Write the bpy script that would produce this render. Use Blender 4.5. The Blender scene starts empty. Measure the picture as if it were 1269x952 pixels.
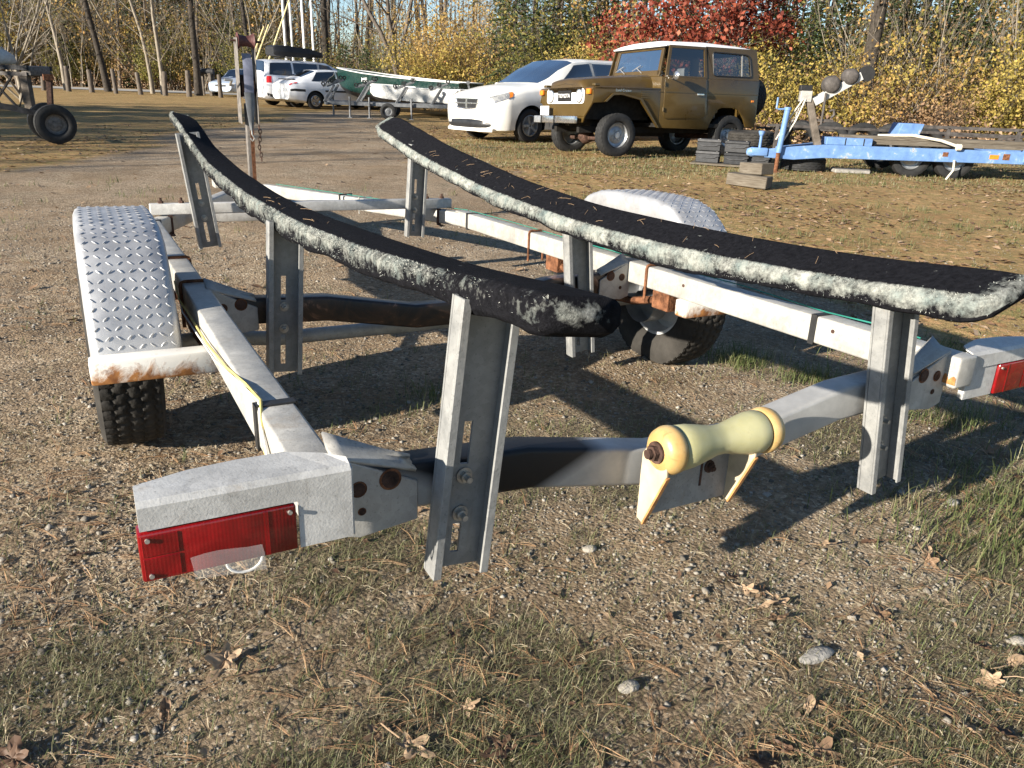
import bpy, bmesh, math, random
import numpy as np
from mathutils import Matrix, Vector

# ------------------------------------------------------------------ camera, world, sun, exposure
scn = bpy.context.scene
COL = scn.collection
PITCH = math.radians(21.27); ROLL = 0.038; CAM_H = 1.15
_c, _s = math.cos(PITCH), math.sin(PITCH)
_cr, _sr = math.cos(ROLL), math.sin(ROLL)
_right = Vector((1, 0, 0)); _down = Vector((0, -_s, -_c)); _fwd = Vector((0, _c, -_s))
_r2 = _right * _cr - _down * _sr
_d2 = _right * _sr + _down * _cr
cam_d = bpy.data.cameras.new('camera'); cam = bpy.data.objects.new('camera', cam_d); COL.objects.link(cam)
cam_d.sensor_fit = 'HORIZONTAL'; cam_d.angle = 2 * math.atan(634.5 / 953.0)
cam_d.clip_start = 0.05; cam_d.clip_end = 2000
cam.matrix_world = Matrix(((_r2.x, -_d2.x, -_fwd.x, 0), (_r2.y, -_d2.y, -_fwd.y, 0), (_r2.z, -_d2.z, -_fwd.z, CAM_H), (0, 0, 0, 1)))
scn.camera = cam

SUN_AZ = math.radians(50.5)      # where the light travels, clockwise from +Y
SUN_EL = math.radians(18.2)
world = bpy.data.worlds.new('World'); scn.world = world; world.use_nodes = True
wn = world.node_tree.nodes; wl = world.node_tree.links
sky = wn.new('ShaderNodeTexSky'); sky.sky_type = 'NISHITA'; sky.sun_disc = False
sky.sun_elevation = SUN_EL; sky.sun_rotation = SUN_AZ + math.pi
sky.air_density = 1.0; sky.dust_density = 0.1; sky.ozone_density = 2.5; sky.altitude = 1200
wn['Background'].inputs['Strength'].default_value = 0.070
wl.new(sky.outputs[0], wn['Background'].inputs['Color'])
sun_d = bpy.data.lights.new('sun', 'SUN'); sun_d.energy = 5.0; sun_d.angle = math.radians(0.5); sun_d.color = (1.0, 0.92, 0.80)
sun = bpy.data.objects.new('sun', sun_d); COL.objects.link(sun)
_ld = Vector((math.sin(SUN_AZ) * math.cos(SUN_EL), math.cos(SUN_AZ) * math.cos(SUN_EL), -math.sin(SUN_EL)))
sun.rotation_euler = _ld.to_track_quat('-Z', 'Y').to_euler()
sun.location = (-20, -14, 12)
scn.view_settings.view_transform = 'Standard'; scn.view_settings.look = 'None'
scn.view_settings.exposure = 1.34; scn.view_settings.gamma = 1.0
scn.cycles.use_denoising = True
scn.cycles.max_bounces = 6; scn.cycles.transparent_max_bounces = 16
scn.cycles.sample_clamp_indirect = 6.0

# ------------------------------------------------------------------ noise
def _hash(ix, iy, seed):
    n = (ix.astype(np.int64) * 374761393 + iy.astype(np.int64) * 668265263 + seed * 974634777) & 0xffffffff
    n = ((n ^ (n >> 13)) * 1274126177) & 0xffffffff
    n = n ^ (n >> 16)
    return (n & 0xffff) / 65535.0
def vnoise(x, y, seed=0):
    x = np.asarray(x, float); y = np.asarray(y, float)
    ix = np.floor(x); iy = np.floor(y); fx = x - ix; fy = y - iy
    fx = fx * fx * (3 - 2 * fx); fy = fy * fy * (3 - 2 * fy)
    a = _hash(ix, iy, seed); b = _hash(ix + 1, iy, seed); c = _hash(ix, iy + 1, seed); d = _hash(ix + 1, iy + 1, seed)
    return (a * (1 - fx) + b * fx) * (1 - fy) + (c * (1 - fx) + d * fx) * fy
def fbm(x, y, seed=0, oct=4):
    t = 0; amp = .5; tot = 0
    for k in range(oct):
        t = t + amp * vnoise(np.asarray(x) * 2 ** k, np.asarray(y) * 2 ** k, seed + k * 17); tot += amp; amp *= .5
    return t / tot
def sstep(a, b, x):
    t = np.clip((np.asarray(x, float) - a) / (b - a), 0, 1); return t * t * (3 - 2 * t)

# ------------------------------------------------------------------ mesh builder
class MB:
    def __init__(s): s.v = []; s.f = []
    def add(s, vs, fs):
        o = len(s.v); s.v.extend([tuple(p) for p in vs]); s.f.extend([tuple(i + o for i in f) for f in fs]); return s
    def box(s, x0, x1, y0, y1, z0, z1, m=None):
        vs = [(x0, y0, z0), (x1, y0, z0), (x1, y1, z0), (x0, y1, z0), (x0, y0, z1), (x1, y0, z1), (x1, y1, z1), (x0, y1, z1)]
        if m is not None: vs = [m @ Vector(p) for p in vs]
        return s.add(vs, [(3, 2, 1, 0), (4, 5, 6, 7), (0, 1, 5, 4), (1, 2, 6, 5), (2, 3, 7, 6), (3, 0, 4, 7)])
    def beam(s, p, q, w, h, up=(0, 0, 1)):
        p = Vector(p); q = Vector(q); d = (q - p).normalized(); u = Vector(up)
        r = d.cross(u)
        if r.length < 1e-4: r = d.cross(Vector((1, 0, 0)))
        r.normalize(); u = r.cross(d)
        vs = []
        for c in (p, q):
            for a, b in ((-1, -1), (1, -1), (1, 1), (-1, 1)): vs.append(c + r * (a * w / 2) + u * (b * h / 2))
        return s.add(vs, [(0, 1, 2, 3)[::-1], (4, 5, 6, 7), (0, 1, 5, 4), (1, 2, 6, 5), (2, 3, 7, 6), (3, 0, 4, 7)])
    def prism(s, poly, axis, a, b):
        """poly: 2D points; axis 0/1/2 = extrusion axis; remaining two axes in cyclic-free order"""
        def P(p, t):
            if axis == 0: return (t, p[0], p[1])
            if axis == 1: return (p[0], t, p[1])
            return (p[0], p[1], t)
        n = len(poly); vs = [P(p, a) for p in poly] + [P(p, b) for p in poly]
        fs = [tuple(range(n))[::-1], tuple(range(n, 2 * n))] + [(i, (i + 1) % n, n + (i + 1) % n, n + i) for i in range(n)]
        return s.add(vs, fs)
    def tube(s, path, r, n=8, caps=True):
        path = [Vector(p) for p in path]; k = len(path); rr = r if hasattr(r, '__len__') else [r] * k
        vs = []; prev = None
        for i, p in enumerate(path):
            d = (path[min(i + 1, k - 1)] - path[max(i - 1, 0)]).normalized()
            if prev is None: u = d.orthogonal().normalized()
            else:
                u = prev - d * prev.dot(d)
                u = u.normalized() if u.length > 1e-5 else d.orthogonal().normalized()
            prev = u; w = d.cross(u)
            for j in range(n):
                a = 2 * math.pi * j / n; vs.append(p + (u * math.cos(a) + w * math.sin(a)) * rr[i])
        fs = [(i * n + j, i * n + (j + 1) % n, (i + 1) * n + (j + 1) % n, (i + 1) * n + j) for i in range(k - 1) for j in range(n)]
        if caps: fs += [tuple(range(n))[::-1], tuple((k - 1) * n + j for j in range(n))]
        return s.add(vs, fs)
    def cyl(s, p, q, r, n=16, r2=None): return s.tube([p, q], [r, r if r2 is None else r2], n)
    def lathe(s, prof, c, axis=0, n=32, closed=False):
        """prof: (axial, radius); revolve about axis through c"""
        vs = []
        for a_, r_ in prof:
            for j in range(n):
                t = 2 * math.pi * j / n; p = [0, 0, 0]
                p[axis] = a_; p[(axis + 1) % 3] = r_ * math.cos(t); p[(axis + 2) % 3] = r_ * math.sin(t)
                vs.append((p[0] + c[0], p[1] + c[1], p[2] + c[2]))
        k = len(prof); R = range(k if closed else k - 1)
        fs = [(i * n + j, i * n + (j + 1) % n, ((i + 1) % k) * n + (j + 1) % n, ((i + 1) % k) * n + j) for i in R for j in range(n)]
        return s.add(vs, fs)
    def grid(s, P, closed_u=False):
        """P[i][j] points"""
        k = len(P); n = len(P[0]); vs = [p for r in P for p in r]
        fs = [(i * n + j, i * n + j + 1, ((i + 1) % k) * n + j + 1, ((i + 1) % k) * n + j) for i in range(k if closed_u else k - 1) for j in range(n - 1)]
        return s.add(vs, fs)

MATS = {}
def make_mesh(name, mb, mat=None, bevel=0.0, seg=2, smooth=35, recalc=True):
    me = bpy.data.meshes.new(name)
    me.from_pydata([tuple(p) for p in mb.v], [], mb.f)
    if recalc or bevel:
        bm = bmesh.new(); bm.from_mesh(me)
        if recalc: bmesh.ops.recalc_face_normals(bm, faces=bm.faces)
        if bevel:
            es = [e for e in bm.edges if len(e.link_faces) == 2 and e.calc_face_angle(0) > math.radians(25)]
            bmesh.ops.bevel(bm, geom=es, offset=bevel, segments=seg, profile=0.5, affect='EDGES', clamp_overlap=True)
        bm.to_mesh(me); bm.free()
    if mat is not None: me.materials.append(MATS[mat] if isinstance(mat, str) else mat)
    if smooth:
        me.shade_smooth(); me.set_sharp_from_angle(angle=math.radians(smooth))
    return me
def link(name, me, parent=None, label=None, cat=None, group=None, kind=None):
    o = bpy.data.objects.new(name, me); COL.objects.link(o)
    if parent is not None: o.parent = parent
    if label: o['label'] = label
    if cat: o['category'] = cat
    if group: o['group'] = group
    if kind: o['kind'] = kind
    return o
def part(name, mb, mat, parent, bevel=0.0, seg=2, smooth=35, label=None, kind=None):
    return link(name, make_mesh(name, mb, mat, bevel, seg, smooth), parent, label=label, kind=kind)
def thing(name, label, cat, loc=(0, 0, 0), rz=0.0, group=None, matrix=None):
    o = link(name, None, None, label, cat, group)
    o.empty_display_size = .1
    if matrix is not None: o.matrix_basis = matrix
    else: o.location = loc; o.rotation_euler = (0, 0, rz)
    return o
def copy_tree(o, parent=None):
    c = o.copy(); COL.objects.link(c)
    if parent is not None: c.parent = parent
    for ch in list(o.children): copy_tree(ch, c)
    return c
def np_mesh(name, V, F, mat=None, attrs=None, smooth=False):
    """V (n,3), F (m,k) fast"""
    me = bpy.data.meshes.new(name); V = np.ascontiguousarray(V, np.float32); F = np.ascontiguousarray(F, np.int32)
    me.vertices.add(len(V)); me.vertices.foreach_set('co', V.ravel())
    m, k = F.shape
    me.loops.add(m * k); me.loops.foreach_set('vertex_index', F.ravel())
    me.polygons.add(m); me.polygons.foreach_set('loop_start', np.arange(0, m * k, k, dtype=np.int32))
    me.polygons.foreach_set('loop_total', np.full(m, k, np.int32))
    if smooth: me.polygons.foreach_set('use_smooth', np.ones(m, bool))
    me.update(calc_edges=True)
    for an, av in (attrs or {}).items():
        at = me.attributes.new(an, 'FLOAT', 'POINT'); at.data.foreach_set('value', np.ascontiguousarray(av, np.float32))
    if mat is not None: me.materials.append(MATS[mat] if isinstance(mat, str) else mat)
    return me

# ------------------------------------------------------------------ materials
class NT:
    def __init__(s, name):
        s.m = bpy.data.materials.new(name); s.m.use_nodes = True; s.t = s.m.node_tree; s.n = s.t.nodes; s.l = s.t.links
        s.b = s.n['Principled BSDF']; s.out = s.n['Material Output']; MATS[name] = s.m
        s.co = None
    def node(s, k, **kw):
        n = s.n.new(k)
        for a, b in kw.items(): setattr(n, a, b)
        return n
    def coord(s, kind='Object'):
        if s.co is None: s.co = s.node('ShaderNodeTexCoord')
        return s.co.outputs[kind]
    def setv(s, sock, v):
        if hasattr(v, 'is_output') or isinstance(v, bpy.types.NodeSocket): s.l.new(v, sock)
        elif isinstance(v, (tuple, list)): sock.default_value = (*v, 1) if len(v) == 3 and sock.type == 'RGBA' else v
        else: sock.default_value = v
    def noise(s, scale, detail=4, rough=.55, vec=None, dist=0):
        n = s.node('ShaderNodeTexNoise'); n.inputs['Scale'].default_value = scale; n.inputs['Detail'].default_value = detail
        n.inputs['Roughness'].default_value = rough; n.inputs['Distortion'].default_value = dist
        s.l.new(vec or s.coord(), n.inputs['Vector']); return n.outputs['Fac']
    def voro(s, scale, out='Color', vec=None, feature='F1'):
        n = s.node('ShaderNodeTexVoronoi'); n.feature = feature; n.inputs['Scale'].default_value = scale
        s.l.new(vec or s.coord(), n.inputs['Vector']); return n.outputs[out]
    def ramp(s, fac, stops):
        n = s.node('ShaderNodeValToRGB'); e = n.color_ramp.elements
        while len(e) < len(stops): e.new(.5)
        for el, (p, c) in zip(e, stops): el.position = p; el.color = (*c, 1) if hasattr(c, '__len__') else (c, c, c, 1)
        s.l.new(fac, n.inputs[0]); return n.outputs[0]
    def mix(s, fac, a, b, mode='MIX'):
        n = s.node('ShaderNodeMix'); n.data_type = 'RGBA'; n.blend_type = mode
        s.setv(n.inputs[0], fac); s.setv(n.inputs[6], a); s.setv(n.inputs[7], b); return n.outputs[2]
    def math(s, op, a, b=0.0, c=None):
        n = s.node('ShaderNodeMath'); n.operation = op; s.setv(n.inputs[0], a); s.setv(n.inputs[1], b)
        if c is not None: s.setv(n.inputs[2], c)
        return n.outputs[0]
    def attr(s, name): n = s.node('ShaderNodeAttribute'); n.attribute_name = name; return n.outputs['Fac']
    def bump(s, hgt, strength=.3, dist=.01):
        n = s.node('ShaderNodeBump'); n.inputs['Strength'].default_value = strength; n.inputs['Distance'].default_value = dist
        s.l.new(hgt, n.inputs['Height']); s.l.new(n.outputs[0], s.b.inputs['Normal'])
    def fin(s, col, rough=.5, metal=0.0, spec=.5):
        s.setv(s.b.inputs['Base Color'], col); s.setv(s.b.inputs['Roughness'], rough); s.setv(s.b.inputs['Metallic'], metal)
        s.b.inputs['Specular IOR Level'].default_value = spec; return s
def simple(name, c, rough=.6, metal=0.0, var=.25, scale=6, bump=0.0, bscale=40, spec=.5, c2=None):
    t = NT(name); f = t.noise(scale, 5, .6)
    lo = tuple(x * (1 - var) for x in c); hi = tuple(min(1, x * (1 + var)) for x in (c2 or c))
    col = t.ramp(f, [(.3, lo), (.7, hi)])
    rr = t.ramp(t.noise(scale * 2.3, 3), [(.3, max(.05, rough - .12)), (.7, min(1, rough + .12))])
    t.fin(col, rr, metal, spec)
    if bump: t.bump(t.noise(bscale, 4), bump, .01)
    return t
def glass_mat(name, tint=(.55, .6, .62), gloss=.25):
    t = NT(name); tr = t.node('ShaderNodeBsdfTransparent'); tr.inputs[0].default_value = (*tint, 1)
    gl = t.node('ShaderNodeBsdfGlossy'); gl.inputs['Roughness'].default_value = .03
    lw = t.node('ShaderNodeLayerWeight'); lw.inputs[0].default_value = gloss
    mx = t.node('ShaderNodeMixShader'); t.l.new(t.math('ADD', lw.outputs[1], .06), mx.inputs[0]); t.l.new(tr.outputs[0], mx.inputs[1]); t.l.new(gl.outputs[0], mx.inputs[2])
    t.l.new(mx.outputs[0], t.out.inputs[0])

def build_materials():
    # galvanised steel, mottled zinc
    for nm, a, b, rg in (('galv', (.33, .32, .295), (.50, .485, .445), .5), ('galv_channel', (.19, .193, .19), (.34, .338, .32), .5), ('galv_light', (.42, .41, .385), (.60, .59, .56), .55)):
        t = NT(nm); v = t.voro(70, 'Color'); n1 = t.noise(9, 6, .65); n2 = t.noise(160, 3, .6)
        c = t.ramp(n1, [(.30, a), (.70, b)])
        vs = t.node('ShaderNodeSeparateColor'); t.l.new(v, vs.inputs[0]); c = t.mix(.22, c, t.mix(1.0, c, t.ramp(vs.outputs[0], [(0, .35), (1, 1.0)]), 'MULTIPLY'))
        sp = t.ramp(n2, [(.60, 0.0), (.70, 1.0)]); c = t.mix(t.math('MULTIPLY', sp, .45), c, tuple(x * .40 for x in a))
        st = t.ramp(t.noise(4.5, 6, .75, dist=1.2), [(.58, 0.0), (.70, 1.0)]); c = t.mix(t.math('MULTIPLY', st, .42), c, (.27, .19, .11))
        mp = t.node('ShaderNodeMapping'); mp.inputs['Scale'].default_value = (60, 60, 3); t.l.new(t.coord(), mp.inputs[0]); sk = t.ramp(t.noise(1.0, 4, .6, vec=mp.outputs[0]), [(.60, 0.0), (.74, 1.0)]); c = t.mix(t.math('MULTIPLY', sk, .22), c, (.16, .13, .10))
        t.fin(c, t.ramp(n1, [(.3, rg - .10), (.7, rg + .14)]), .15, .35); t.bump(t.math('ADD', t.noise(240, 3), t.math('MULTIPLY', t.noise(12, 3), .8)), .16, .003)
    # rusty white paint
    t = NT('rusty_white'); n = t.noise(11, 7, .7, dist=.6)
    sep = t.node('ShaderNodeSeparateXYZ'); t.l.new(t.coord(), sep.inputs[0])
    low = t.math('MULTIPLY_ADD', sep.outputs[2], -9.0, 3.62)      # rust gathers on the lower face of the step
    m = t.ramp(t.math('ADD', n, t.math('MULTIPLY', low, .45)), [(.62, 0.0), (.78, 1.0)])
    c = t.mix(m, (.70, .68, .63), t.ramp(t.noise(40, 5), [(.3, (.16, .06, .02)), (.7, (.42, .19, .06))]))
    t.fin(c, .7, 0, .3); t.bump(m, .3, .002)
    simple('rust', (.10, .040, .020), .85, 0, .6, 30, .6, 120, .2, (.16, .07, .035))
    simple('rust_orange', (.36, .17, .06), .9, 0, .5, 40, .5, 120, .2)
    simple('rust_dark', (.045, .028, .020), .85, 0, .6, 25, .5, 120, .2, (.07, .04, .03))
    t = NT('dark_paint'); n = t.noise(7, 6, .7, dist=.8)
    c = t.ramp(n, [(.44, (.016, .014, .013)), (.58, (.05, .028, .018)), (.64, (.17, .09, .055)), (.72, (.44, .43, .41))])
    t.fin(c, .35, .1, .5); t.bump(n, .2, .004)
    # aluminium tread plate
    t = NT('tread_plate'); n = t.noise(14, 5, .6)
    t.fin(t.ramp(n, [(.3, (.36, .36, .365)), (.7, (.50, .50, .50))]), t.ramp(n, [(.3, .38), (.7, .55)]), .45, .5); t.bump(t.noise(220, 2), .08, .002)
    simple('bolt_steel', (.42, .40, .36), .45, .6, .3, 60)
    simple('strap_black', (.018, .018, .018), .55, 0, .3, 20)
    simple('rubber', (.018, .018, .018), .75, 0, .35, 12, .25, 90, .35)
    simple('rubber_dusty', (.035, .032, .028), .85, 0, .45, 7, .25, 90, .25)
    simple('chrome', (.62, .62, .62), .22, .9, .1, 8)
    simple('rim_steel', (.34, .35, .36), .45, .6, .25, 14)
    simple('rim_white', (.46, .46, .45), .5, .1, .35, 10)
    # bunk carpet: black pile, pale growth where the attribute says the edge is worn
    t = NT('carpet'); e = t.attr('wear')
    cl = t.noise(9, 5, .7); fi = t.noise(70, 4, .7)
    m = t.math('ADD', t.math('MULTIPLY', e, .95), t.math('MULTIPLY_ADD', cl, 1.5, -.95)); m = t.math('ADD', m, t.math('MULTIPLY_ADD', fi, 1.2, -.58))
    m = t.ramp(m, [(.30, 0.0), (.86, 1.0)])
    spk = t.ramp(t.noise(30, 3, .6), [(.70, 0.0), (.75, 1.0)]); m = t.math('MAXIMUM', m, t.math('MULTIPLY', spk, .55))
    pale = t.ramp(t.noise(16, 4), [(.3, (.17, .21, .20)), (.55, (.32, .33, .295)), (.75, (.45, .45, .41))])
    blk = t.ramp(fi, [(.3, (.004, .004, .005)), (.7, (.015, .015, .018))])
    t.fin(t.mix(m, blk, pale), .95, 0, .06); t.bump(t.noise(330, 4, .7), .8, .004)
    t = NT('fuzz'); r = t.attr('rnd'); t.fin(t.ramp(r, [(0, (.11, .14, .13)), (.4, (.29, .30, .27)), (1, (.52, .515, .465))]), .95, 0, .1)
    # urethane roller and caps
    t = NT('roller_yellow'); n = t.noise(12, 5); gm = t.ramp(t.noise(26, 6, .7, dist=.8), [(.60, 0.0), (.74, 1.0)]); t.fin(t.mix(t.math('MULTIPLY', gm, .5), t.ramp(n, [(.3, (.36, .34, .17)), (.7, (.48, .455, .26))]), (.24, .19, .10)), .42, 0, .5); t.b.inputs['Subsurface Weight'].default_value = .25; t.b.inputs['Subsurface Radius'].default_value = (.01, .008, .003)
    t = NT('roller_amber'); n = t.noise(18, 5); gm = t.ramp(t.noise(30, 6, .7, dist=.8), [(.56, 0.0), (.70, 1.0)]); t.fin(t.mix(t.math('MULTIPLY', gm, .55), t.ramp(n, [(.3, (.40, .24, .075)), (.7, (.50, .36, .16))]), (.26, .12, .04)), .38, 0, .5); t.b.inputs['Subsurface Weight'].default_value = .2; t.b.inputs['Subsurface Radius'].default_value = (.01, .006, .002)
    simple('post_grey', (.15, .135, .12), .7, .2, .45, 22, .3, 80)
    simple('ear_cream', (.46, .38, .26), .6, 0, .25, 14); simple('ear_edge', (.42, .20, .07), .7, 0, .45, 30)
    # tail light lens
    t = NT('red_lens'); n = t.noise(30, 4); w = t.node('ShaderNodeTexWave'); w.inputs['Scale'].default_value = 60; t.l.new(t.coord(), w.inputs['Vector'])
    t.fin(t.ramp(n, [(.3, (.13, .002, .003)), (.7, (.25, .004, .006))]), .16, 0, .6); t.b.inputs['Coat Weight'].default_value = .5; t.bump(w.outputs['Fac'], .05, .002)
    simple('red_lens_dark', (.13, .004, .006), .2, 0, .3, 40)
    t = NT('clear_film'); tr = t.node('ShaderNodeBsdfTransparent'); t.fin((.75, .73, .70), .25, 0, .5); mx = t.node('ShaderNodeMixShader'); mx.inputs[0].default_value = .18; t.l.new(tr.outputs[0], mx.inputs[1]); t.l.new(t.b.outputs[0], mx.inputs[2]); t.l.new(mx.outputs[0], t.out.inputs[0])
    simple('wire_yellow', (.62, .50, .16), .5); simple('wire_white', (.75, .73, .68), .5); simple('wire_green', (.02, .17, .13), .5)
    # wood
    t = NT('weathered_wood'); mp = t.node('ShaderNodeMapping'); mp.inputs['Scale'].default_value = (2, 30, 30); t.l.new(t.coord(), mp.inputs[0])
    n = t.noise(3, 6, .65, vec=mp.outputs[0]); t.fin(t.ramp(n, [(.3, (.07, .055, .040)), (.55, (.135, .115, .088)), (.75, (.21, .185, .15))]), .85, 0, .2); t.bump(n, .4, .006)
    t = NT('bark'); mp = t.node('ShaderNodeMapping'); mp.inputs['Scale'].default_value = (9, 9, 1.6); t.l.new(t.coord(), mp.inputs[0])
    n = t.noise(2.2, 6, .7, vec=mp.outputs[0]); t.fin(t.ramp(n, [(.3, (.06, .048, .038)), (.6, (.155, .13, .105)), (.8, (.27, .24, .205))]), .92, 0, .15); t.bump(n, .8, .02)
    t = NT('bark_pale'); mp = t.node('ShaderNodeMapping'); mp.inputs['Scale'].default_value = (7, 7, 2.5); t.l.new(t.coord(), mp.inputs[0])
    n = t.noise(2.2, 6, .7, vec=mp.outputs[0]); t.fin(t.ramp(n, [(.3, (.13, .11, .085)), (.55, (.27, .235, .185)), (.8, (.42, .38, .31))]), .9, 0, .15); t.bump(n, .5, .01)
    simple('bark_dark', (.050, .042, .034), .92, 0, .45, 9, .7, 40, .15)
    # foliage: colour varies leaf by leaf through the attribute rnd
    def leaf(nm, stops, tr=.35):
        t = NT(nm); r = t.attr('rnd'); c = t.ramp(r, stops); t.fin(c, .6, 0, .25)
        tb = t.node('ShaderNodeBsdfTranslucent'); t.l.new(c, tb.inputs[0]); mx = t.node('ShaderNodeMixShader'); mx.inputs[0].default_value = tr
        t.l.new(t.b.outputs[0], mx.inputs[1]); t.l.new(tb.outputs[0], mx.inputs[2]); t.l.new(mx.outputs[0], t.out.inputs[0])
    leaf('leaf_yellow', [(0, (.13, .12, .03)), (.35, (.30, .24, .06)), (.75, (.48, .36, .09)), (1, (.52, .34, .12))])
    leaf('leaf_gold', [(0, (.14, .09, .035)), (.4, (.36, .23, .07)), (.8, (.50, .34, .11)), (1, (.46, .20, .08))])
    leaf('leaf_red', [(0, (.075, .018, .014)), (.45, (.23, .050, .030)), (.8, (.36, .10, .055)), (1, (.46, .19, .10))])
    leaf('leaf_olive', [(0, (.07, .075, .02)), (.5, (.17, .16, .04)), (.85, (.30, .25, .06)), (1, (.36, .22, .07))])
    leaf('leaf_tan', [(0, (.15, .085, .045)), (.5, (.30, .19, .10)), (1, (.44, .30, .17))])
    leaf('needles_green', [(0, (.018, .032, .012)), (.5, (.045, .07, .025)), (1, (.10, .12, .045))], .15)
    leaf('litter', [(0, (.075, .042, .028)), (.35, (.19, .115, .068)), (.7, (.32, .215, .13)), (1, (.43, .31, .20))], .1)
    leaf('grass', [(0, (.05, .075, .022)), (.40, (.13, .155, .055)), (.62, (.22, .205, .105)), (1, (.38, .335, .22))], .3)
    leaf('straw', [(0, (.15, .11, .07)), (.5, (.30, .235, .15)), (1, (.50, .43, .31))], .1)
    leaf('pine_needle', [(0, (.14, .075, .04)), (.5, (.30, .175, .09)), (1, (.48, .34, .20))], .1)
    t = NT('pebble'); r = t.attr('rnd'); t.fin(t.ramp(r, [(0, (.085, .074, .06)), (.5, (.185, .165, .135)), (.9, (.265, .24, .20)), (1, (.32, .295, .255))]), .85, 0, .3); t.bump(t.noise(300, 3), .3, .002)
    simple('stone_pale', (.31, .28, .235), .85, 0, .25, 25, .5, 120, .3); simple('stone_grey', (.27, .255, .23), .85, 0, .25, 25, .5, 120, .3)
    # vehicles
    t = NT('paint_white'); n = t.noise(5, 4); t.fin(t.ramp(n, [(.3, (.72, .70, .64)), (.7, (.80, .78, .73))]), .28, 0, .5); t.b.inputs['Coat Weight'].default_value = .4
    t = NT('paint_silverwhite'); n = t.noise(5, 4); t.fin(t.ramp(n, [(.3, (.68, .69, .71)), (.7, (.76, .77, .79))]), .28, 0, .5); t.b.inputs['Coat Weight'].default_value = .4
    t = NT('paint_brown'); n = t.noise(4, 6, .6); c = t.ramp(n, [(.3, (.058, .035, .008)), (.7, (.080, .050, .013))])
    sp = t.ramp(t.noise(26, 5, .7), [(.70, 0.0), (.76, 1.0)]); c = t.mix(t.math('MULTIPLY', sp, .5), c, (.07, .04, .02))
    t.fin(c, t.ramp(n, [(.3, .26), (.7, .40)]), 0, .5); t.b.inputs['Coat Weight'].default_value = .25
    simple('roof_white', (.78, .78, .77), .45, 0, .06, 5)
    simple('plastic_black', (.014, .014, .015), .5, 0, .3, 10)
    simple('underbody', (.020, .018, .016), .9, 0, .4, 9, .3, 30, .2)
    glass_mat('glass_dark', (.14, .15, .16), .24); glass_mat('glass_clear', (.62, .66, .66), .38)
    glass_mat('glass_cabin', (.52, .53, .52), .16); glass_mat('glass_screen', (.34, .38, .42), .72)
    t = NT('lamp_clear'); t.fin((.70, .71, .70), .08, .3, .6)
    t = NT('lamp_glass'); n = t.voro(14, 'Distance'); t.fin(t.ramp(n, [(.1, (.62, .62, .60)), (.35, (.30, .30, .30)), (.6, (.55, .54, .50))]), .08, .5, .7)
    simple('galv_grey', (.15, .155, .16), .55, .4, .35, 12)
    simple('lamp_amber', (.72, .20, .02), .25, 0, .2, 30); simple('lamp_red', (.55, .02, .02), .2, 0, .2, 30)
    simple('cloth_pale', (.50, .47, .43), .9, 0, .2, 12, .2, 60, .2)
    simple('plate_white', (.68, .68, .66), .5, 0, .08, 20); simple('ink_dark', (.03, .04, .06), .6); simple('ink_white', (.8, .8, .78), .5)
    simple('car_blue', (.42, .50, .62), .3, .2, .1, 6)
    t = NT('blue_paint'); n = t.noise(6, 7, .7, dist=.5); c = t.ramp(n, [(.30, (.085, .165, .35)), (.58, (.14, .25, .46)), (.645, (.34, .38, .42)), (.69, (.17, .10, .06))])
    t.fin(c, .5, 0, .4); t.bump(n, .2, .004)
    simple('battery_black', (.018, .019, .021), .55, 0, .5, 14, .2, 60); simple('battery_grey', (.06, .06, .062), .6, 0, .4, 14)
    simple('hull_green', (.007, .028, .023), .3, 0, .25, 4); simple('hull_white', (.56, .56, .54), .35, 0, .1, 4); simple('hull_black', (.016, .016, .018), .5, 0, .3, 4)
    simple('mast_white', (.78, .78, .76), .35, .2, .06, 3); simple('pole_yellow', (.66, .56, .28), .5, 0, .15, 3)
    simple('rope_pale', (.58, .53, .42), .9, 0, .2, 40)
    simple('hull_red', (.085, .028, .024), .6, 0, .35, 14, .3, 60)
    simple('strap_blue', (.19, .20, .26), .7, 0, .3, 20)
    simple('old_steel', (.085, .075, .068), .75, .3, .5, 10, .4, 50); simple('dark_sheet', (.020, .020, .022), .7, 0, .4, 6)
    simple('post_wood', (.13, .11, .09), .92, 0, .4, 7, .6, 30, .15)
build_materials()
# ------------------------------------------------------------------ ground
def gz(x, y):
    """height of the ground"""
    x = np.asarray(x, float); y = np.asarray(y, float)
    z = -.018 * sstep(2.25, 1.3, y) + .010 * (fbm(x * 8, y * 8, 91, 3) - .5) * sstep(7, 4, y)
    z = z + .030 * (fbm(x * .55 + 3, y * .55, 5, 3) - .5) * sstep(.3, 3.0, np.hypot(x, y - 1.2) + .8) + .022 * (fbm(x * 2.1, y * 2.1 + 9, 8, 3) - .5)
    return z
def grassy(x, y):
    """0 = bare gravel, 1 = turf"""
    x = np.asarray(x, float); y = np.asarray(y, float)
    edge = np.interp(y, [0, 2.0, 3.6, 5.8, 10, 14, 20, 30, 40], [2.2, 2.15, 2.0, 1.1, -.5, -1.6, -3.0, -5.5, -9])
    n = fbm(x * .8, y * .8, 21, 4) - .5
    right = sstep(-.5, .7, x - edge + n * 2.2)
    left = sstep(-.6, .8, -(x + 5.6 + .05 * y) + n * 2.0) * sstep(7.5, 9.5, y)
    far = sstep(33, 36, y + n * 3)
    return np.clip(np.maximum(np.maximum(right, left), far), 0, 1)
def turf_spots(x, y):
    n = fbm(np.asarray(x) * 1.7 + 40, np.asarray(y) * 1.7, 33, 4)
    return sstep(.53, .66, n)

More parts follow.
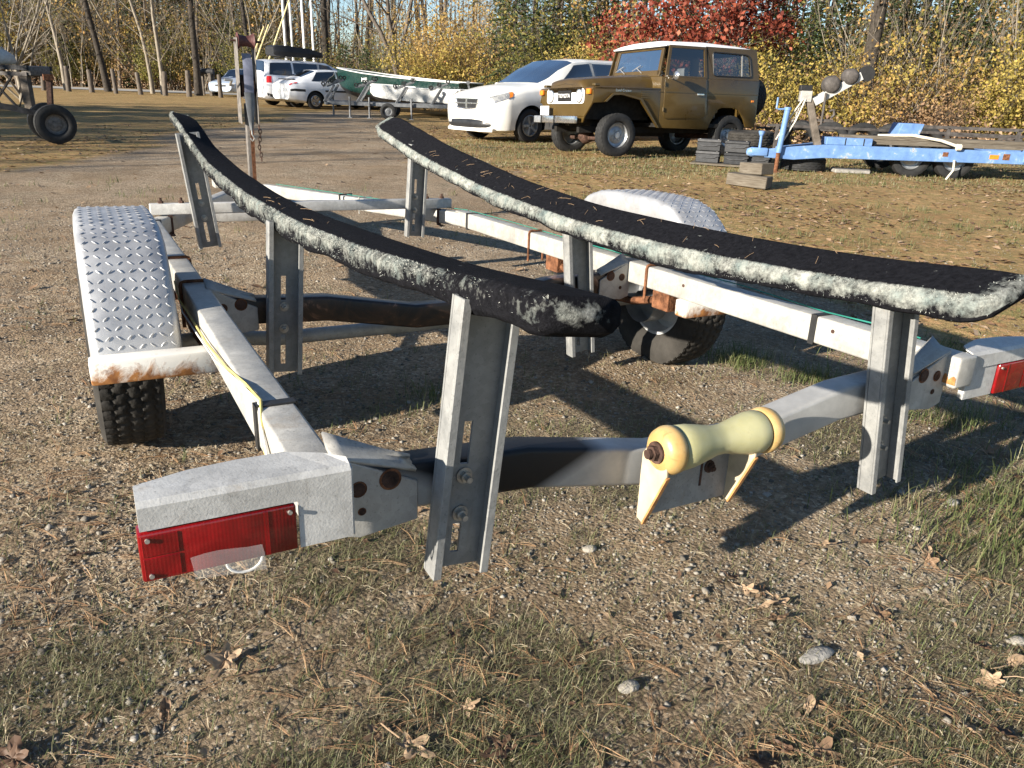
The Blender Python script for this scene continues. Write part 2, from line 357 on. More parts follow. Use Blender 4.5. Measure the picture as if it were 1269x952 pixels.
def soily(x, y):
    """1 = dark trodden topsoil with matted turf, 0 = gravel"""
    x = np.asarray(x, float); y = np.asarray(y, float); d = fbm(x * 2.3 + 11, y * 2.3, 43, 4)
    bare = sstep(-.35, -.75, x + .25 * (y - 1.5)) * sstep(1.25, 1.5, y)
    return np.clip((.25 + .95 * sstep(.40, .56, d)) * (1 - .85 * bare) * sstep(3.2, 1.9, y - .35 * np.maximum(0, x)), 0, 1)

def build_ground():
    t = NT('ground_mix'); P = t.node('ShaderNodeNewGeometry').outputs['Position']
    g = t.attr('grassy')
    # gravel
    v1 = t.voro(95, 'Color', P); v2 = t.voro(38, 'Color', P); bw = t.node('ShaderNodeSeparateColor'); t.l.new(v1, bw.inputs[0])
    bw2 = t.node('ShaderNodeSeparateColor'); t.l.new(v2, bw2.inputs[0])
    peb = t.ramp(bw.outputs[0], [(0, (0.125, 0.098, 0.068)), (.4, (0.280, 0.214, 0.144)), (.75, (0.415, 0.326, 0.226)), (.93, (0.602, 0.494, 0.364)), (1, (0.776, 0.746, 0.581))])
    peb2 = t.ramp(bw2.outputs[1], [(0, (0.155, 0.119, 0.081)), (.6, (0.322, 0.247, 0.169)), (1, (0.623, 0.513, 0.379))])
    dirt = t.ramp(t.noise(3.0, 8, .7, P), [(.25, (0.145, 0.098, 0.058)), (.5, (0.266, 0.183, 0.107)), (.75, (0.383, 0.270, 0.159))])
    grav = t.mix(t.ramp(t.noise(1.3, 6, .65, P), [(.36, .30), (.62, .85)]), dirt, t.mix(.35, peb, peb2))
    # worn turf with dead leaves and straw
    tn = t.noise(2.2, 8, .75, P); tf = t.noise(42, 5, .75, P)
    turf = t.ramp(tf, [(.25, (0.109, 0.081, 0.038)), (.45, (0.265, 0.186, 0.077)), (.60, (0.429, 0.291, 0.128)), (.75, (0.682, 0.457, 0.230))])
    grn = t.ramp(tf, [(.3, (0.088, 0.097, 0.025)), (.7, (0.298, 0.272, 0.083))])
    turf = t.mix(t.ramp(tn, [(.50, 0.0), (.66, .62)]), turf, grn)
    lf = t.voro(17, 'Color', P); l3 = t.node('ShaderNodeSeparateColor'); t.l.new(lf, l3.inputs[0])
    turf = t.mix(t.math('MULTIPLY', t.ramp(l3.outputs[2], [(.74, 0.0), (.78, 1.0)]), .40), turf, t.ramp(l3.outputs[0], [(0, (0.352, 0.137, 0.064)), (1, (0.811, 0.486, 0.240))]))
    gm = t.ramp(t.math('ADD', g, t.math('MULTIPLY_ADD', t.noise(6, 6, .7, P), .9, -.45)), [(.32, 0.0), (.68, 1.0)])
    col = t.mix(gm, grav, turf)
    col = t.mix(t.math('MULTIPLY', t.attr('soil'), .72), col, t.ramp(t.noise(55, 6, .75, P), [(.3, (.055, .045, .028)), (.55, (.115, .096, .062)), (.75, (.215, .185, .13))]))
    damp = t.ramp(t.noise(.9, 7, .72, P, .4), [(.42, .0), (.60, 1.0)]); col = t.mix(t.math('MULTIPLY', damp, .38), col, t.mix(1.0, col, (.45, .40, .33), 'MULTIPLY'))
    moss = t.ramp(t.noise(2.6, 7, .75, P), [(.56, 0.0), (.68, 1.0)]); col = t.mix(t.math('MULTIPLY', moss, .30), col, (.10, .095, .035))
    t.fin(col, .92, 0, .15)
    h = t.math('ADD', t.math('MULTIPLY', t.noise(60, 6, .75, P), 1.0), t.math('MULTIPLY', t.voro(95, 'Distance', P), -.6))
    t.bump(h, .9, .012)
    # one sheet, fine near the camera, coarse to the horizon
    xs = np.concatenate([-np.geomspace(420, 4.2, 60), np.linspace(-4.1, 5.2, 330), np.geomspace(5.3, 420, 60)])
    ys = np.concatenate([-np.geomspace(60, 1, 12), np.linspace(-.6, .9, 12), np.linspace(.95, 4.6, 190), np.geomspace(4.65, 520, 170)])
    X, Y = np.meshgrid(xs, ys); Z = gz(X, Y); V = np.stack([X, Y, Z], -1).reshape(-1, 3)
    n = len(xs); i = np.arange(len(ys) - 1)[:, None] * n + np.arange(n - 1)[None]
    F = np.stack([i, i + 1, i + n + 1, i + n], -1).reshape(-1, 4)
    link('ground', np_mesh('ground', V, F, 'ground_mix', {'grassy': grassy(X, Y).ravel(), 'soil': soily(X, Y).ravel()}, True), kind='structure', label='gravel and worn turf of the boat yard')
    # road beyond the yard
    t = NT('road_grey'); P = t.node('ShaderNodeNewGeometry').outputs['Position']
    t.fin(t.ramp(t.noise(1.2, 6, .6, P), [(.3, (.30, .285, .26)), (.7, (.40, .385, .35))]), .9, 0, .2); t.bump(t.noise(60, 3, .6, P), .3, .01)
    pts = [(-90, 42.5), (-40, 45.2), (-24, 46.6), (-10, 47.8), (8, 49.5), (40, 53)]; mb = MB(); P_ = []
    for x in np.linspace(-90, 40, 90):
        y = np.interp(x, [p[0] for p in pts], [p[1] for p in pts]); P_.append([(x, y, .028), (x - .1, y + 5.2, .028)])
    mb.grid(P_); link('road', make_mesh('road', mb, 'road_grey', smooth=0), kind='structure', label='pale grey road running past the woods')

ROCK_V = np.array([[-1, -1, -1], [1, -1, -1], [1, 1, -1], [-1, 1, -1], [-1, -1, 1], [1, -1, 1], [1, 1, 1], [-1, 1, 1]], float) * .62
ROCK_F = np.array([[3, 2, 1, 0], [4, 5, 6, 7], [0, 1, 5, 4], [1, 2, 6, 5], [2, 3, 7, 6], [3, 0, 4, 7]])
rng = np.random.default_rng(7)
def near_points(n, ymin=.75, ymax=6.5, power=1.0):
    """ground points, about even in the picture: dense near, thin far"""
    y = ymin * (ymax / ymin) ** rng.random(n) ** power
    x = (rng.random(n) * 2 - 1) * (.72 * y + .75)
    return x, y
def rotm(n):
    q = rng.normal(size=(n, 4)); q /= np.linalg.norm(q, axis=1)[:, None]; w, x, y, z = q.T
    return np.stack([1 - 2 * (y * y + z * z), 2 * (x * y - z * w), 2 * (x * z + y * w), 2 * (x * y + z * w), 1 - 2 * (x * x + z * z), 2 * (y * z - x * w), 2 * (x * z - y * w), 2 * (y * z + x * w), 1 - 2 * (x * x + y * y)], -1).reshape(-1, 3, 3)
def build_scatter():
    # gravel
    x, y = near_points(64000, .75, 7.0); g = grassy(x, y)
    lane = fbm(x * 1.1 + 7, y * 1.1, 61, 4)
    keep = rng.random(len(x)) < np.clip((.30 + 1.5 * sstep(.46, .66, lane)) * (1 - .75 * g) * (1 - .62 * soily(x, y)), 0, 1); x, y = x[keep], y[keep]; n = len(x)
    s = np.exp(rng.normal(math.log(.0024), .50, n)); s = np.clip(s * (1 + .10 * y), .0013, .013)
    V = ROCK_V[None] * (1 + rng.normal(0, .24, (n, 8, 3))); V = np.einsum('nij,nkj->nki', rotm(n), V); V[:, :, 2] *= .7
    V = V * s[:, None, None]; V += np.stack([x, y, gz(x, y) + s * .10], -1)[:, None]
    F = ROCK_F[None] + (np.arange(n) * 8)[:, None, None]
    link('gravel', np_mesh('gravel', V.reshape(-1, 3), F.reshape(-1, 4), 'pebble', {'rnd': np.repeat(rng.random(n), 8)}, False), kind='stuff', label='loose grey gravel scattered over the bare yard', cat='gravel')
    # grass blades
    def blades(x, y, ln, wd, lean=.7):
        n = len(x); a = rng.random(n) * 6.283; L = ln * (.45 + rng.random(n) * .9); le = lean * (.3 + rng.random(n)); z = gz(x, y) - .003
        dx, dy = np.cos(a), np.sin(a); px, py = -dy, dx; V = np.empty((n, 5, 3))
        for k, (h, w) in enumerate(((0, 1), (.55, .75))):
            off = L * le * h ** 1.6; zz = L * h * np.sqrt(np.clip(1 - (le * h * .6) ** 2, .15, 1))
            for sgn in (0, 1):
                ww = wd * w * (sgn - .5); V[:, k * 2 + sgn] = np.stack([x + dx * off + px * ww, y + dy * off + py * ww, z + zz], -1)
        off = L * le; V[:, 4] = np.stack([x + dx * off, y + dy * off, z + L * np.sqrt(np.clip(1 - (le * .75) ** 2, .06, 1))], -1)
        b = (np.arange(n) * 5)[:, None]
        F = np.concatenate([np.hstack([b, b + 1, b + 3]), np.hstack([b, b + 3, b + 2]), np.hstack([b + 2, b + 3, b + 4])])
        return V.reshape(-1, 3), F
    def tufted(n, ymin, ymax, dens):
        x, y = near_points(n, ymin, ymax); k = rng.random(n) < dens(x, y); x, y = x[k], y[k]
        m = 7; x = np.repeat(x, m) + rng.normal(0, .016, len(x) * m) * (1 + .12 * np.repeat(y, m)); y = np.repeat(y, m) + rng.normal(0, .016, len(y) * m) * (1 + .12 * np.repeat(y, m)); return x, y
    x, y = tufted(15000, .8, 9, lambda x, y: .022 + .34 * turf_spots(x, y) * (.35 + grassy(x, y)) + .28 * grassy(x, y) * turf_spots(x * .6, y * .6))
    wd = .0010 + .0005 * y; V, F = blades(x, y, .027 + .006 * y, wd, .95)
    gr = np.clip(rng.beta(2, 2, len(x)) * .9, 0, 1)
    link('grass', np_mesh('grass', V, F, 'grass', {'rnd': np.repeat(gr, 5)}), kind='stuff', label='short mixed green and dead grass in the yard', cat='grass')
    # matted turf: short, trodden, half dead blades in the foreground and beside the trailer
    n0 = 34000; x, y = near_points(n0, .8, 3.4); k = rng.random(n0) < .04 + .80 * soily(x, y) ** 1.3; x, y = x[k], y[k]; m = 4
    x = np.repeat(x, m) + rng.normal(0, .014, len(x) * m); y = np.repeat(y, m) + rng.normal(0, .014, len(y) * m)
    V, F = blades(x, y, .030, .0010 + .0003 * y, 1.3); tone = np.clip(.35 * rng.random(len(x)) + .65 * np.repeat(rng.beta(2.6, 1.3, len(x) // m), m), 0, 1)
    link('matted_turf', np_mesh('matted_turf', V, F, 'grass', {'rnd': np.repeat(tone, 5)}), kind='stuff', label='trodden half dead turf in the foreground', cat='grass')
    # taller grass in two known spots by the trailer and round parked vehicles
    spots = [(1.55, 1.95, .40, .30, 620), (2.05, 2.15, .45, .35, 620), (1.05, 3.35, .16, .12, 240), (1.3, 3.15, .14, .08, 160), (2.0, 3.6, .5, .25, 260), (-.35, 2.75, .1, .1, 40), (1.7, 2.75, .22, .12, 160)]
    X, Y = [], []
    for cx, cy, sx, sy, k in spots: X.append(rng.normal(cx, sx * .55, k * 2)); Y.append(rng.normal(cy, sy * .55, k * 2))
    X = np.concatenate(X); Y = np.concatenate(Y); V, F = blades(X, Y, .085, .0030, .8)
    link('grass_clump', np_mesh('grass_clump', V, F, 'grass', {'rnd': np.repeat(np.clip(rng.beta(2, 3.2, len(X)), 0, 1), 5)}), kind='stuff', label='longer green grass growing beside the boat trailer', cat='grass')
    k = 5200; xx = rng.uniform(-1.5, 11, k); yy = rng.uniform(11.0, 17.5, k); keep = grassy(xx, yy) * fbm(xx * .7, yy * .7, 71) > .30; xx, yy = xx[keep], yy[keep]
    xx = np.repeat(xx, 5) + rng.normal(0, .06, len(xx) * 5); yy = np.repeat(yy, 5) + rng.normal(0, .06, len(yy) * 5)
    V, F = blades(xx, yy, .055, .008, .9); link('field_grass', np_mesh('field_grass', V, F, 'grass', {'rnd': np.repeat(rng.beta(2.4, 2, len(xx)), 5)}), kind='stuff', label='tufty autumn grass round the parked vehicles', cat='grass')
    # pine needles and straw: thin bent strips lying on the ground
    def strips(x, y, L, w, up=.006, fan=3):
        n = len(x); a = np.repeat(rng.random(n) * 6.283, fan) + rng.normal(0, .16, n * fan); x = np.repeat(x, fan); y = np.repeat(y, fan); n = len(x); L = L * (.5 + rng.random(n) * .9)
        bend = rng.normal(0, .09, n); V = np.empty((n, 6, 3)); up = up * (.3 + rng.random(n) * 1.8)
        for k, tt in enumerate((0, .5, 1)):
            aa = a + bend * tt; cx = x + np.cos(aa) * L * tt; cy = y + np.sin(aa) * L * tt; z = gz(cx, cy) + .002 + up * (1 - abs(tt - .45) * 1.4)
            ww = np.broadcast_to(w, n) * (1, .9, .35)[k] / 2; V[:, k * 2] = np.stack([cx - np.sin(aa) * ww, cy + np.cos(aa) * ww, z], -1); V[:, k * 2 + 1] = np.stack([cx + np.sin(aa) * ww, cy - np.cos(aa) * ww, z + .0006], -1)
        b = (np.arange(n) * 6)[:, None]; return V.reshape(-1, 3), np.concatenate([np.hstack([b, b + 1, b + 3, b + 2]), np.hstack([b + 2, b + 3, b + 5, b + 4])]), n
    x, y = near_points(9500, .75, 6.5); d = fbm(x * 1.3 + 90, y * 1.3, 51, 3); k = rng.random(len(x)) < (.10 + .75 * sstep(.44, .64, d)); x, y = x[k], y[k]
    yy3 = np.repeat(y, 3); V, F, n = strips(x, y, .085, .0007 + .00028 * yy3, .006)
    link('pine_needles', np_mesh('pine_needles', V, F, 'pine_needle', {'rnd': np.repeat(rng.beta(1.6, 2, n), 6)}), kind='stuff', label='fallen tan pine needles strewn over the gravel', cat='needles')
    x, y = near_points(22000, .75, 7.5); d = fbm(x * 1.6 + 20, y * 1.6, 57, 3); k = rng.random(len(x)) < (.10 + .9 * sstep(.44, .60, d)); x, y = x[k], y[k]
    yy2 = np.repeat(y, 2); V, F, n = strips(x, y, .030, .0008 + .0003 * yy2, .006, 2)
    link('straw', np_mesh('straw', V, F, 'straw', {'rnd': np.repeat(rng.beta(2.6, 1.8, n), 6)}), kind='stuff', label='short dead grass stalks lying on the dirt', cat='straw')
    # leaf litter far and near (countless)
    def leaves(x, y, s):
        n = len(x); a = rng.random(n) * 6.283; V = np.empty((n, 5, 3)); s = np.broadcast_to(s, n) * (.6 + rng.random(n) * .8)
        base = [(-1, 0, .0), (0, -.55, .25), (1, 0, .1), (0, .55, .25), (0, 0, 0)]
        tilt = rng.normal(0, .35, (n, 2))
        for k, (u, v, c) in enumerate(base):
            lx, ly = u * s, v * s; V[:, k] = np.stack([x + lx * np.cos(a) - ly * np.sin(a), y + lx * np.sin(a) + ly * np.cos(a), gz(x, y) + .006 + np.maximum(-.004, c * s * .9 + lx * tilt[:, 0] * .6 + ly * tilt[:, 1] * .6)], -1)
        b = (np.arange(n) * 5)[:, None]; return V.reshape(-1, 3), np.concatenate([np.hstack([b, b + 1, b + 4]), np.hstack([b + 1, b + 2, b + 4]), np.hstack([b + 2, b + 3, b + 4]), np.hstack([b + 3, b, b + 4])])
    x = rng.uniform(-9, 14, 44000); y = 3.4 + 20 * rng.random(44000) ** 1.35; k = rng.random(len(x)) < (.03 + .85 * grassy(x, y) * (.25 + sstep(.35, .6, fbm(x * .6, y * .6, 81))) * (1 - .6 * (x < -4))); x, y = x[k], y[k]
    V, F = leaves(x, y, .030); link('leaf_litter', np_mesh('leaf_litter', V, F, 'litter', {'rnd': np.repeat(rng.random(len(x)), 5)}), kind='stuff', label='dead brown leaves littering the turf', cat='leaves')
    x, y = near_points(650, 1.0, 5.0); V, F = leaves(x, y, .011); link('leaf_crumbs', np_mesh('leaf_crumbs', V, F, 'litter', {'rnd': np.repeat(rng.random(len(x)), 5)}), kind='stuff', label='small broken leaf pieces on the gravel', cat='leaves')
# ------------------------------------------------------------------ shared wheel meshes
def tyre_mesh(name, R, W, rim, mat, na=200, tread='zig', depth=.008):
    """tyre about the X axis, centred on the origin"""
    prof = []; h = W / 2
    side = [(-h * .62, rim), (-h * .92, rim + (R - rim) * .18), (-h, rim + (R - rim) * .48), (-h * .96, rim + (R - rim) * .78), (-h * .84, R - .010)]
    tr = [(-h * .84 + h * 1.68 * k / 22, R - .006 * (abs(k - 11) / 11) ** 2.5) for k in range(0, 23)]
    prof = side + tr + [(-a, b) for a, b in reversed(side)]
    V = []; n = len(prof); s0 = len(side)
    for i in range(na):
        a = 2 * math.pi * i / na
        for j, (x, r) in enumerate(prof):
            k = j - s0
            if 0 <= k < 23 and depth:
                ph = (i % 4) / 4.0
                if k in (0, 22): rr = r - (depth if i % 4 < 1 else 0)
                else:
                    q = (k + (1 if ph < .5 else 0)) % 5; rr = r - (depth if q == 0 else (depth * .6 if (i + k // 5 * 2) % 4 == 0 else 0))
                r = rr
            V.append((x, r * math.cos(a), r * math.sin(a)))
    F = [(i * n + j, i * n + (j + 1) % n, ((i + 1) % na) * n + (j + 1) % n, ((i + 1) % na) * n + j) for i in range(na) for j in range(n)]
    mb = MB(); mb.add(V, F); return make_mesh(name, mb, mat, smooth=40)
def rim_mesh(name, R, W, mat, holes=5, dish=.03):
    """disc wheel, face towards -X"""
    mb = MB(); h = W * .42
    mb.lathe([(h, R), (h, R * .92), (-h * .2, R * .86), (-h * .55, R * .88), (-h, R * .98), (-h * .98, R * 1.01), (h, R * 1.01)], (0, 0, 0), 0, 40, True)
    mb.lathe([(-h * .45, R * .89), (-h * .3, R * .70), (-h * .62, R * .52), (-h * .62, R * .30), (-h * .9, R * .27), (-h * .95, R * .12), (-h * .9, 0.001)], (0, 0, 0), 0, 40)
    for k in range(holes):
        a = 2 * math.pi * k / holes; mb.cyl((-h * .60, R * .40 * math.cos(a), R * .40 * math.sin(a)), (-h * .80, R * .40 * math.cos(a), R * .40 * math.sin(a)), R * .05, 6)
    return make_mesh(name, mb, mat, smooth=40)

def bolt(parent, c, d, r=.010, L=.022, mat='bolt_steel', name='bolt'):
    """hex nut with washer and stud end along d"""
    c = Vector(c); d = Vector(d).normalized(); mb = MB()
    mb.cyl(c, c + d * .003, r * 1.5, 14); mb.cyl(c + d * .003, c + d * (.003 + r * .9), r, 6); mb.cyl(c + d * (.003 + r * .9), c + d * L, r * .55, 10)
    return part(name, mb, mat, parent, smooth=30)

def build_trailer():
    Ry, cz, sz = None, math.cos(.5087), math.sin(.5087)
    Rm = Matrix.Rotation(.5087, 4, 'Z') @ Matrix.Rotation(-.0293, 4, 'X') @ Matrix.Rotation(.0168, 4, 'Y')
    T = thing('boat_trailer', 'galvanised boat trailer with two black carpeted bunks standing on the gravel', 'boat trailer', matrix=Matrix.Translation((-.2562, 2.7932, 0)) @ Rm)
    XO, WR, ZR, HR = .9056, .0756, .489, .087; XC = XO - WR / 2; ZC = ZR - HR / 2
    # side rails, bent in at the front to the tongue
    for s, yr in ((-1, -1.50), (1, -1.468)):
        mb = MB(); mb.box(min(s * XO, s * (XO - WR)), max(s * XO, s * (XO - WR)), yr, 1.76, ZR - HR, ZR)
        rail = part('side_rail', mb, 'galv', T, .007, 3)
        mb = MB(); mb.beam((s * (XC - .004), 1.70, ZC - .004), (s * .075, 3.62, ZC - .004), .070, .082)
        part('tongue_tube', mb, 'galv', T, .010, 3)
    mb = MB(); mb.beam((0, 3.25, ZC - .09), (0, 5.3, ZC - .09), .076, .09); part('tongue_pole', mb, 'galv', T, .010, 3)
    mb = MB(); mb.box(-.05, .05, 5.25, 5.42, ZC - .15, ZC - .03); mb.cyl((0, 5.43, ZC - .15), (0, 5.43, ZC - .05), .05, 20); part('coupler', mb, 'galv', T, .008)
    mb = MB(); mb.cyl((0, 4.9, -.12), (0, 4.9, .40), .028, 16); mb.cyl((0, 4.9, -.14), (0, 4.9, -.10), .10, 20); part('tongue_jack', mb, 'galv', T)
    # front crossbar on top of the rails
    mb = MB(); mb.box(-.856, .856, 1.863, 1.925, ZR + .001, ZR + .057); bar = part('front_crossbar', mb, 'galv_light', T, .006, 2)
    mb = MB(); mb.box(-.62, -.06, 2.08, 2.15, ZC - .03, ZC + .02); part('front_brace', mb, 'galv_light', T, .005, 2)
    for s in (-1, 1):
        for dx in (.80, .70):
            mb = MB(); mb.tube([(s * dx, 1.895, ZR + .05), (s * dx, 1.895, ZR + .085)], .007, 8); mb.cyl((s * dx, 1.895, ZR + .056), (s * dx, 1.895, ZR + .070), .014, 6); part('stud_nut', mb, 'rust_dark', bar)
        mb = MB(); mb.box(s * .765 - .012, s * .765 + .012, 1.85, 1.862, ZR - .10, ZR + .0); mb.box(s * .765 - .012, s * .765 + .012, 1.79, 1.85, ZR - .10, ZR - .095); part('u_bolt', mb, 'rust_dark', T)
    # V-shaped cross members
    def vmember(name, y, ze, zc, mat, dep=.075, hh=.088):
        mb = MB(); pts = [(-.845, ze + .012), (-.70, ze), (-.45, ze - .012), (-.12, zc), (.12, zc), (.45, ze - .012), (.70, ze), (.845, ze + .012)]
        P = []
        for x, z in pts: P.append([(x, y - dep / 2, z), (x, y + dep / 2, z), (x, y + dep / 2, z - hh), (x, y - dep / 2, z - hh), (x, y - dep / 2, z)])
        mb.grid(P); mb.f += [(0, 3, 2, 1), (35, 36, 37, 38)]
        me_ = MB(); vs = [p for r in P for p in r[:4]]
        fs = [(i * 4 + j, i * 4 + (j + 1) % 4, (i + 1) * 4 + (j + 1) % 4, (i + 1) * 4 + j) for i in range(7) for j in range(4)] + [(3, 2, 1, 0), (28, 29, 30, 31)]
        me_.add(vs, fs); return part(name, me_, mat, T, .010, 3)
    rc = vmember('rear_crossmember', -1.385, .455, .382, 'cross_galv')
    mc = vmember('middle_crossmember', .04, .445, .375, 'dark_paint')
    # axle, springs
    mb = MB(); mb.tube([(-1.05, .14, .285), (-.80, .14, .285), (-.6, .14, .262), (.6, .14, .262), (.80, .14, .285), (1.05, .14, .285)], .026, 14); part('axle', mb, 'galv', T)
    for s in (-1, 1):
        mb = MB(); mb.tube([(s * .87, -.22, .37), (s * .87, .0, .315), (s * .87, .2, .30), (s * .87, .42, .315), (s * .87, .62, .37)], .016, 8)
        mb.box(s * .87 - .03, s * .87 + .03, .57, .68, .33, .401); mb.box(s * .87 - .03, s * .87 + .03, -.27, -.17, .33, .401); part('leaf_spring', mb, 'rust', T)
        mb = MB(); mb.lathe([(-.03, .11), (.05, .11), (.055, .03), (-.03, .03)], (s * .985, .06, .31), 0, 28); part('hub_drum', mb, 'rim_steel', T)
    # gusset plates tying members to rails
    def gusset(y, s, zt, mat='galv'):
        x0, x1 = s * .842, s * .690
        poly = [(x0, zt + .045), (x0, zt - .105), (s * .80, zt - .118), (x1, zt - .105), (x1, zt - .028)]
        mb = MB(); mb.prism(poly, 1, y, y - .007); g = part('gusset_plate', mb, mat, T, .002, 1)
        for hx, hz, r in ((.800, -.022, .012), (.742, -.014, .016), (.795, -.066, .006)):
            m2 = MB(); m2.cyl((s * hx, y - .0072, zt + hz), (s * hx, y - .0095, zt + hz), r, 18); part('rust_plug', m2, 'rust_dark', g)
            m3 = MB(); m3.lathe([(-.0079, r * 1.0), (-.0076, r * 1.3)], (s * hx, y, zt + hz), 1, 18)
            part('rust_stain', m3, 'rust', g, smooth=0)
        # top ear: a folded triangular lip
        P = []
        for k in range(7):
            t_ = k / 6; xx = s * (.842 - .15 * t_); P.append([(xx, y - .006, zt + .046 - .05 * t_), (xx, y + .03, zt + .052 - .05 * t_), (xx, y + .055 - .03 * t_, zt + .070 - .062 * t_)])
        m4 = MB(); m4.grid(P); ear = part('gusset_lip', m4, mat, g, smooth=60)
        sm = ear.modifiers.new('s', 'SOLIDIFY'); sm.thickness = .006
        return g
    for s in (-1, 1): gusset(-1.4235, s, .455); gusset(.001, s, .445)
    # channel brackets that carry the bunks: web faces the rear, flanges fold back
    def channel(y, bot, top, w=.112, hb=(.23, .155), name='bunk_bracket'):
        bx, bz = bot; tx, tz = top; L = math.hypot(tx - bx, tz - bz); ang = math.atan2(tx - bx, tz - bz)
        M = Matrix.Translation((bx, y, bz)) @ Matrix.Rotation(ang, 4, 'Y')
        b = link(name, None, T); b.empty_display_size = .05; b.matrix_basis = M
        th = .006; fd = .034; mb = MB()
        sl = [(.028, hb[1] - .022), (hb[0] + .022, hb[0] + .105)]
        sw = .0085
        cuts = [z for p in sl for z in p if z < L - .03]
        edges = [0] + cuts + [L]
        for i in range(len(edges) - 1):
            a_, b_ = edges[i], edges[i + 1]
            if i % 2 == 1:
                mb.box(-w / 2, -sw, 0, th, a_, b_); mb.box(sw, w / 2, 0, th, a_, b_)
            else: mb.box(-w / 2, w / 2, 0, th, a_, b_)
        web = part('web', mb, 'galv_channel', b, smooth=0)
        for s in (-1, 1):
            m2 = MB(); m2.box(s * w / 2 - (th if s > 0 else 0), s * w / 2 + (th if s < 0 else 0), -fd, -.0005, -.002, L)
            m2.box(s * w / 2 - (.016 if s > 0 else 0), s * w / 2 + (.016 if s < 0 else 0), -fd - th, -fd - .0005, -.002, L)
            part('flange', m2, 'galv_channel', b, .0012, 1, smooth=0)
        return b, L
    BR = [(-1.447, (-.628, .245), (-.575, .762)), (-1.447, (.598, .168), (.515, .688)), (-.012, (-.622, .185), (-.588, .70)), (-.012, (.602, .118), (.542, .675)), (1.815, (-.588, .322), (-.648, .905)), (1.815, (.578, .335), (.612, .865))]
    for y, bt, tp in BR:
        hb = (.186, .110) if y < -1 else (.230, .155)
        b, L = channel(y, bt, tp, hb=hb)
        for hz in hb: bolt(b, (.002, -.001, hz), (0, -1, 0), .0105, .026)
        bolt(b, (.02, -.001, L - .022), (0, -1, 0), .008, .012, 'rust')
    # bunks
    def interp(ps, t): return np.interp(t, [p[0] for p in ps], [p[1] for p in ps])
    def bunk(s, cx, zo, zi, y0, y1, w=.142, th0=.045, sag=None, seed=1, fz=1.0, rear=1.0):
        """cx/zo/zi: (y,value) curves: centre x, z of outer and inner top edge"""
        rnd = np.random.default_rng(seed); ny = 150; n = 40
        ys = np.linspace(y0, y1, ny); cxv = np.interp(ys, *zip(*cx)); zov = np.interp(ys, *zip(*zo)); ziv = np.interp(ys, *zip(*zi))
        k = np.ones(13) / 13; sm = lambda a: np.convolve(np.pad(a, 6, 'edge'), k, 'valid'); cxv, zov, ziv = sm(cxv), sm(zov), sm(ziv)
        # rounded section, param round the outline
        sec = []
        hw = w / 2; r = .020
        for cxs, czs, a0 in ((hw - r, -r, 0), (-(hw - r), -r, 90), (-(hw - r), -(th0 - r), 180), (hw - r, -(th0 - r), 270)):
            for q in range(10): a = math.radians(a0 + q * 10); sec.append((cxs + r * math.cos(a), czs + r * math.sin(a)))
        V = np.empty((ny, n, 3)); W = np.empty((ny, n)); lump = fbm(ys * 7, ys * 0 + seed * 5, seed, 3)
        for i, y in enumerate(ys):
            tl = (y - y0) / (y1 - y0); endw = 1 - .30 * sstep(.965, 1.0, tl) - .12 * sstep(.012, 0, tl); endt = 1 - .55 * sstep(.975, 1, tl) - .35 * sstep(.010, 0, tl)
            zc = (zov[i] + ziv[i]) / 2; sl = (zov[i] - ziv[i]) / w * s     # dz per dx
            sg = 0 if sag is None else np.interp(y, *zip(*sag))
            for j, (a, b) in enumerate(sec):
                a2 = a * endw; b2 = b * endt
                if b < -.02: b2 -= sg * (.35 + .9 * lump[i]) + .004 * vnoise(y * 30, j * .7, seed)
                if -.03 < b < -.008: a2 += math.copysign(.004 * vnoise(y * 22, b * 90, seed + 3), a)
                V[i, j] = (cxv[i] + a2 - sl * b2 * .0, y, zc + a2 * sl + b2)
                e = (1.0 if b > -.020 else math.exp(-((b + .020) / .011) ** 2)) if a < 0 else .40 * math.exp(-((b + .010) / .008) ** 2)
                if b > -.0045 and a < 0: e = .95 * float(sstep(-hw + .022, -hw + .010, a))
                if b > -.004 and a > 0: e = max(e, .45 * sstep(hw - .010, hw, a))
                e = max(e, 1.05 * rear * sstep(.020, .0, tl) * (b > -.03), .95 * sstep(.975, .995, tl) * (b > -.004))
                if b < -.028: e *= .35
                e *= fz * (1 - (1 - rear) * sstep(-1.0, -1.5, y))
                W[i, j] = e
        V = V.reshape(-1, 3); F = []
        i = np.arange(ny - 1)[:, None] * n; j = np.arange(n)[None]; F = np.stack([i + j, i + (j + 1) % n, i + n + (j + 1) % n, i + n + j], -1).reshape(-1, 4)
        ws = W.ravel()
        capv = np.array([V[:n].mean(0) + (0, -.012, 0), V[-n:].mean(0) + (0, .012, 0)]); base = len(V); V2 = np.vstack([V, capv]); jj = np.arange(n)
        c0 = np.stack([(jj + 1) % n, jj, np.full(n, base), np.full(n, base)], -1); o1 = (ny - 1) * n; c1 = np.stack([o1 + jj, o1 + (jj + 1) % n, np.full(n, base + 1), np.full(n, base + 1)], -1)
        mb = MB(); mb.v = [tuple(p) for p in V2]; mb.f = [tuple(f) for f in F] + [tuple(f[:3]) for f in c0] + [tuple(f[:3]) for f in c1]
        me = make_mesh('bunk', mb, 'carpet', smooth=80); at = me.attributes.new('wear', 'FLOAT', 'POINT'); at.data.foreach_set('value', np.concatenate([ws, [.8, .6]]).astype(np.float32))
        o = link('bunk', me, T, label='black carpeted bunk board with pale worn edges')
        # pale matted pile standing off the worn edge
        m = 60000; fi = rnd.integers(0, len(F), m); q = rnd.random((m, 2)); A, B, C, D = (V[F[fi, k]] for k in range(4)); u, v = q[:, :1], q[:, 1:]
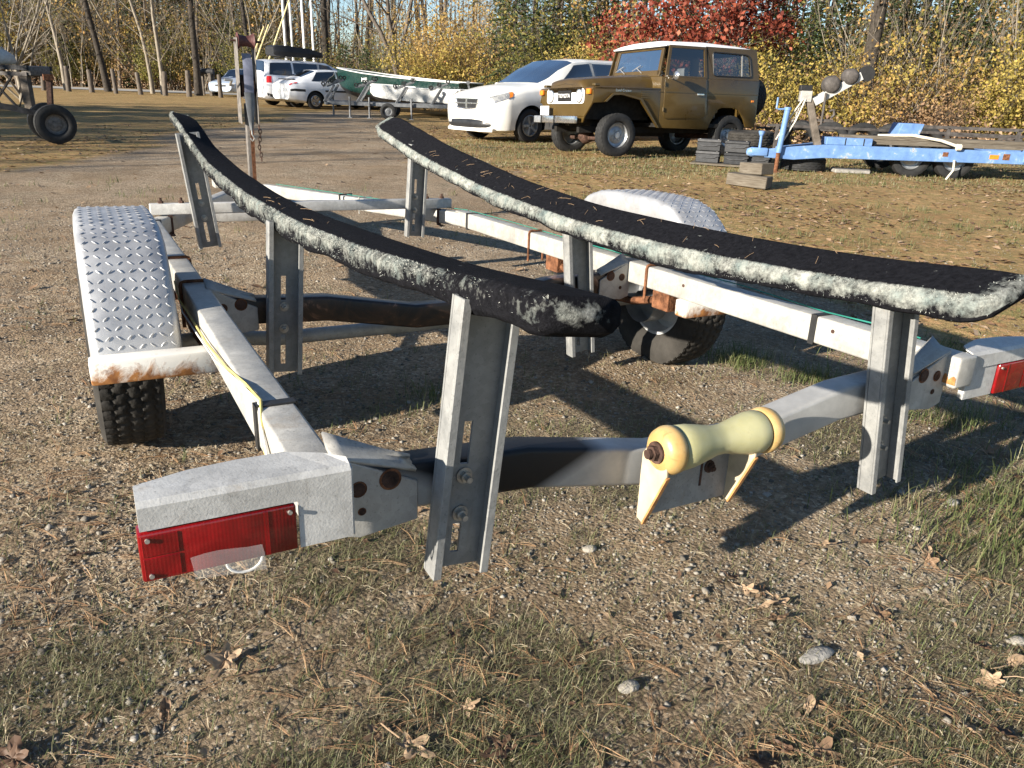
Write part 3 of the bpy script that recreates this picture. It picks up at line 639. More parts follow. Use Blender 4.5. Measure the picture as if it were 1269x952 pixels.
        P = A * (1 - u) * (1 - v) + B * u * (1 - v) + C * u * v + D * (1 - u) * v; Nn = np.cross(B - A, D - A); Nn /= np.linalg.norm(Nn, axis=1)[:, None] + 1e-9
        cen = np.stack([np.interp(P[:, 1], ys, cxv), P[:, 1], np.interp(P[:, 1], ys, (zov + ziv) / 2) - .022], -1); sgn = np.sign(((P - cen) * Nn).sum(1)); Nn *= sgn[:, None]
        ww = ws[F[fi, 0]]; cl = fbm(P[:, 1] * 16, P[:, 0] * 16 + P[:, 2] * 22, seed + 9, 3); keep = (ww * (.02 + cl * 1.75) + rnd.normal(0, .08, m)) > .55; P, Nn = P[keep], Nn[keep]; m = len(P)
        d = Nn + rnd.normal(0, .55, (m, 3)); d /= np.linalg.norm(d, axis=1)[:, None]; L = (.0018 + .0034 * rnd.random(m))[:, None]; sd = np.cross(d, rnd.normal(size=(m, 3))); sd /= np.linalg.norm(sd, axis=1)[:, None]
        tri = np.stack([P - Nn * .001 - sd * .0010, P - Nn * .001 + sd * .0010, P + d * L], 1).reshape(-1, 3); fm = np_mesh('matted_pile', tri, np.arange(m * 3).reshape(-1, 3), 'fuzz', {'rnd': np.repeat(np.clip(rnd.beta(2, 1.6, m), 0, 1), 3)})
        link('matted_pile', fm, o, kind='stuff')
        return o
    bunk(-1, [(-2, -.55), (0, -.55), (1.84, -.596), (2.6, -.606)], [(-1.93, .866), (-1.73, .831), (-1.41, .797), (-.93, .760), (-.25, .732), (.45, .742), (1.25, .800), (2.0, .955), (2.45, 1.015)],
         [(-1.93, .832), (-1.6, .800), (-1.26, .772), (-.8, .753), (-.09, .731), (.42, .735), (1.1, .775), (1.78, .850), (2.1, .930), (2.45, .985)], -1.715, 2.42, .140, .048, [(-1.9, .028), (-1.2, .012), (-.5, .026), (.3, .034), (1.2, .02), (2.4, .006)], 3, .80, .50)
    bunk(1, [(-2, .518), (0, .533), (1.84, .605), (2.6, .63)], [(-1.9, .80), (-1.57, .772), (-1.36, .753), (-.95, .740), (-.6, .737), (-.1, .741), (.56, .784), (1.45, .882), (2.44, 1.034)],
         [(-1.9, .765), (-1.67, .730), (-1.48, .713), (-1.25, .696), (-.95, .682), (-.57, .674), (-.07, .681), (.68, .720), (1.56, .810), (2.44, .948)], -1.715, 2.44, .150, .048, [(-1.9, .02), (-1.3, .010), (-.6, .030), (.0, .02), (1.2, .012), (2.4, .004)], 5, .95, .95)
    # wheels
    ty = tyre_mesh('tyre', .314, .190, .175, 'rubber_dusty'); rm = rim_mesh('rim', .178, .14, 'rim_white')
    for s in (-1, 1):
        w = link('wheel', None, T); w.location = (s * 1.105, .06, .311); w.empty_display_size = .05
        if s > 0: w.rotation_euler = (0, 0, math.pi)
        link('tyre', ty, w); link('rim', rm, w)
    # fenders of tread plate
    arc = [(-.315, .400), (-.300, .47), (-.265, .555), (-.205, .645), (-.12, .712), (-.02, .742), (.10, .750), (.30, .750), (.42, .742), (.52, .712), (.605, .645), (.665, .555), (.70, .47), (.715, .400)]
    seg = [0]
    for a, b in zip(arc, arc[1:]): seg.append(seg[-1] + math.hypot(b[0] - a[0], b[1] - a[1]))
    DY = DZ = 0.0
    def arcp(t_): return np.interp(t_, seg, [p[0] for p in arc]) + DY, np.interp(t_, seg, [p[1] for p in arc]) + DZ
    for s in (-1, 1):
        DY, DZ = (-.015, -.034) if s < 0 else (.02, -.006)
        dn, dp = (-.135, -.045) if s > 0 else (-.045, -.09)
        sect = [(-.116, dn), (-.116, -.022), (-.108, -.006), (-.094, 0), (-.05, 0), (0, 0), (.05, 0), (.094, 0), (.108, -.006), (.116, -.022), (.116, dp)]
        P = []; N_ = 44
        for i in range(N_ + 1):
            t_ = seg[-1] * i / N_; y, z = arcp(t_); y2, z2 = arcp(min(t_ + .02, seg[-1])); y1, z1 = arcp(max(t_ - .02, 0)); d = Vector((0, y2 - y1, z2 - z1)).normalized(); nn = Vector((0, -d.z, d.y))
            if nn.z < 0 and abs(d.y) > .3: nn = -nn
            if (nn.y * (y - .2) + nn.z * (z - .35)) < 0: nn = -nn
            P.append([Vector((s * 1.076 + a, y, z)) + nn * b for a, b in sect])
        mb = MB(); mb.grid(P); f = part('fender', mb, 'tread_plate', T, smooth=50); sm = f.modifiers.new('s', 'SOLIDIFY'); sm.thickness = .003
        # raised lozenges, alternating direction
        mb = MB(); row = 0; t_ = .02
        while t_ < seg[-1] - .015:
            y, z = arcp(t_); y2, z2 = arcp(t_ + .01); d = Vector((0, y2 - y, z2 - z)).normalized(); nn = Vector((0, -d.z, d.y))
            if (nn.y * (y - .2) + nn.z * (z - .35)) < 0: nn = -nn
            xa = Vector((1, 0, 0))
            for c in range(8):
                xx = -.0945 + c * .027; sg = 1 if (c + row) % 2 else -1
                u = (xa * sg + d).normalized(); v = nn.cross(u); ctr = Vector((s * 1.076 + xx, y, z)) + nn * .001
                L_, w_ = .0098, .0027
                vs = [ctr - u * L_, ctr - u * L_ * .4 + v * w_, ctr + u * L_ * .4 + v * w_, ctr + u * L_, ctr + u * L_ * .4 - v * w_, ctr - u * L_ * .4 - v * w_, ctr - u * L_ * .45 + nn * .0016, ctr + u * L_ * .45 + nn * .0016]
                mb.add(vs, [(0, 1, 6), (1, 2, 7, 6), (2, 3, 7), (3, 4, 7), (4, 5, 6, 7), (5, 0, 6)])
            t_ += .027; row += 1
        part('tread_pattern', mb, 'tread_plate', f, smooth=0, kind='stuff')
        # step bar behind the fender, tube under the rail
        mb = MB(); x0, x1 = sorted((s * 1.198, s * (.834))); mb.box(x0, x1, -.385, -.318, .330, .398); st = part('step_bar', mb, 'rusty_white', T, .008, 2)
        mb = MB(); mb.box(s * 1.15 - .02 if s < 0 else 1.13, s * 1.13 if s < 0 else 1.17, -.32, -.318, .35, .41); part('step_tab', mb, 'rust', st)
        # front stay of the fender
        mb = MB(); mb.beam((s * .87, .705, .385), (s * 1.18, .705, .385), .05, .045); part('fender_stay', mb, 'galv', T, .005, 1)
    # rail straps and U-bolts
    def ubolt(s, y, r=.006, mat='rust', flat=0):
        mb = MB(); xi, xo = s * (XO - WR), s * XO; e = .005
        if flat:
            for x0, x1, z0, z1 in ((min(xi, xo) - .004, max(xi, xo) + .004, ZR + .0005, ZR + .0045), (min(xi, xo) - .0045, min(xi, xo) - .0005, ZR - HR - .004, ZR + .0045), (max(xi, xo) + .0005, max(xi, xo) + .0045, ZR - HR - .004, ZR + .0045), (min(xi, xo) - .004, max(xi, xo) + .004, ZR - HR - .0045, ZR - HR - .0005)):
                mb.box(x0, x1, y - flat / 2, y + flat / 2, z0, z1)
        else:
            a, b = min(xi, xo) - e, max(xi, xo) + e
            mb.tube([(a, y, ZR - HR - .06), (a, y, ZR - .008), (a + .004, y, ZR + .004), (a + .014, y, ZR + e + .002), (b - .014, y, ZR + e + .002), (b - .004, y, ZR + .004), (b, y, ZR - .008), (b, y, ZR - HR - .06)], r, 8)
        return part('rail_strap' if flat else 'u_bolt', mb, mat, T)
    ubolt(-1, .565); ubolt(-1, .105); ubolt(-1, -1.11, mat='strap_black', flat=.026); ubolt(-1, 1.66, mat='strap_black', flat=.02)
    ubolt(1, .835); ubolt(1, -.135); ubolt(1, -.985, mat='strap_black', flat=.022); ubolt(1, 1.585, mat='strap_black', flat=.02)
    for y in (-.36, .42, -1.06):
        mb = MB(); mb.cyl((XO - WR - .0005, y, ZC + .012), (XO - WR - .003, y, ZC + .012), .0062, 12); part('rail_hole_plug', mb, 'rust_dark', T)
    mb = MB(); mb.beam((.40, 2.72, ZR + .003), (.40, 2.75, ZR + .003), .0, .0) if False else None
    for q in (.42, .52):
        px = .83 + (.075 - .83) * q; py = 1.70 + (3.62 - 1.70) * q; mb = MB(); mb.tube([(px - .05, py - .01, ZC - .06), (px - .05, py - .01, ZR + .004), (px + .045, py + .028, ZR + .004), (px + .045, py + .028, ZC - .06)], .008 if q > .45 else .005, 8); part('u_bolt', mb, 'strap_black' if q > .45 else 'bolt_steel', T)
    # tail light guards
    def guard(s, y, xi, xl, xo, zt, zb, label):
        g = link('light_guard', None, T, label=label); g.empty_display_size = .05
        d = s
        # bent sheet: rear face (upper strip plus inner panel) and flat top
        th = .004; zl = zt - .034
        mb = MB(); rows = []
        xs = [xi, xi + d * .03, xl, xi + d * .16, xi + d * .23, xo]
        topf = [y + .022, y + .050, y + .078, y + .078, y + .070, y + .046]
        for x, yf in zip(xs, topf): rows.append([(x, y, zl), (x, y, zt), (x, y + .006, zt + .006), (x, yf, zt + .011)])
        mb.grid(rows); mb.grid([[(xi, y, zb), (xi, y, zl)], [(xl, y, zb), (xl, y, zl)]])
        mb.grid([[(xi, y, zb), (xi, y + .002, zt + .002)], [(xi, y + .016, zb + .004), (xi, y + .020, zt + .008)]])
        mb.grid([[(xo, y, zl), (xo, y + .008, zt + .006)], [(xo, y + .034, zl), (xo, y + .044, zt + .010)]])
        sh = part('guard_sheet', mb, 'galv_light', g, smooth=0); so = sh.modifiers.new('s', 'SOLIDIFY'); so.thickness = th; so.offset = 1
        # lamp
        lx0, lx1 = xl + d * .004, xo + d * .004; lz0, lz1 = zb + .0, zl - .003
        lens = MB(); lens.box(min(lx0, lx1), max(lx0, lx1), y - .007, y + .03, lz0, lz1); ln = part('tail_light', lens, 'red_lens', g, .004, 2)
        m2 = MB(); a = lx1 - d * .052
        m2.box(min(a, lx1 - d * .004), max(a, lx1 - d * .004), y - .0082, y - .0071, lz0 + .004, (lz0 + lz1) / 2 - .001); m2.box(min(a, lx1 - d * .004), max(a, lx1 - d * .004), y - .0082, y - .0071, (lz0 + lz1) / 2 + .002, lz1 - .004); part('reflector', m2, 'red_lens', ln, .001, 1)
        m2 = MB(); q = lx0 + d * .042; m2.box(min(q, q + d * .006), max(q, q + d * .006), y - .0082, y - .0071, lz0 + .002, lz1 - .002); part('lens_rib', m2, 'red_lens', ln)
        for sx in (lx0 + d * .010, lx1 - d * .012):
            for sz_ in ((lz0 + .010, lz1 - .010) if sx != lx0 + d * .010 else (lz1 - .010,)):
                m2 = MB(); m2.cyl((sx, y - .0075, sz_), (sx, y - .0115, sz_), .0034, 12); part('screw', m2, 'bolt_steel', ln)
        return g
    gl = guard(-1, -1.530, -.842, -.926, -1.145, .522, .408, 'left light guard with red lamp and loose clear film')
    guard(1, -1.452, .910, 1.036, 1.215, .480, .356, 'right light guard standing clear of the rusty rail end')
    # loose clear film and a wire loop under the left lamp
    mb = MB(); P = []
    for k in range(6):
        x = -1.085 + k * .020; P.append([(x, -1.5435, .437 + .003 * math.sin(k)), (x + .002, -1.547 - .002 * (k % 2), .422), (x + .003, -1.550, .404 - .002 * k)])
    mb.grid(P); part('lens_film', mb, 'clear_film', gl, smooth=60)
    mb = MB(); mb.tube([(-1.035, -1.53, .414)] + [(-1.01 + .026 * math.cos(a), -1.534, .410 - .022 * math.sin(a)) for a in np.linspace(math.pi, 0, 10)[::1]], .0022, 6); part('wire_loop', mb, 'wire_white', gl)
    # right rail end: rust flaking along its lower edge
    mb = MB(); P = []
    for k in range(12):
        yy = -1.466 + k * .0065; P.append([(XO - WR - .0012, yy, ZR - HR + .010), (XO - WR - .0014, yy, ZR - HR + .030 + .012 * math.sin(k * 1.9) + .008 * math.sin(k * 4.1))])
    mb.grid(P); part('rust_flake', mb, 'rust_orange', T, smooth=0)
    # keel roller on its bracket
    K = link('keel_roller', None, T, label='yellow urethane keel roller on the rear crossmember'); K.empty_display_size = .05
    K.location = (-.046, -1.505, .425); K.scale = (.90, 1, 1)
    mb = MB(); mb.lathe([(-.128, .014), (-.128, .044), (-.120, .0475), (-.09, .046), (-.05, .039), (-.014, .0320), (.014, .0320), (.05, .039), (.09, .046), (.120, .0475), (.128, .044), (.128, .014)], (0, 0, 0), 0, 48); part('roller', mb, 'roller_yellow', K, smooth=50)
    for s in (-1, 1):
        mb = MB(); mb.lathe([(s * .131, .012), (s * .131, .046), (s * .137, .0505), (s * .150, .051), (s * .166, .046), (s * .176, .036), (s * .179, .016)], (0, 0, 0), 0, 44); part('end_bell', mb, 'roller_amber', K, smooth=50)
        mb = MB(); mb.cyl((s * .176, 0, 0), (s * .184, 0, 0), .023, 20); mb.cyl((s * .184, 0, 0), (s * .196, 0, 0), .0165, 6); mb.cyl((s * .19, 0, 0), (s * .207, 0, 0), .010, 12); part('axle_nut', mb, 'rust_dark', K)
    mb = MB(); mb.cyl((-.19, 0, 0), (.19, 0, 0), .010, 12); part('axle_pin', mb, 'rust', K)
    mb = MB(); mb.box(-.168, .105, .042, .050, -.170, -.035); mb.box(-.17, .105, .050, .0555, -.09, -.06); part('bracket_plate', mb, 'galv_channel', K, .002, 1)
    for x, lab in ((-.170, 'ear_cream'), (.098, 'ear_cream')):
        mb = MB(); mb.prism([(.050, -.172), (.030, -.178), (-.030, -.045), (-.026, .020), (.012, .030), (.050, -.02)], 0, x - .004, x + .004); part('bracket_ear', mb, lab, K, .002, 1)
        mb = MB(); mb.prism([(.031, -.1775), (.027, -.1795), (-.034, -.047), (-.0305, -.0445)], 0, x - .006, x + .006); part('bracket_ear_edge', mb, 'ear_edge', K, .001, 1)
    bolt(K, (.03, .041, -.085), (0, -1, 0), .010, .018, 'rust_dark'); mb = MB(); mb.box(.004, .010, .0405, .0425, -.128, -.055); part('bracket_slot', mb, 'rust_dark', K)
    # winch post with bow roller, strap and chain
    Wp = link('winch_stand', None, T, label='leaning winch post with red bow roller and folded strap'); Wp.location = (0, 3.66, ZR - .05); Wp.empty_display_size = .05
    Mx = Matrix.Rotation(math.radians(4), 4, 'X')
    def mbx(*a): m = MB(); m.box(*a, m=Mx); return m
    part('post', mbx(-.026, .026, -.03, .03, -.05, .62), 'post_grey', Wp, .006, 2)
    part('post_face', mbx(-.002, .024, -.0345, -.0305, .0, .61), 'rust', Wp)
    for s in (-1, 1): part('winch_plate', mbx(s * .060 - .003, s * .060 + .003, -.06, .07, .48, 1.06), 'post_grey', Wp, .003, 1)
    m = MB(); m.lathe([(-.056, .03), (-.056, .056), (-.035, .040), (0, .034), (.035, .040), (.056, .056), (.056, .03)], Mx @ Vector((.004, -.02, 1.04)), 0, 32); part('bow_roller', m, 'hull_red', Wp, smooth=50)
    m = MB(); m.cyl(Mx @ Vector((-.10, -.02, 1.04)), Mx @ Vector((.115, -.02, 1.04)), .008, 10); part('roller_pin', m, 'rust_dark', Wp)
    m = MB(); m.lathe([(-.045, .02), (-.045, .075), (.045, .075), (.045, .02)], Mx @ Vector((0, .02, .74)), 0, 28); part('winch_drum', m, 'rust_dark', Wp)
    m = MB(); P = []
    for z, y in ((.96, -.03), (.90, -.062), (.82, -.072), (.74, -.07), (.70, -.066)): P.append([Mx @ Vector((-.032, y, z)), Mx @ Vector((0, y - .004, z)), Mx @ Vector((.034, y, z))])
    m.grid(P); part('winch_strap', m, 'strap_blue', Wp, smooth=60)
    m = MB(); P = []
    for z, y, w in ((.70, -.068, .036), (.60, -.08, .030), (.5, -.085, .020), (.44, -.08, .012)): P.append([Mx @ Vector((-w, y, z)), Mx @ Vector((0, y - .012, z)), Mx @ Vector((w, y, z))])
    m.grid(P); part('strap_tail', m, 'galv_grey', Wp, smooth=60)
    m = MB()
    for k in range(9):
        z = .46 - k * .028; cx_ = .055 + .006 * math.sin(k); a = 0 if k % 2 else math.pi / 2
        m.tube([Mx @ Vector((cx_ + .010 * math.cos(t_) * math.cos(a), -.075 + .010 * math.cos(t_) * math.sin(a), z + .019 * math.sin(t_))) for t_ in np.linspace(0, 6.283, 11)], .0035, 6, False)
    part('safety_chain', m, 'rust_dark', Wp)
    m = MB(); m.tube([Mx @ Vector((0, -.08, .44)), Mx @ Vector((.0, -.09, .41)), Mx @ Vector((.016, -.09, .385)), Mx @ Vector((.0, -.09, .365)), Mx @ Vector((-.014, -.09, .385))], .006, 8); part('strap_hook', m, 'bolt_steel', Wp)
    m = MB(); m.tube([Mx @ Vector((-.085, .02, .74)), Mx @ Vector((-.115, .02, .74)), Mx @ Vector((-.12, -.10, .78)), Mx @ Vector((-.17, -.10, .78))], .009, 8); part('winch_handle', m, 'bolt_steel', Wp)
    # wiring
    m = MB(); x = -XO - .004
    m.tube([(x, .30, ZR - .03), (x - .008, .12, ZR - .055), (x - .004, -.15, ZR - .05), (x - .006, -.5, ZR - .035), (x - .002, -.8, ZR - .012), (x + .010, -.98, ZR + .004), (x + .016, -1.10, ZR + .008), (x + .004, -1.16, ZR - .006), (x - .004, -1.22, ZR - .05), (x - .012, -1.30, ZR - .09)], .0032, 6); part('wire', m, 'wire_yellow', T)
    m = MB(); m.tube([(x, .30, ZR - .035), (x - .012, .0, ZR - .07), (x - .008, -.3, ZR - .06), (x - .008, -.65, ZR - .038), (x + .004, -.95, ZR - .006), (x + .012, -1.10, ZR + .007), (x, -1.18, ZR - .02), (x - .010, -1.32, ZR - .10)], .0028, 6); part('wire', m, 'wire_white', T)
    m = MB(); x = XO - .006
    m.tube([(x, 1.7, ZR + .004), (x + .006, 1.2, ZR + .006), (x - .004, .5, ZR + .004), (x + .004, -.1, ZR + .005), (x, -.6, ZR + .012), (x - .006, -.85, ZR + .007), (x - .02, -.99, ZR + .008), (x - .005, -1.15, ZR + .01), (x, -1.3, ZR + .004)], .0024, 6); part('wire', m, 'wire_green', T)
    m = MB(); m.tube([(x, 1.72, ZR + .004), (.60, 2.30, ZR + .004), (.35, 2.95, ZR + .003), (.14, 3.5, ZR + .003)], .0024, 6); part('wire', m, 'wire_green', T)
    # dry pine needles lying on the bunks
    rnd = random.Random(4); m = MB()
    for s, ylist in ((-1, (.05, .12, .2, 1.4, -.3)), (1, (.05, .2, .35, .6, .75, .9, -.2, -.5, -.75, -.95, -1.3, 1.1, 1.5))):
        for y0 in ylist:
            for k in range(3):
                y = y0 + rnd.uniform(-.10, .10); a = rnd.uniform(0, 6.28); L = rnd.uniform(.015, .035); cx_ = (.535 + .04 * max(0, y)) * 1 if s > 0 else -.55 - .024 * max(0, y)
                xx = cx_ + rnd.uniform(-.05, .05)
                if s > 0: z = np.interp(y, [-1.9, -.95, -.1, .56, 1.45], [.785, .712, .712, .752, .847]) + (xx - cx_) * (.40 if y < .3 else .45)
                else: z = np.interp(y, [-1.4, -.9, -.2, .43, 1.2], [.79, .757, .732, .739, .79])
                z += .0045; dx, dy = math.cos(a) * L, math.sin(a) * L; sl = .42 if s > 0 else .02
                m.tube([(xx - dx * .5, y - dy, z - dx * .5 * sl), (xx + .001, y, z + .0015), (xx + dx * .5, y + dy, z + dx * .5 * sl)], .0005, 4)
    o = part('dry_needles', m, 'pine_needle', T, smooth=0, kind='stuff')
    me = o.data; at = me.attributes.new('rnd', 'FLOAT', 'POINT'); at.data.foreach_set('value', np.full(len(me.vertices), .8, np.float32))

def cross_material():
    # rear member: bare zinc with black paint sprayed on one stretch
    t = NT('cross_galv'); n1 = t.noise(9, 6, .65); c = t.ramp(n1, [(.3, (.33, .325, .31)), (.7, (.52, .51, .48))])
    sep = t.node('ShaderNodeSeparateXYZ'); t.l.new(t.coord(), sep.inputs[0])
    d1 = t.math('ABSOLUTE', t.math('SUBTRACT', sep.outputs[0], -.47)); d2 = t.math('ABSOLUTE', t.math('SUBTRACT', sep.outputs[0], .62))
    zl = t.math('MULTIPLY_ADD', sep.outputs[2], -2.2, .92)
    m1 = t.ramp(t.math('ADD', t.math('ADD', d1, zl), -.02), [(.135, 1.0), (.215, 0.0)]); m2 = t.ramp(t.math('ADD', d2, t.math('MULTIPLY', n1, .1)), [(.09, .75), (.17, 0.0)])
    c = t.mix(t.math('MAXIMUM', m1, m2), c, (.012, .012, .013)); t.fin(c, .5, .2, .4); t.bump(t.noise(200, 3), .12, .002)
cross_material()
# ------------------------------------------------------------------ vehicles
def frame_matrix(x, y, a, roll=0.0, z=0.0):
    """local axes: +X forward of the vehicle, +Y its left side, Z up; forward points to -(sin a, cos a)"""
    fw = Vector((-math.sin(a), -math.cos(a), 0)); lf0 = Vector((math.cos(a), -math.sin(a), 0)); zz = Vector((0, 0, 1))
    lf = lf0 * math.cos(roll) + zz * math.sin(roll); up = zz * math.cos(roll) - lf0 * math.sin(roll)
    return Matrix(((fw.x, lf.x, up.x, x), (fw.y, lf.y, up.y, y), (fw.z, lf.z, up.z, z), (0, 0, 0, 1)))
def panel(mb, poly, v0, v1):
    """polygon in (x,z) of the vehicle, thick from y=v0 to y=v1"""
    return mb.prism(poly, 1, v0, v1)
def rounded(poly, r, n=3):
    out = []; k = len(poly)
    for i in range(k):
        p = Vector((*poly[i], 0)); a = Vector((*poly[i - 1], 0)); b = Vector((*poly[(i + 1) % k], 0))
        da = (a - p); db = (b - p); ra = min(r, da.length * .45); rb = min(r, db.length * .45); s = p + da.normalized() * ra; e = p + db.normalized() * rb
        for j in range(n + 1):
            t = j / n; q = s.lerp(p, t).lerp(p.lerp(e, t), t); out.append((q.x, q.y))
    return out
def text_mesh(name, body, size, mat, parent, M, ext=.002):
    cu = bpy.data.curves.new(name, 'FONT'); cu.body = body; cu.size = size; cu.extrude = ext; cu.align_x = 'CENTER'; cu.align_y = 'CENTER'
    tmp = bpy.data.objects.new('tmp_text', cu); COL.objects.link(tmp)
    dg = bpy.context.evaluated_depsgraph_get(); me = bpy.data.meshes.new_from_object(tmp.evaluated_get(dg)); bpy.data.objects.remove(tmp); bpy.data.curves.remove(cu)
    me.name = name; me.materials.clear(); me.materials.append(MATS[mat]); o = link(name, me, parent); o.matrix_basis = M; return o
def wheel(parent, ty, rm, x, y, z, side):
    """side +1 = vehicle left (+Y). meshes are about X with the face to -X"""
    w = link('wheel', None, parent); w.empty_display_size = .05; w.location = (x, y, z); w.rotation_euler = (0, 0, -math.pi / 2 if side > 0 else math.pi / 2)
    link('tyre', ty, w); link('rim', rm, w); return w
def seat(parent, x, y, z, mat='cloth_pale', name='seat'):
    m = MB(); m.box(x - .25, x + .25, y - .24, y + .24, z, z + .14); m.box(x - .30, x - .16, y - .24, y + .24, z + .1, z + .62); m.box(x - .28, x - .18, y - .13, y + .13, z + .64, z + .84); part(name, m, mat, parent, .03, 2)

def build_fj():
    S = 1.097
    T = thing('off_road_wagon', 'brown boxy two-door off-road wagon with a white roof, parked nose to the yard', 'car', matrix=frame_matrix(1.288, 14.684, 1.0757, .041, .0))
    def pt(poly): return [(a * S, b * S) for a, b in poly]
    W = .80 * S
    # body tub side panels with wheel openings (u forward, w up)
    tub = pt([(-.735, .449), (-1.76, .430), (-1.80, .53), (-1.93, .735), (-2.03, .775), (-2.30, .775), (-2.40, .745), (-2.53, .60), (-2.60, .47), (-2.80, .47), (-2.815, .60), (-2.79, 1.215), (-.735, 1.215)])
    for s in (-1, 1):
        m = MB(); panel(m, tub, s * (W - .03), s * W); part('body_side', m, 'paint_brown', T, .008, 2)
        m = MB(); panel(m, pt([(-.70, .985), (-2.79, .985), (-2.79, .998), (-.70, .998)]), s * (W), s * (W + .006)); part('body_crease', m, 'paint_brown', T, .003, 1)
        m = MB(); m.box(-2.815 * S, -2.77 * S, s * .52 * S - .16, s * .52 * S + .16, .50 * S, 1.21 * S); part('rear_corner', m, 'paint_brown', T, .01, 1)
    m = MB(); m.box(-2.77 * S, -.72 * S, -W + .031, W - .031, .46 * S, .52 * S); part('floor', m, 'underbody', T)
    m = MB(); m.box(-2.83 * S, -2.79 * S, -W + .02, W - .02, .47 * S, 1.215 * S); part('tailgate', m, 'paint_brown', T, .008, 2)
    m = MB(); m.box(-2.60 * S, .50 * S, -.42, -.34, .36 * S, .455 * S); m.box(-2.60 * S, .50 * S, .34, .42, .36 * S, .455 * S); part('chassis', m, 'underbody', T)
    m = MB(); m.cyl((-2.285 * S, -.70, .34), (-2.285 * S, .70, .34), .05, 12); part('axle', m, 'rust_dark', T)
    m = MB(); m.cyl((0, -.70, .30), (0, .70, .30), .045, 12); m.lathe([(-.14, .03), (-.10, .11), (0, .15), (.10, .11), (.14, .03)], (0, -.2, .33), 1, 18)
    part('axle', m, 'rust_dark', T)
    m = MB(); m.box(-.55, .28, -.38, .38, .42, .62); m.box(-1.5, -.7, -.2, .2, .33, .5); part('engine_sump', m, 'underbody', T, .03, 1)
    # front wings: flat-topped with an angular opening
    wing = pt([(.555, .80), (.50, 1.035), (-.735, 1.035), (-.735, .449), (-.705, .449), (-.33, .86), (.02, .925), (.17, .918), (.31, .815)])
    for s in (-1, 1):
        m = MB(); panel(m, wing, s * (W - .025), s * W); part('front_wing', m, 'paint_brown', T, .006, 2)
        m = MB(); m.prism(pt([(.555, .99), (-.735, 1.0), (-.735, 1.045), (.47, 1.040), (.545, 1.02)]), 1, s * (.50 * S), s * (W)); part('wing_top', m, 'paint_brown', T, .010, 2)
        m = MB(); panel(m, pt([(.30, .815), (.17, .918), (.02, .925), (-.33, .86), (-.70, .449), (-.735, .449), (-.37, .885), (.01, .955), (.19, .947), (.335, .825)]), s * (W), s * (W + .028)); part('wing_flare', m, 'paint_brown', T, .004, 1)
        m = MB(); m.box(-.73 * S, .50 * S, s * .50 * S - .012, s * .50 * S + .012, .56 * S, 1.0 * S); part('inner_wing', m, 'underbody', T)
        for k in range(4):
            m = MB(); m.box(-.52 * S, -.36 * S, s * (W + .0005), s * (W + .006), (.89 + k * .030) * S, (.902 + k * .030) * S); part('vent_slat', m, 'paint_brown', T)
    # bonnet: rounded and slightly crowned
    P = []
    for u, w0, hw, cr in ((.555, 1.065, .50, .02), (.53, 1.115, .52, .03), (.42, 1.145, .53, .035), (0, 1.18, .55, .038), (-.40, 1.205, .565, .04), (-.735, 1.225, .58, .04)):
        row = []
        for q in np.linspace(-1, 1, 17): row.append((u * S, q * hw * S, (w0 - .11 * max(0, abs(q) - .86) / .14 + cr * (1 - q * q)) * S))
        P.append([(u * S, -hw * S, 1.03 * S)] + row + [(u * S, hw * S, 1.03 * S)])
    m = MB(); m.grid(P); m.f.append(tuple(range(19))); part('bonnet', m, 'paint_brown', T, smooth=50)
    m = MB(); P = []
    for u in (.556, .53): P.append([(u * S + .004, q * .27, (1.088 - .012 * abs(q) * 2 + (.016 if u < .54 else 0)) * S) for q in np.linspace(-1, 1, 9)])
    m.grid(P); vent = part('bonnet_vent', m, 'plastic_black', T)
    # front panel, bezel, grille
    m = MB(); m.prism([(-.62, .66), (.62, .66), (.875, .90), (.875, 1.13), (-.875, 1.13), (-.875, .90)], 0, .50 * S, .535 * S); part('front_panel', m, 'paint_brown', T, .008, 1)
    m = MB(); m.prism([(-.56, .56), (.56, .56), (.62, .66), (-.62, .66)], 0, .50 * S, .53 * S); part('front_apron', m, 'paint_brown', T, .006, 1)
    m = MB(); m.prism(rounded([(-.565 * S, .79 * S), (.565 * S, .79 * S), (.565 * S, 1.012 * S), (-.565 * S, 1.012 * S)], .06), 0, .536 * S, .553 * S); bz = part('grille_bezel', m, 'roof_white', T, .005, 1)
    m = MB(); m.box(.5535 * S, .560 * S, -.225, .225, .825 * S, .985 * S); part('grille', m, 'plastic_black', bz)
    for k in range(5):
        m = MB(); m.box(.5605 * S, .5635 * S, -.222, .222, (.835 + .031 * k) * S, (.843 + .031 * k) * S); part('grille_bar', m, 'underbody', bz)
    text_mesh('grille_lettering', 'TOYOTA', .092, 'ink_white', bz, Matrix(((0, 0, 1, .566 * S), (1, 0, 0, .0), (0, 1, 0, .905 * S), (0, 0, 0, 1))), .004)
    for s in (-1, 1):
        m = MB(); m.lathe([(.02, .012), (.016, .06), (.0, .088), (-.01, .095)], (.566 * S, s * .435 * S, .90 * S), 0, 28); hl = part('headlight', m, 'lamp_clear', T, smooth=50); m = MB(); m.lathe([(-.008, .115), (.004, .110), (.006, .096), (-.008, .094)], (.560 * S, s * .435 * S, .90 * S), 0, 28); part('headlight_ring', m, 'chrome', hl, smooth=50)
        m = MB(); m.box(.536 * S, .585 * S, s * .715 * S - .055, s * .715 * S + .055, .925 * S, 1.005 * S); lamp = part('indicator', m, 'lamp_amber', T, .012, 2)
        m = MB(); m.box(.40 * S, .500 * S, s * .735 * S - .045, s * .735 * S + .045, 1.046 * S, 1.085 * S); part('lamp_housing', m, 'paint_brown', lamp, .01, 1)
        m = MB(); m.box(.5305 * S, .536 * S, s * .24 - .11, s * .24 + .11, .615, .665); part('tow_slot', m, 'plastic_black', T)
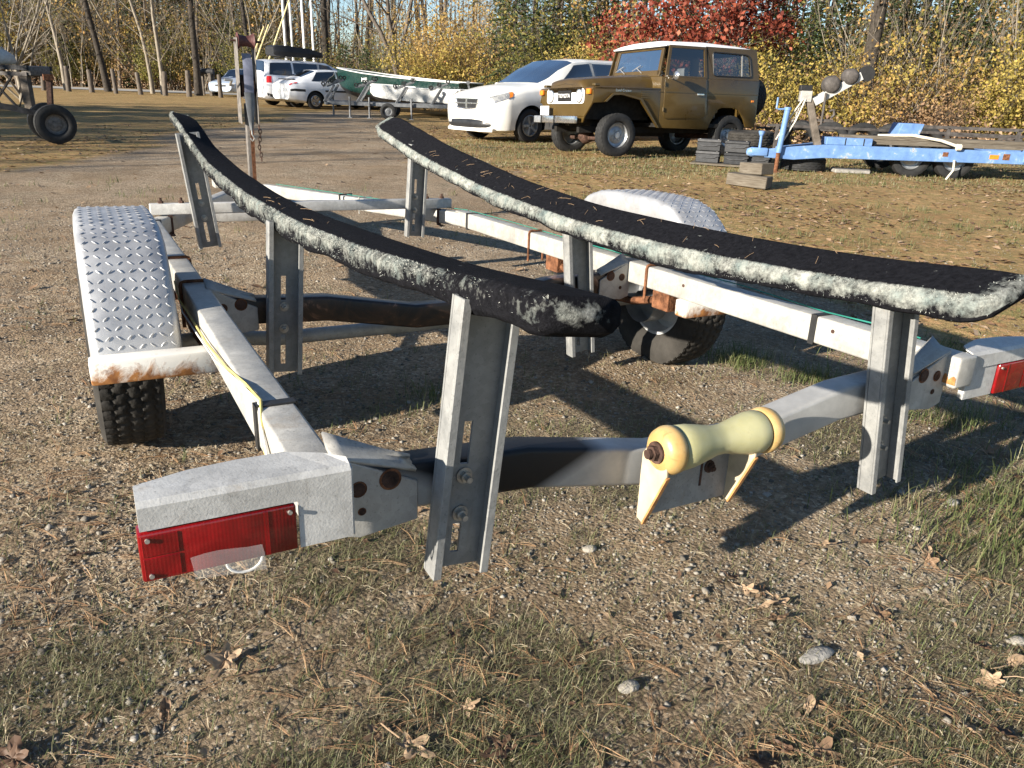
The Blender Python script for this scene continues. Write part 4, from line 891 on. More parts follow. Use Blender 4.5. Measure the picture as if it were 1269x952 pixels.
    # bumper in three chromed lengths
    for a, b, mt in ((-.86, -.60, 'rim_steel'), (-.575, -.14, 'chrome'), (-.115, .56, 'chrome')):
        m = MB(); m.box(.68, .74, a, b, .545, .665); part('bumper', m, mt, T, .012, 2)
    for y in (-.5875, -.1275):
        m = MB(); m.box(.675, .746, y - .011, y + .011, .54, .67); part('bumper_overrider', m, 'underbody', T)
    for s in (-1, 1):
        m = MB(); m.box(.40, .68, s * .40 - .04, s * .40 + .04, .56, .64); part('bumper_arm', m, 'underbody', T)
    m = MB(); m.box(.685, .692, -.70, -.40, .675, .83); pl = part('number_plate', m, 'plate_white', T)
    text_mesh('plate_mark', '0152', .11, 'ink_dark', pl, Matrix(((0, 0, 1, .6935), (1, 0, 0, -.55), (0, 1, 0, .75), (0, 0, 0, 1))), .001)
    # wheels
    ty = tyre_mesh('tyre', .362, .235, .205, 'rubber', 120, depth=.012); rm = rim_mesh('rim', .208, .17, 'rim_steel', 6)
    for s in (-1, 1):
        wheel(T, ty, rm, 0.01, s * .745, .365, s); wheel(T, ty, rm, -2.285 * S, s * .745, .365, s)
    # windscreen frame, leaning back
    wb, wt = (-.80, 1.225), (-.905, 1.690)
    def scr(u, w): return (u * S, w * S)
    m = MB(); b0, t0 = Vector((wb[0] * S, 0, wb[1] * S)), Vector((wt[0] * S, 0, wt[1] * S)); ax = (t0 - b0); Ls = ax.length; ax.normalize(); nrm = Vector((-ax.z, 0, ax.x)); nrm = -nrm if nrm.x < 0 else nrm
    Ms = Matrix(((nrm.x, 0, ax.x, b0.x), (0, 1, 0, 0), (nrm.z, 0, ax.z, b0.z), (0, 0, 0, 1)))
    hw, ht = .72, .675
    def quadbar(p, q, w, name): mm = MB(); mm.beam(Ms @ Vector((0, p[0], p[1])), Ms @ Vector((0, q[0], q[1])), w, .045, up=nrm); part(name, mm, 'paint_brown', T, .008, 1)
    quadbar((-hw, .05), (hw, .05), .11, 'screen_rail'); quadbar((-ht, Ls - .035), (ht, Ls - .035), .075, 'screen_rail'); quadbar((-hw + .03, .02), (-ht + .03, Ls), .075, 'screen_pillar'); quadbar((hw - .03, .02), (ht - .03, Ls), .075, 'screen_pillar')
    m = MB(); m.add([Ms @ Vector((.004, y, z)) for y, z in ((-hw + .06, .10), (hw - .06, .10), (ht - .06, Ls - .07), (-ht + .06, Ls - .07))], [(0, 1, 2, 3)]); part('windscreen', m, 'glass_screen', T, smooth=0)
    for y in (-.30, .22):
        m = MB(); m.tube([Ms @ Vector((.04, y, .06)), Ms @ Vector((.035, y - .20, .16))], .007, 6); m.tube([Ms @ Vector((.028, y - .32, .11)), Ms @ Vector((.028, y - .10, .20))], .006, 6); part('wiper', m, 'bolt_steel', T)
    # cowl
    m = MB(); m.box(-.86 * S, -.735 * S, -W + .02, W - .02, 1.0 * S, 1.222 * S); part('cowl', m, 'paint_brown', T, .015, 2)
    # hard top sides: frames round the openings (leaning in slightly)
    def lean(o):
        for v in o.data.vertices:
            if v.co.z > 1.215 * S: v.co.y -= math.copysign((v.co.z - 1.215 * S) * .13, v.co.y)
        return o
    for s in (-1, 1):
        y0, y1 = s * (W - .035), s * (W - .004)
        win = rounded(pt([(-1.775, 1.625), (-1.795, 1.265), (-2.62, 1.265), (-2.575, 1.585), (-2.50, 1.610)]), .05)
        # rear quarter: strips
        strips = [[(-1.66, 1.216), (-2.80, 1.216), (-2.79, 1.266), (-1.66, 1.266)], [(-1.66, 1.266), (-1.795, 1.266), (-1.775, 1.625), (-1.63, 1.70), (-1.66, 1.70)], [(-2.62, 1.266), (-2.79, 1.266), (-2.735, 1.655), (-2.575, 1.585)], [(-1.63, 1.70), (-1.775, 1.625), (-2.50, 1.612), (-2.575, 1.586), (-2.735, 1.655), (-2.70, 1.70)]]
        m = MB()
        for q in strips: panel(m, pt(q), y0, y1)
        lean(part('hardtop_side', m, 'paint_brown', T, smooth=0))
        m = MB(); n = len(win); m.add([(a, s * (W - .016), b) for a, b in win], [tuple(range(n))]); g = lean(part('quarter_glass', m, 'glass_cabin', T, smooth=0))
        m = MB(); m.tube([(a, s * (W - .002), b) for a, b in win + win[:1]], .012, 6, False); lean(part('window_seal', m, 'plastic_black', g))
        m = MB(); m.box(-2.42 * S, -2.40 * S, s * (W - .012), s * (W - .002), 1.27 * S, 1.60 * S); lean(part('window_divider', m, 'bolt_steel', g))
        # door
        D = link('door', None, T); D.empty_display_size = .05
        dp = rounded(pt([(-.80, 1.215), (-.805, .63), (-.86, .585), (-1.62, .600), (-1.70, .66), (-1.655, 1.215)]), .04)
        m = MB(); panel(m, dp, s * (W + .0005), s * (W + .011)); part('door_skin', m, 'paint_brown', D, .005, 2)
        m = MB(); panel(m, pt([(-.815, .985), (-1.675, .985), (-1.67, 1.0), (-.815, 1.0)]), s * (W + .0115), s * (W + .016)); part('door_crease', m, 'paint_brown', D)
        fr = [[(-.80, 1.216), (-.86, 1.216), (-.935, 1.65), (-.895, 1.69)], [(-1.60, 1.216), (-1.655, 1.216), (-1.625, 1.69), (-1.585, 1.65)], [(-.895, 1.69), (-.935, 1.65), (-1.585, 1.65), (-1.625, 1.69)], [(-.86, 1.216), (-1.60, 1.216), (-1.602, 1.240), (-.864, 1.240)]]
        m = MB()
        for q in fr: panel(m, pt(q), s * (W - .020), s * (W + .008))
        lean(part('door_frame', m, 'paint_brown', D, smooth=0))
        m = MB(); gp = pt([(-.864, 1.24), (-1.602, 1.24), (-1.585, 1.65), (-.935, 1.65)]); m.add([(a, s * (W - .006), b) for a, b in gp], [(0, 1, 2, 3)]); lean(part('door_glass', m, 'glass_cabin', D, smooth=0))
        m = MB(); m.box(-1.60 * S, -1.46 * S, s * (W + .012), s * (W + .040), .955 * S, .985 * S); part('door_handle', m, 'chrome', D, .006, 1)
        for z in (.70, 1.08):
            m = MB(); m.cyl((-.795 * S, s * (W + .016), z * S), (-.795 * S, s * (W + .016), (z + .06) * S), .013, 8); part('hinge', m, 'paint_brown', D)
        m = MB(); m.tube([(-.93 * S, s * (W + .01), 1.19 * S), (-.90 * S, s * (W + .12), 1.21 * S)], .010, 8); m.lathe([(.02, .005), (.012, .05), (.0, .07), (-.012, .075), (-.012, .004)], (-.90 * S, s * (W + .15), 1.235 * S), 0, 18); part('mirror', m, 'chrome', D)
        m = MB(); m.box(-2.72 * S, -2.66 * S, s * (W + .0005), s * (W + .012), .875 * S, .905 * S); part('side_marker', m, 'lamp_amber', T, .003, 1)
    m = MB(); m.box(-2.80 * S, -2.735 * S, -.65 * S, .65 * S, 1.216 * S, 1.28 * S); m.box(-2.75 * S, -2.69 * S, -.65 * S, .65 * S, 1.62 * S, 1.70 * S); part('hardtop_rear', m, 'paint_brown', T)
    m = MB(); m.add([(-2.775 * S, -.62 * S, 1.28 * S), (-2.775 * S, .62 * S, 1.28 * S), (-2.73 * S, .62 * S, 1.62 * S), (-2.73 * S, -.62 * S, 1.62 * S)], [(0, 1, 2, 3)]); part('rear_glass', m, 'glass_cabin', T, smooth=0)
    # roof
    P = []
    for u, ed, hw_, in ((-.835, 1.690, .715), (-.86, 1.735, .72), (-1.0, 1.775, .725), (-1.75, 1.795, .735), (-2.45, 1.765, .735), (-2.68, 1.735, .73), (-2.735, 1.690, .725)):
        P.append([(u * S, q * hw_ * S, (1.690 + (ed - 1.690) * max(0, 1 - abs(q) ** 6.0) * (1 - .12 * q * q) if abs(q) < 1 else 1.688) * S) for q in np.concatenate([[-1], np.linspace(-.985, .985, 15), [1]])])
    m = MB(); m.grid(P); part('roof', m, 'roof_white', T, smooth=60)
    m = MB(); m.box(-2.735 * S, -.835 * S, -.725 * S, .725 * S, 1.672 * S, 1.6895 * S); part('roof_gutter', m, 'roof_white', T, .006, 1)
    # spare wheel on the back
    w = link('spare_wheel', None, T); w.location = (-3.02 * S, .40, .96 * S); w.rotation_euler = (0, 0, math.pi); w.rotation_euler = (0, 0, 0); link('tyre', ty, w); link('rim', rm, w)
    m = MB(); m.box(-2.93 * S, -2.83 * S, .28, .52, .86 * S, 1.04 * S); part('spare_carrier', m, 'underbody', T)
    m = MB(); m.cyl((-2.79 * S, W - .06, 1.23 * S), (-2.72 * S, W - .13, 1.66 * S), .022, 10); part('corner_rail', m, 'roof_white', T)
    # cabin
    m = MB(); m.box(-2.74 * S, -.86 * S, -.66 * S, .66 * S, 1.655 * S, 1.668 * S); part('headlining', m, 'underbody', T)
    m = MB(); m.box(-2.70 * S, -1.72 * S, -.74, -.30, .56 * S, .98 * S); part('wheel_bench', m, 'underbody', T, .02, 1)
    m = MB(); m.box(-2.74 * S, -.75 * S, -W + .032, -W + .06, .53 * S, 1.20 * S); part('inner_panel', m, 'underbody', T)
    for y in (-.38, .38): seat(T, -1.30 * S, y, .62 * S)
    seat(T, -2.2 * S, .0, .60 * S, 'cloth_pale', 'rear_seat')
    m = MB(); m.box(-.99 * S, -.87 * S, -W + .06, W - .06, .95 * S, 1.17 * S); part('dashboard', m, 'plastic_black', T, .02, 1)
    m = MB(); m.tube([(-1.10 * S + .06 * math.sin(t_) , .38 + .19 * math.cos(t_), 1.14 * S + .17 * math.sin(t_)) for t_ in np.linspace(0, 6.283, 21)], .012, 6, False); part('steering_wheel', m, 'plastic_black', T)
    for s in (-1, 1):
        o = text_mesh('side_script', 'Land Cruiser', .062, 'chrome', T, Matrix(((-1 if s > 0 else 1, 0, 0, -.02 * S), (0, 0, s, s * (W + .001)), (0, 1, 0, .992 * S), (0, 0, 0, 1))), .002)
class Loft:
    """car body from half sections: st = [(u, [(v,w)...])], u decreasing from nose to tail"""
    def __init__(s, st): s.st = sorted(st, key=lambda q: q[0]); s.us = [q[0] for q in s.st]; s.A = np.array([q[1] for q in s.st], float)
    def P(s, u, k):
        K = s.A.shape[1] - 1; k = min(max(k, 0), K); i = int(min(k, K - 1)); f = k - i
        v = [np.interp(u, s.us, s.A[:, j, 0]) for j in (i, i + 1)]; w = [np.interp(u, s.us, s.A[:, j, 1]) for j in (i, i + 1)]
        return Vector((u, v[0] * (1 - f) + v[1] * f, w[0] * (1 - f) + w[1] * f))
    def body(s):
        us = np.unique(np.concatenate([np.linspace(a, b, max(2, int((b - a) / .10) + 1)) for a, b in zip(s.us, s.us[1:])])); K = s.A.shape[1]
        from_sm = lambda u: [s.P(u, k) for k in range(K)]
        rows = []
        for u in us: h = from_sm(u); rows.append([Vector((p.x, -p.y, p.z)) for p in reversed(h[1:])][:-0 or None] + h) if False else rows.append([Vector((p.x, -p.y, p.z)) for p in h[1:-1]][::1] + [h[-1]] + [Vector(p) for p in h[1:-1]][::-1] + [h[0]])
        n = len(rows[0]); m = MB(); vs = [p for r in rows for p in r]; fs = []
        for i in range(len(rows) - 1):
            for j in range(n): fs.append((i * n + j, i * n + (j + 1) % n, (i + 1) * n + (j + 1) % n, (i + 1) * n + j))
        fs += [tuple(range(n)), tuple((len(rows) - 1) * n + j for j in range(n))[::-1]]
        m.add(vs, fs); return m
    def patch(s, c, side, off=.006, n=7):
        """c: four (u,k) corners a,b,c,d; returns MB patch off the surface"""
        P = []; (a, b, cc, d) = c
        for i in range(n + 1):
            t = i / n; row = []
            for j in range(n + 1):
                q = j / n; u = (a[0] * (1 - q) + b[0] * q) * (1 - t) + (d[0] * (1 - q) + cc[0] * q) * t; k = (a[1] * (1 - q) + b[1] * q) * (1 - t) + (d[1] * (1 - q) + cc[1] * q) * t
                p = s.P(u, k); e = .01; du = s.P(u + e, k) - s.P(u - e, k); dk = s.P(u, k + .03) - s.P(u, k - .03); nn = du.cross(dk)
                if nn.length < 1e-9: nn = Vector((0, 1, 0))
                nn.normalize()
                if nn.dot(p - Vector((min(max(u, -3.4), .2), 0, .7))) < 0: nn = -nn
                p = p + nn * off; row.append(Vector((p.x, side * p.y, p.z)))
            P.append(row)
        m = MB(); m.grid(P); return m
def cut_arches(o, wheels, r, depth, vmax):
    """cut the wheel openings out of a body shell"""
    for x, z in wheels:
        for s in (-1, 1):
            m = MB(); m.lathe([(s * (vmax - depth), .001), (s * (vmax - depth), r), (s * (vmax + .2), r), (s * (vmax + .2), .001)], (x, 0, z), 1, 40); me = make_mesh('cutter', m, 'underbody', smooth=0)
            c = bpy.data.objects.new('cutter', me); COL.objects.link(c); c.parent = o.parent
            md = o.modifiers.new('b', 'BOOLEAN'); md.operation = 'DIFFERENCE'; md.object = c; md.solver = 'EXACT'
            try: md.material_mode = 'TRANSFER'
            except Exception: pass
            dg = bpy.context.evaluated_depsgraph_get(); dg.update(); me2 = bpy.data.meshes.new_from_object(o.evaluated_get(dg)); o.modifiers.clear(); old = o.data; o.data = me2; me2.name = 'body'; bpy.data.objects.remove(c)
    o.data.shade_smooth(); o.data.set_sharp_from_angle(angle=math.radians(38))

VAN = [(.955, [(0, .25), (.35, .22), (.50, .28), (.60, .42), (.62, .60), (.60, .76), (.55, .82), (.48, .86), (.40, .885), (.25, .895), (0, .905)]),
 (.88, [(0, .2), (.55, .18), (.70, .24), (.79, .42), (.81, .62), (.79, .80), (.73, .855), (.62, .90), (.5, .928), (.3, .945), (0, .955)]),
 (.62, [(0, .2), (.75, .18), (.90, .24), (.955, .45), (.965, .68), (.95, .86), (.90, .930), (.76, .975), (.6, 1.0), (.35, 1.02), (0, 1.03)]),
 (.20, [(0, .2), (.82, .2), (.95, .26), (.985, .5), (.985, .78), (.965, .96), (.93, 1.01), (.80, 1.06), (.62, 1.09), (.35, 1.11), (0, 1.12)]),
 (-.35, [(0, .2), (.82, .2), (.95, .26), (.985, .5), (.99, .80), (.965, 1.02), (.93, 1.06), (.82, 1.115), (.68, 1.16), (.4, 1.18), (0, 1.19)]),
 (-.62, [(0, .2), (.82, .2), (.95, .26), (.985, .5), (.99, .80), (.965, 1.03), (.93, 1.075), (.85, 1.18), (.74, 1.265), (.45, 1.30), (0, 1.31)]),
 (-.95, [(0, .2), (.82, .2), (.95, .26), (.985, .5), (.99, .80), (.965, 1.035), (.93, 1.08), (.86, 1.30), (.73, 1.455), (.48, 1.49), (0, 1.505)]),
 (-1.35, [(0, .2), (.82, .2), (.95, .26), (.985, .5), (.99, .80), (.965, 1.04), (.93, 1.085), (.855, 1.38), (.735, 1.62), (.55, 1.665), (0, 1.685)]),
 (-1.80, [(0, .2), (.82, .2), (.95, .26), (.985, .5), (.99, .80), (.965, 1.04), (.93, 1.085), (.85, 1.40), (.745, 1.66), (.57, 1.712), (0, 1.735)]),
 (-3.2, [(0, .2), (.82, .2), (.95, .26), (.985, .5), (.99, .80), (.965, 1.05), (.93, 1.095), (.85, 1.41), (.745, 1.67), (.57, 1.722), (0, 1.75)]),
 (-3.85, [(0, .22), (.82, .22), (.95, .28), (.98, .5), (.98, .80), (.955, 1.05), (.92, 1.095), (.83, 1.41), (.72, 1.65), (.55, 1.70), (0, 1.725)]),
 (-4.08, [(0, .3), (.8, .28), (.91, .35), (.95, .55), (.945, .8), (.91, 1.05), (.88, 1.095), (.79, 1.40), (.68, 1.61), (.5, 1.66), (0, 1.68)]),
 (-4.20, [(0, .36), (.7, .34), (.82, .42), (.88, .58), (.88, .8), (.84, 1.03), (.81, 1.06), (.76, 1.16), (.70, 1.22), (.5, 1.26), (0, 1.28)])]
SEDAN = [(.93, [(0, .28), (.3, .25), (.5, .30), (.60, .42), (.62, .52), (.60, .60), (.55, .64), (.45, .66), (.35, .67), (.2, .675), (0, .68)]),
 (.70, [(0, .2), (.65, .2), (.80, .27), (.83, .45), (.83, .58), (.80, .66), (.74, .70), (.62, .73), (.5, .745), (.3, .755), (0, .76)]),
 (0, [(0, .2), (.7, .2), (.82, .27), (.855, .45), (.855, .65), (.83, .78), (.78, .82), (.66, .86), (.5, .88), (.3, .89), (0, .90)]),
 (-.55, [(0, .2), (.7, .2), (.82, .27), (.86, .45), (.86, .68), (.83, .85), (.80, .89), (.70, .94), (.55, .97), (.35, .98), (0, .99)]),
 (-1.15, [(0, .2), (.7, .2), (.82, .27), (.86, .45), (.86, .68), (.83, .87), (.80, .91), (.71, 1.16), (.58, 1.34), (.42, 1.37), (0, 1.385)]),
 (-1.7, [(0, .2), (.7, .2), (.82, .27), (.86, .45), (.86, .68), (.83, .88), (.80, .92), (.72, 1.18), (.60, 1.385), (.44, 1.415), (0, 1.43)]),
 (-2.4, [(0, .2), (.7, .2), (.82, .27), (.86, .45), (.86, .70), (.83, .90), (.80, .94), (.71, 1.18), (.58, 1.35), (.42, 1.385), (0, 1.40)]),
 (-3.05, [(0, .22), (.7, .22), (.81, .3), (.845, .48), (.845, .72), (.81, .93), (.78, .965), (.70, 1.06), (.58, 1.12), (.42, 1.14), (0, 1.155)]),
 (-3.42, [(0, .28), (.65, .28), (.76, .36), (.80, .5), (.80, .74), (.77, .90), (.74, .93), (.66, .96), (.55, .98), (.4, .99), (0, 1.0)]),
 (-3.60, [(0, .34), (.55, .33), (.68, .40), (.73, .52), (.73, .70), (.70, .82), (.66, .85), (.58, .87), (.5, .88), (.35, .885), (0, .89)])]

def car_common(T, L, paint, wheels, rw, tw, arch, tyre_v, rimmat, spokes):
    b = part('body', L.body(), paint, T, smooth=38)
    ty = tyre_mesh('tyre', rw, tw, rw * .62, 'rubber', 72, depth=0); m = MB(); R = rw * .63
    m.lathe([(-.03, R), (-tw * .42, R), (-tw * .44, R * .93), (-.02, R * .90), (-.015, R * .3), (-.03, R * .22), (-.035, .001)], (0, 0, 0), 0, 36)
    for k in range(spokes):
        a = 2 * math.pi * k / spokes; c, s_ = math.cos(a), math.sin(a); m.beam((-tw * .36, R * .12 * c, R * .12 * s_), (-tw * .40, R * .90 * c, R * .90 * s_), R * .24, .02, up=(1, 0, 0))
    rm = make_mesh('rim', m, rimmat, smooth=40)
    for x, z in wheels:
        for s in (-1, 1): wheel(T, ty, rm, x, s * tyre_v, rw, s)
    cut_arches(b, wheels, arch, .34, tyre_v + tw / 2 + .02)
    return b
def build_minivan(label, paint, M, name='minivan', group=None):
    T = thing(name, label, 'car', matrix=M, group=group); L = Loft(VAN)
    car_common(T, L, paint, [(0, .34), (-3.08, .34)], .338, .225, .405, .855, 'rim_steel', 5)
    def pz(nm, c, side, mat, off=.006, parent=None): return part(nm, L.patch(c, side, off), mat, parent or T, smooth=60)
    for s in (-1, 1):
        pz('side_window', [(-.66, 6.15), (-1.86, 6.15), (-1.80, 7.85), (-1.34, 7.80)], s, 'glass_dark')
        pz('side_window', [(-1.94, 6.15), (-2.98, 6.15), (-2.96, 7.85), (-1.90, 7.85)], s, 'glass_dark')
        pz('side_window', [(-3.06, 6.15), (-4.02, 6.25), (-3.90, 7.8), (-3.04, 7.85)], s, 'glass_dark')
        pz('door_pillar', [(-1.865, 6.1), (-1.935, 6.1), (-1.895, 7.9), (-1.81, 7.9)], s, 'galv_light', .004)
        hl = pz('headlight', [(.905, 4.75), (.50, 5.10), (.44, 6.45), (.88, 6.6)], s, 'lamp_glass', .008)
        pz('indicator_lens', [(.58, 5.0), (.49, 5.10), (.43, 6.45), (.52, 6.5)], s, 'lamp_amber', .011, hl)
        pz('tail_light', [(-3.98, 4.35), (-4.17, 4.35), (-4.13, 6.1), (-3.95, 6.1)], s, 'lamp_red', .008)
        pz('door_seam', [(-.52, 2.2), (-.53, 2.2), (-.60, 5.9), (-.59, 5.9)], s, 'plastic_black', .002); pz('door_seam', [(-1.90, 2.2), (-1.91, 2.2), (-1.91, 5.9), (-1.90, 5.9)], s, 'plastic_black', .002)
        pz('door_handle', [(-1.62, 5.05), (-1.82, 5.05), (-1.82, 5.22), (-1.62, 5.22)], s, paint, .022)
        m = MB(); m.box(-.88, -.72, s * .98 if s > 0 else -1.20, s * 1.20 if s > 0 else -.98, 1.06, 1.20); part('mirror', m, paint, T, .03, 2)
        pz('bumper_strip', [(-3.5, 2.2), (-4.15, 2.2), (-4.17, 2.7), (-3.5, 2.6)], s, 'plastic_black', .004)
    m = L.patch([(-.40, 8.06), (-1.34, 8.06), (-1.34, 10), (-.36, 10)], 1, .006); m2 = L.patch([(-.40, 8.06), (-1.34, 8.06), (-1.34, 10), (-.36, 10)], -1, .006); m.add(m2.v, m2.f); part('windscreen', m, 'glass_screen', T, smooth=60)
    m = L.patch([(-4.075, 8.15), (-4.185, 7.2), (-4.185, 10), (-4.075, 10)], 1, .008); m2 = L.patch([(-4.075, 8.15), (-4.185, 7.2), (-4.185, 10), (-4.075, 10)], -1, .008); m.add(m2.v, m2.f); part('rear_window', m, 'glass_dark', T, smooth=60)
    # nose: crosshair grille, lower intake, number plate
    m = MB(); m.prism(rounded([(-.40, .845), (.40, .845), (.33, .665), (.0, .640), (-.33, .665)], .03), 0, .952, .962); gr = part('grille', m, 'plastic_black', T)
    m = MB(); m.box(.9605, .975, -.40, .40, .742, .768); m.box(.9605, .974, -.028, .028, .645, .848); part('grille_cross', m, 'chrome', gr, .004, 1)
    m = MB(); m.tube([(.962, y, z) for y, z in rounded([(-.40, .845), (.40, .845), (.33, .665), (.0, .640), (-.33, .665)], .03) + [(-.36, .845)]], .013, 6); part('grille_surround', m, 'chrome', gr)
    m = MB(); P = []
    for y in np.linspace(-.74, .74, 25):
        a = abs(y); x = .968 - .55 * max(0, a - .50) ** 1.35; h1 = .435 - .05 * (a / .74) ** 3; h0 = .275 + .05 * (a / .74) ** 4
        P.append([(x - .02, y, h0 - .012), (x, y, h0), (x, y, h1), (x - .02, y, h1 + .012)])
    m.grid(P)
    part('lower_intake', m, 'plastic_black', T, smooth=60)
    m = MB(); P = []
    for y in np.linspace(-.78, .78, 25):
        a = abs(y); x = .985 - .55 * max(0, a - .50) ** 1.35; P.append([(x - .03, y, .20), (x, y, .21), (x + .004, y, .255), (x - .03, y, .285)])
    m.grid(P); part('chin_lip', m, paint, T, smooth=60)
    m = MB(); m.box(.955, .967, -.30, .0, .475, .60); pl = part('number_plate', m, 'plate_white', T); m = MB(); m.box(.967, .969, -.27, -.03, .515, .555); part('plate_mark', m, 'galv', pl)
    m = MB(); m.box(-4.215, -4.19, -.26, .26, .72, .88); part('rear_plate', m, 'plate_white', T)
    for y in (-.4, .4): seat(T, -1.55, y, .55, 'plastic_black')
    m = MB(); m.box(-.75, -.5, -.8, .8, .85, 1.03); part('dashboard', m, 'plastic_black', T)
    return T
def build_hatchback(label, paint, M, name, cat='car'):
    T = thing(name, label, cat, matrix=M); L = Loft(SEDAN)
    car_common(T, L, paint, [(0, .31), (-2.6, .31)], .308, .20, .365, .745, 'chrome', 5)
    def pz(nm, c, side, mat, off=.006, parent=None): return part(nm, L.patch(c, side, off), mat, parent or T, smooth=60)
    for s in (-1, 1):
        pz('side_window', [(-.72, 6.2), (-1.62, 6.2), (-1.62, 7.85), (-1.22, 7.8)], s, 'glass_dark'); pz('side_window', [(-1.69, 6.2), (-2.72, 6.25), (-2.42, 7.8), (-1.68, 7.85)], s, 'glass_dark')
        pz('headlight', [(.88, 5.0), (.58, 5.1), (.58, 6.2), (.86, 6.2)], s, 'lamp_clear', .008)
        tl = pz('tail_light', [(-3.30, 5.0), (-3.58, 5.0), (-3.56, 6.0), (-3.28, 6.0)], s, 'lamp_red', .010); pz('reverse_lens', [(-3.40, 5.05), (-3.48, 5.05), (-3.46, 5.6), (-3.40, 5.6)], s, 'lamp_clear', .014, tl)
        pz('rub_strip', [(-.45, 3.75), (-2.2, 3.75), (-2.2, 4.0), (-.45, 4.0)], s, 'plastic_black', .008); pz('rub_strip', [(-3.0, 3.6), (-3.56, 3.6), (-3.56, 3.95), (-3.0, 3.95)], s, 'plastic_black', .008)
        m = MB(); m.box(-.80, -.68, s * .84 if s > 0 else -1.0, s * 1.0 if s > 0 else -.84, .88, .99); part('mirror', m, paint, T, .02, 1)
    for c, nm in (([(-.60, 8.06), (-1.14, 8.06), (-1.14, 10), (-.56, 10)], 'windscreen'), ([(-2.46, 8.05), (-3.04, 8.0), (-3.04, 10), (-2.46, 10)], 'rear_window')):
        m = L.patch(c, 1); m2 = L.patch(c, -1); m.add(m2.v, m2.f); part(nm, m, 'glass_dark', T, smooth=60)
    m = MB(); m.box(-3.40, -3.28, -.60, .60, 1.03, 1.06); part('spoiler', m, 'plastic_black', T, .01, 1)
    m = MB(); m.box(.925, .945, -.3, .3, .50, .60); part('grille', m, 'plastic_black', T); m = MB(); m.box(.935, .95, -.26, .26, .34, .45); part('number_plate', m, 'plate_white', T)
    m = MB(); m.box(-3.615, -3.595, -.26, .26, .60, .72); part('rear_plate', m, 'plate_white', T)
    return T
def build_cars():
    build_minivan('white minivan with crosshair grille parked beside the brown wagon', 'paint_white', frame_matrix(-.433, 17.752, .868, .016, 0))
    # far minivan: heading right and away. local +X = heading
    def head(x, y, bearing): return frame_matrix(x, y, bearing + math.pi)
    b = math.radians(46); hx, hy = math.sin(b), math.cos(b); rx, ry = -9.05, 32.34; side = Vector((math.cos(b), -math.sin(b)))  # right side dir
    o = Vector((rx, ry)) + Vector((hx, hy)) * 3.08 - side * .95
    build_minivan('silvery white minivan seen from behind with a black roof box on top', 'paint_silverwhite', head(o.x, o.y, b))
    # roof box on it
    T = thing('roof_box', 'long black cargo box on the roof of the far minivan', 'roof box', matrix=head(o.x, o.y, b)); m = MB(); P = []
    for u, w, z0, z1 in ((-1.15, .05, 1.92, 1.97), (-1.35, .32, 1.88, 2.06), (-1.9, .42, 1.86, 2.18), (-2.9, .44, 1.86, 2.25), (-3.4, .42, 1.87, 2.24), (-3.5, .36, 1.92, 2.18)):
        P.append([(u, -w, (z0 + z1) / 2 - .03), (u, -w * .9, z0), (u, w * .9, z0), (u, w, (z0 + z1) / 2 - .03), (u, w * .88, z1), (u, 0, z1 + .02), (u, -w * .88, z1), (u, -w, (z0 + z1) / 2 - .03)])
    m.grid(P); m.f += [(0, 1, 2, 3, 4, 5, 6), (40, 46, 45, 44, 43, 42, 41)]; part('shell', m, 'plastic_black', T, smooth=40)
    for u in (-1.75, -2.95):
        m = MB(); m.box(u - .03, u + .03, -.72, .72, 1.80, 1.83); m.box(u - .02, u + .02, -.66, -.6, 1.69, 1.80); m.box(u - .02, u + .02, .6, .66, 1.69, 1.80); m.box(u - .02, u + .02, -.2, .2, 1.83, 1.87); part('crossbar', m, 'plastic_black', T)
    o2 = Vector((-7.72, 30.83)) + Vector((hx, hy)) * 2.6 - side * .80
    build_hatchback('white hatchback with a dark rub strip parked alongside the far minivan', 'paint_silverwhite', head(o2.x, o2.y, b + .05), 'hatchback_car')
    build_hatchback('pale blue car parked by the road beside a drum on a stand', 'car_blue', frame_matrix(-15.9, 44.4, .15), 'small_car')
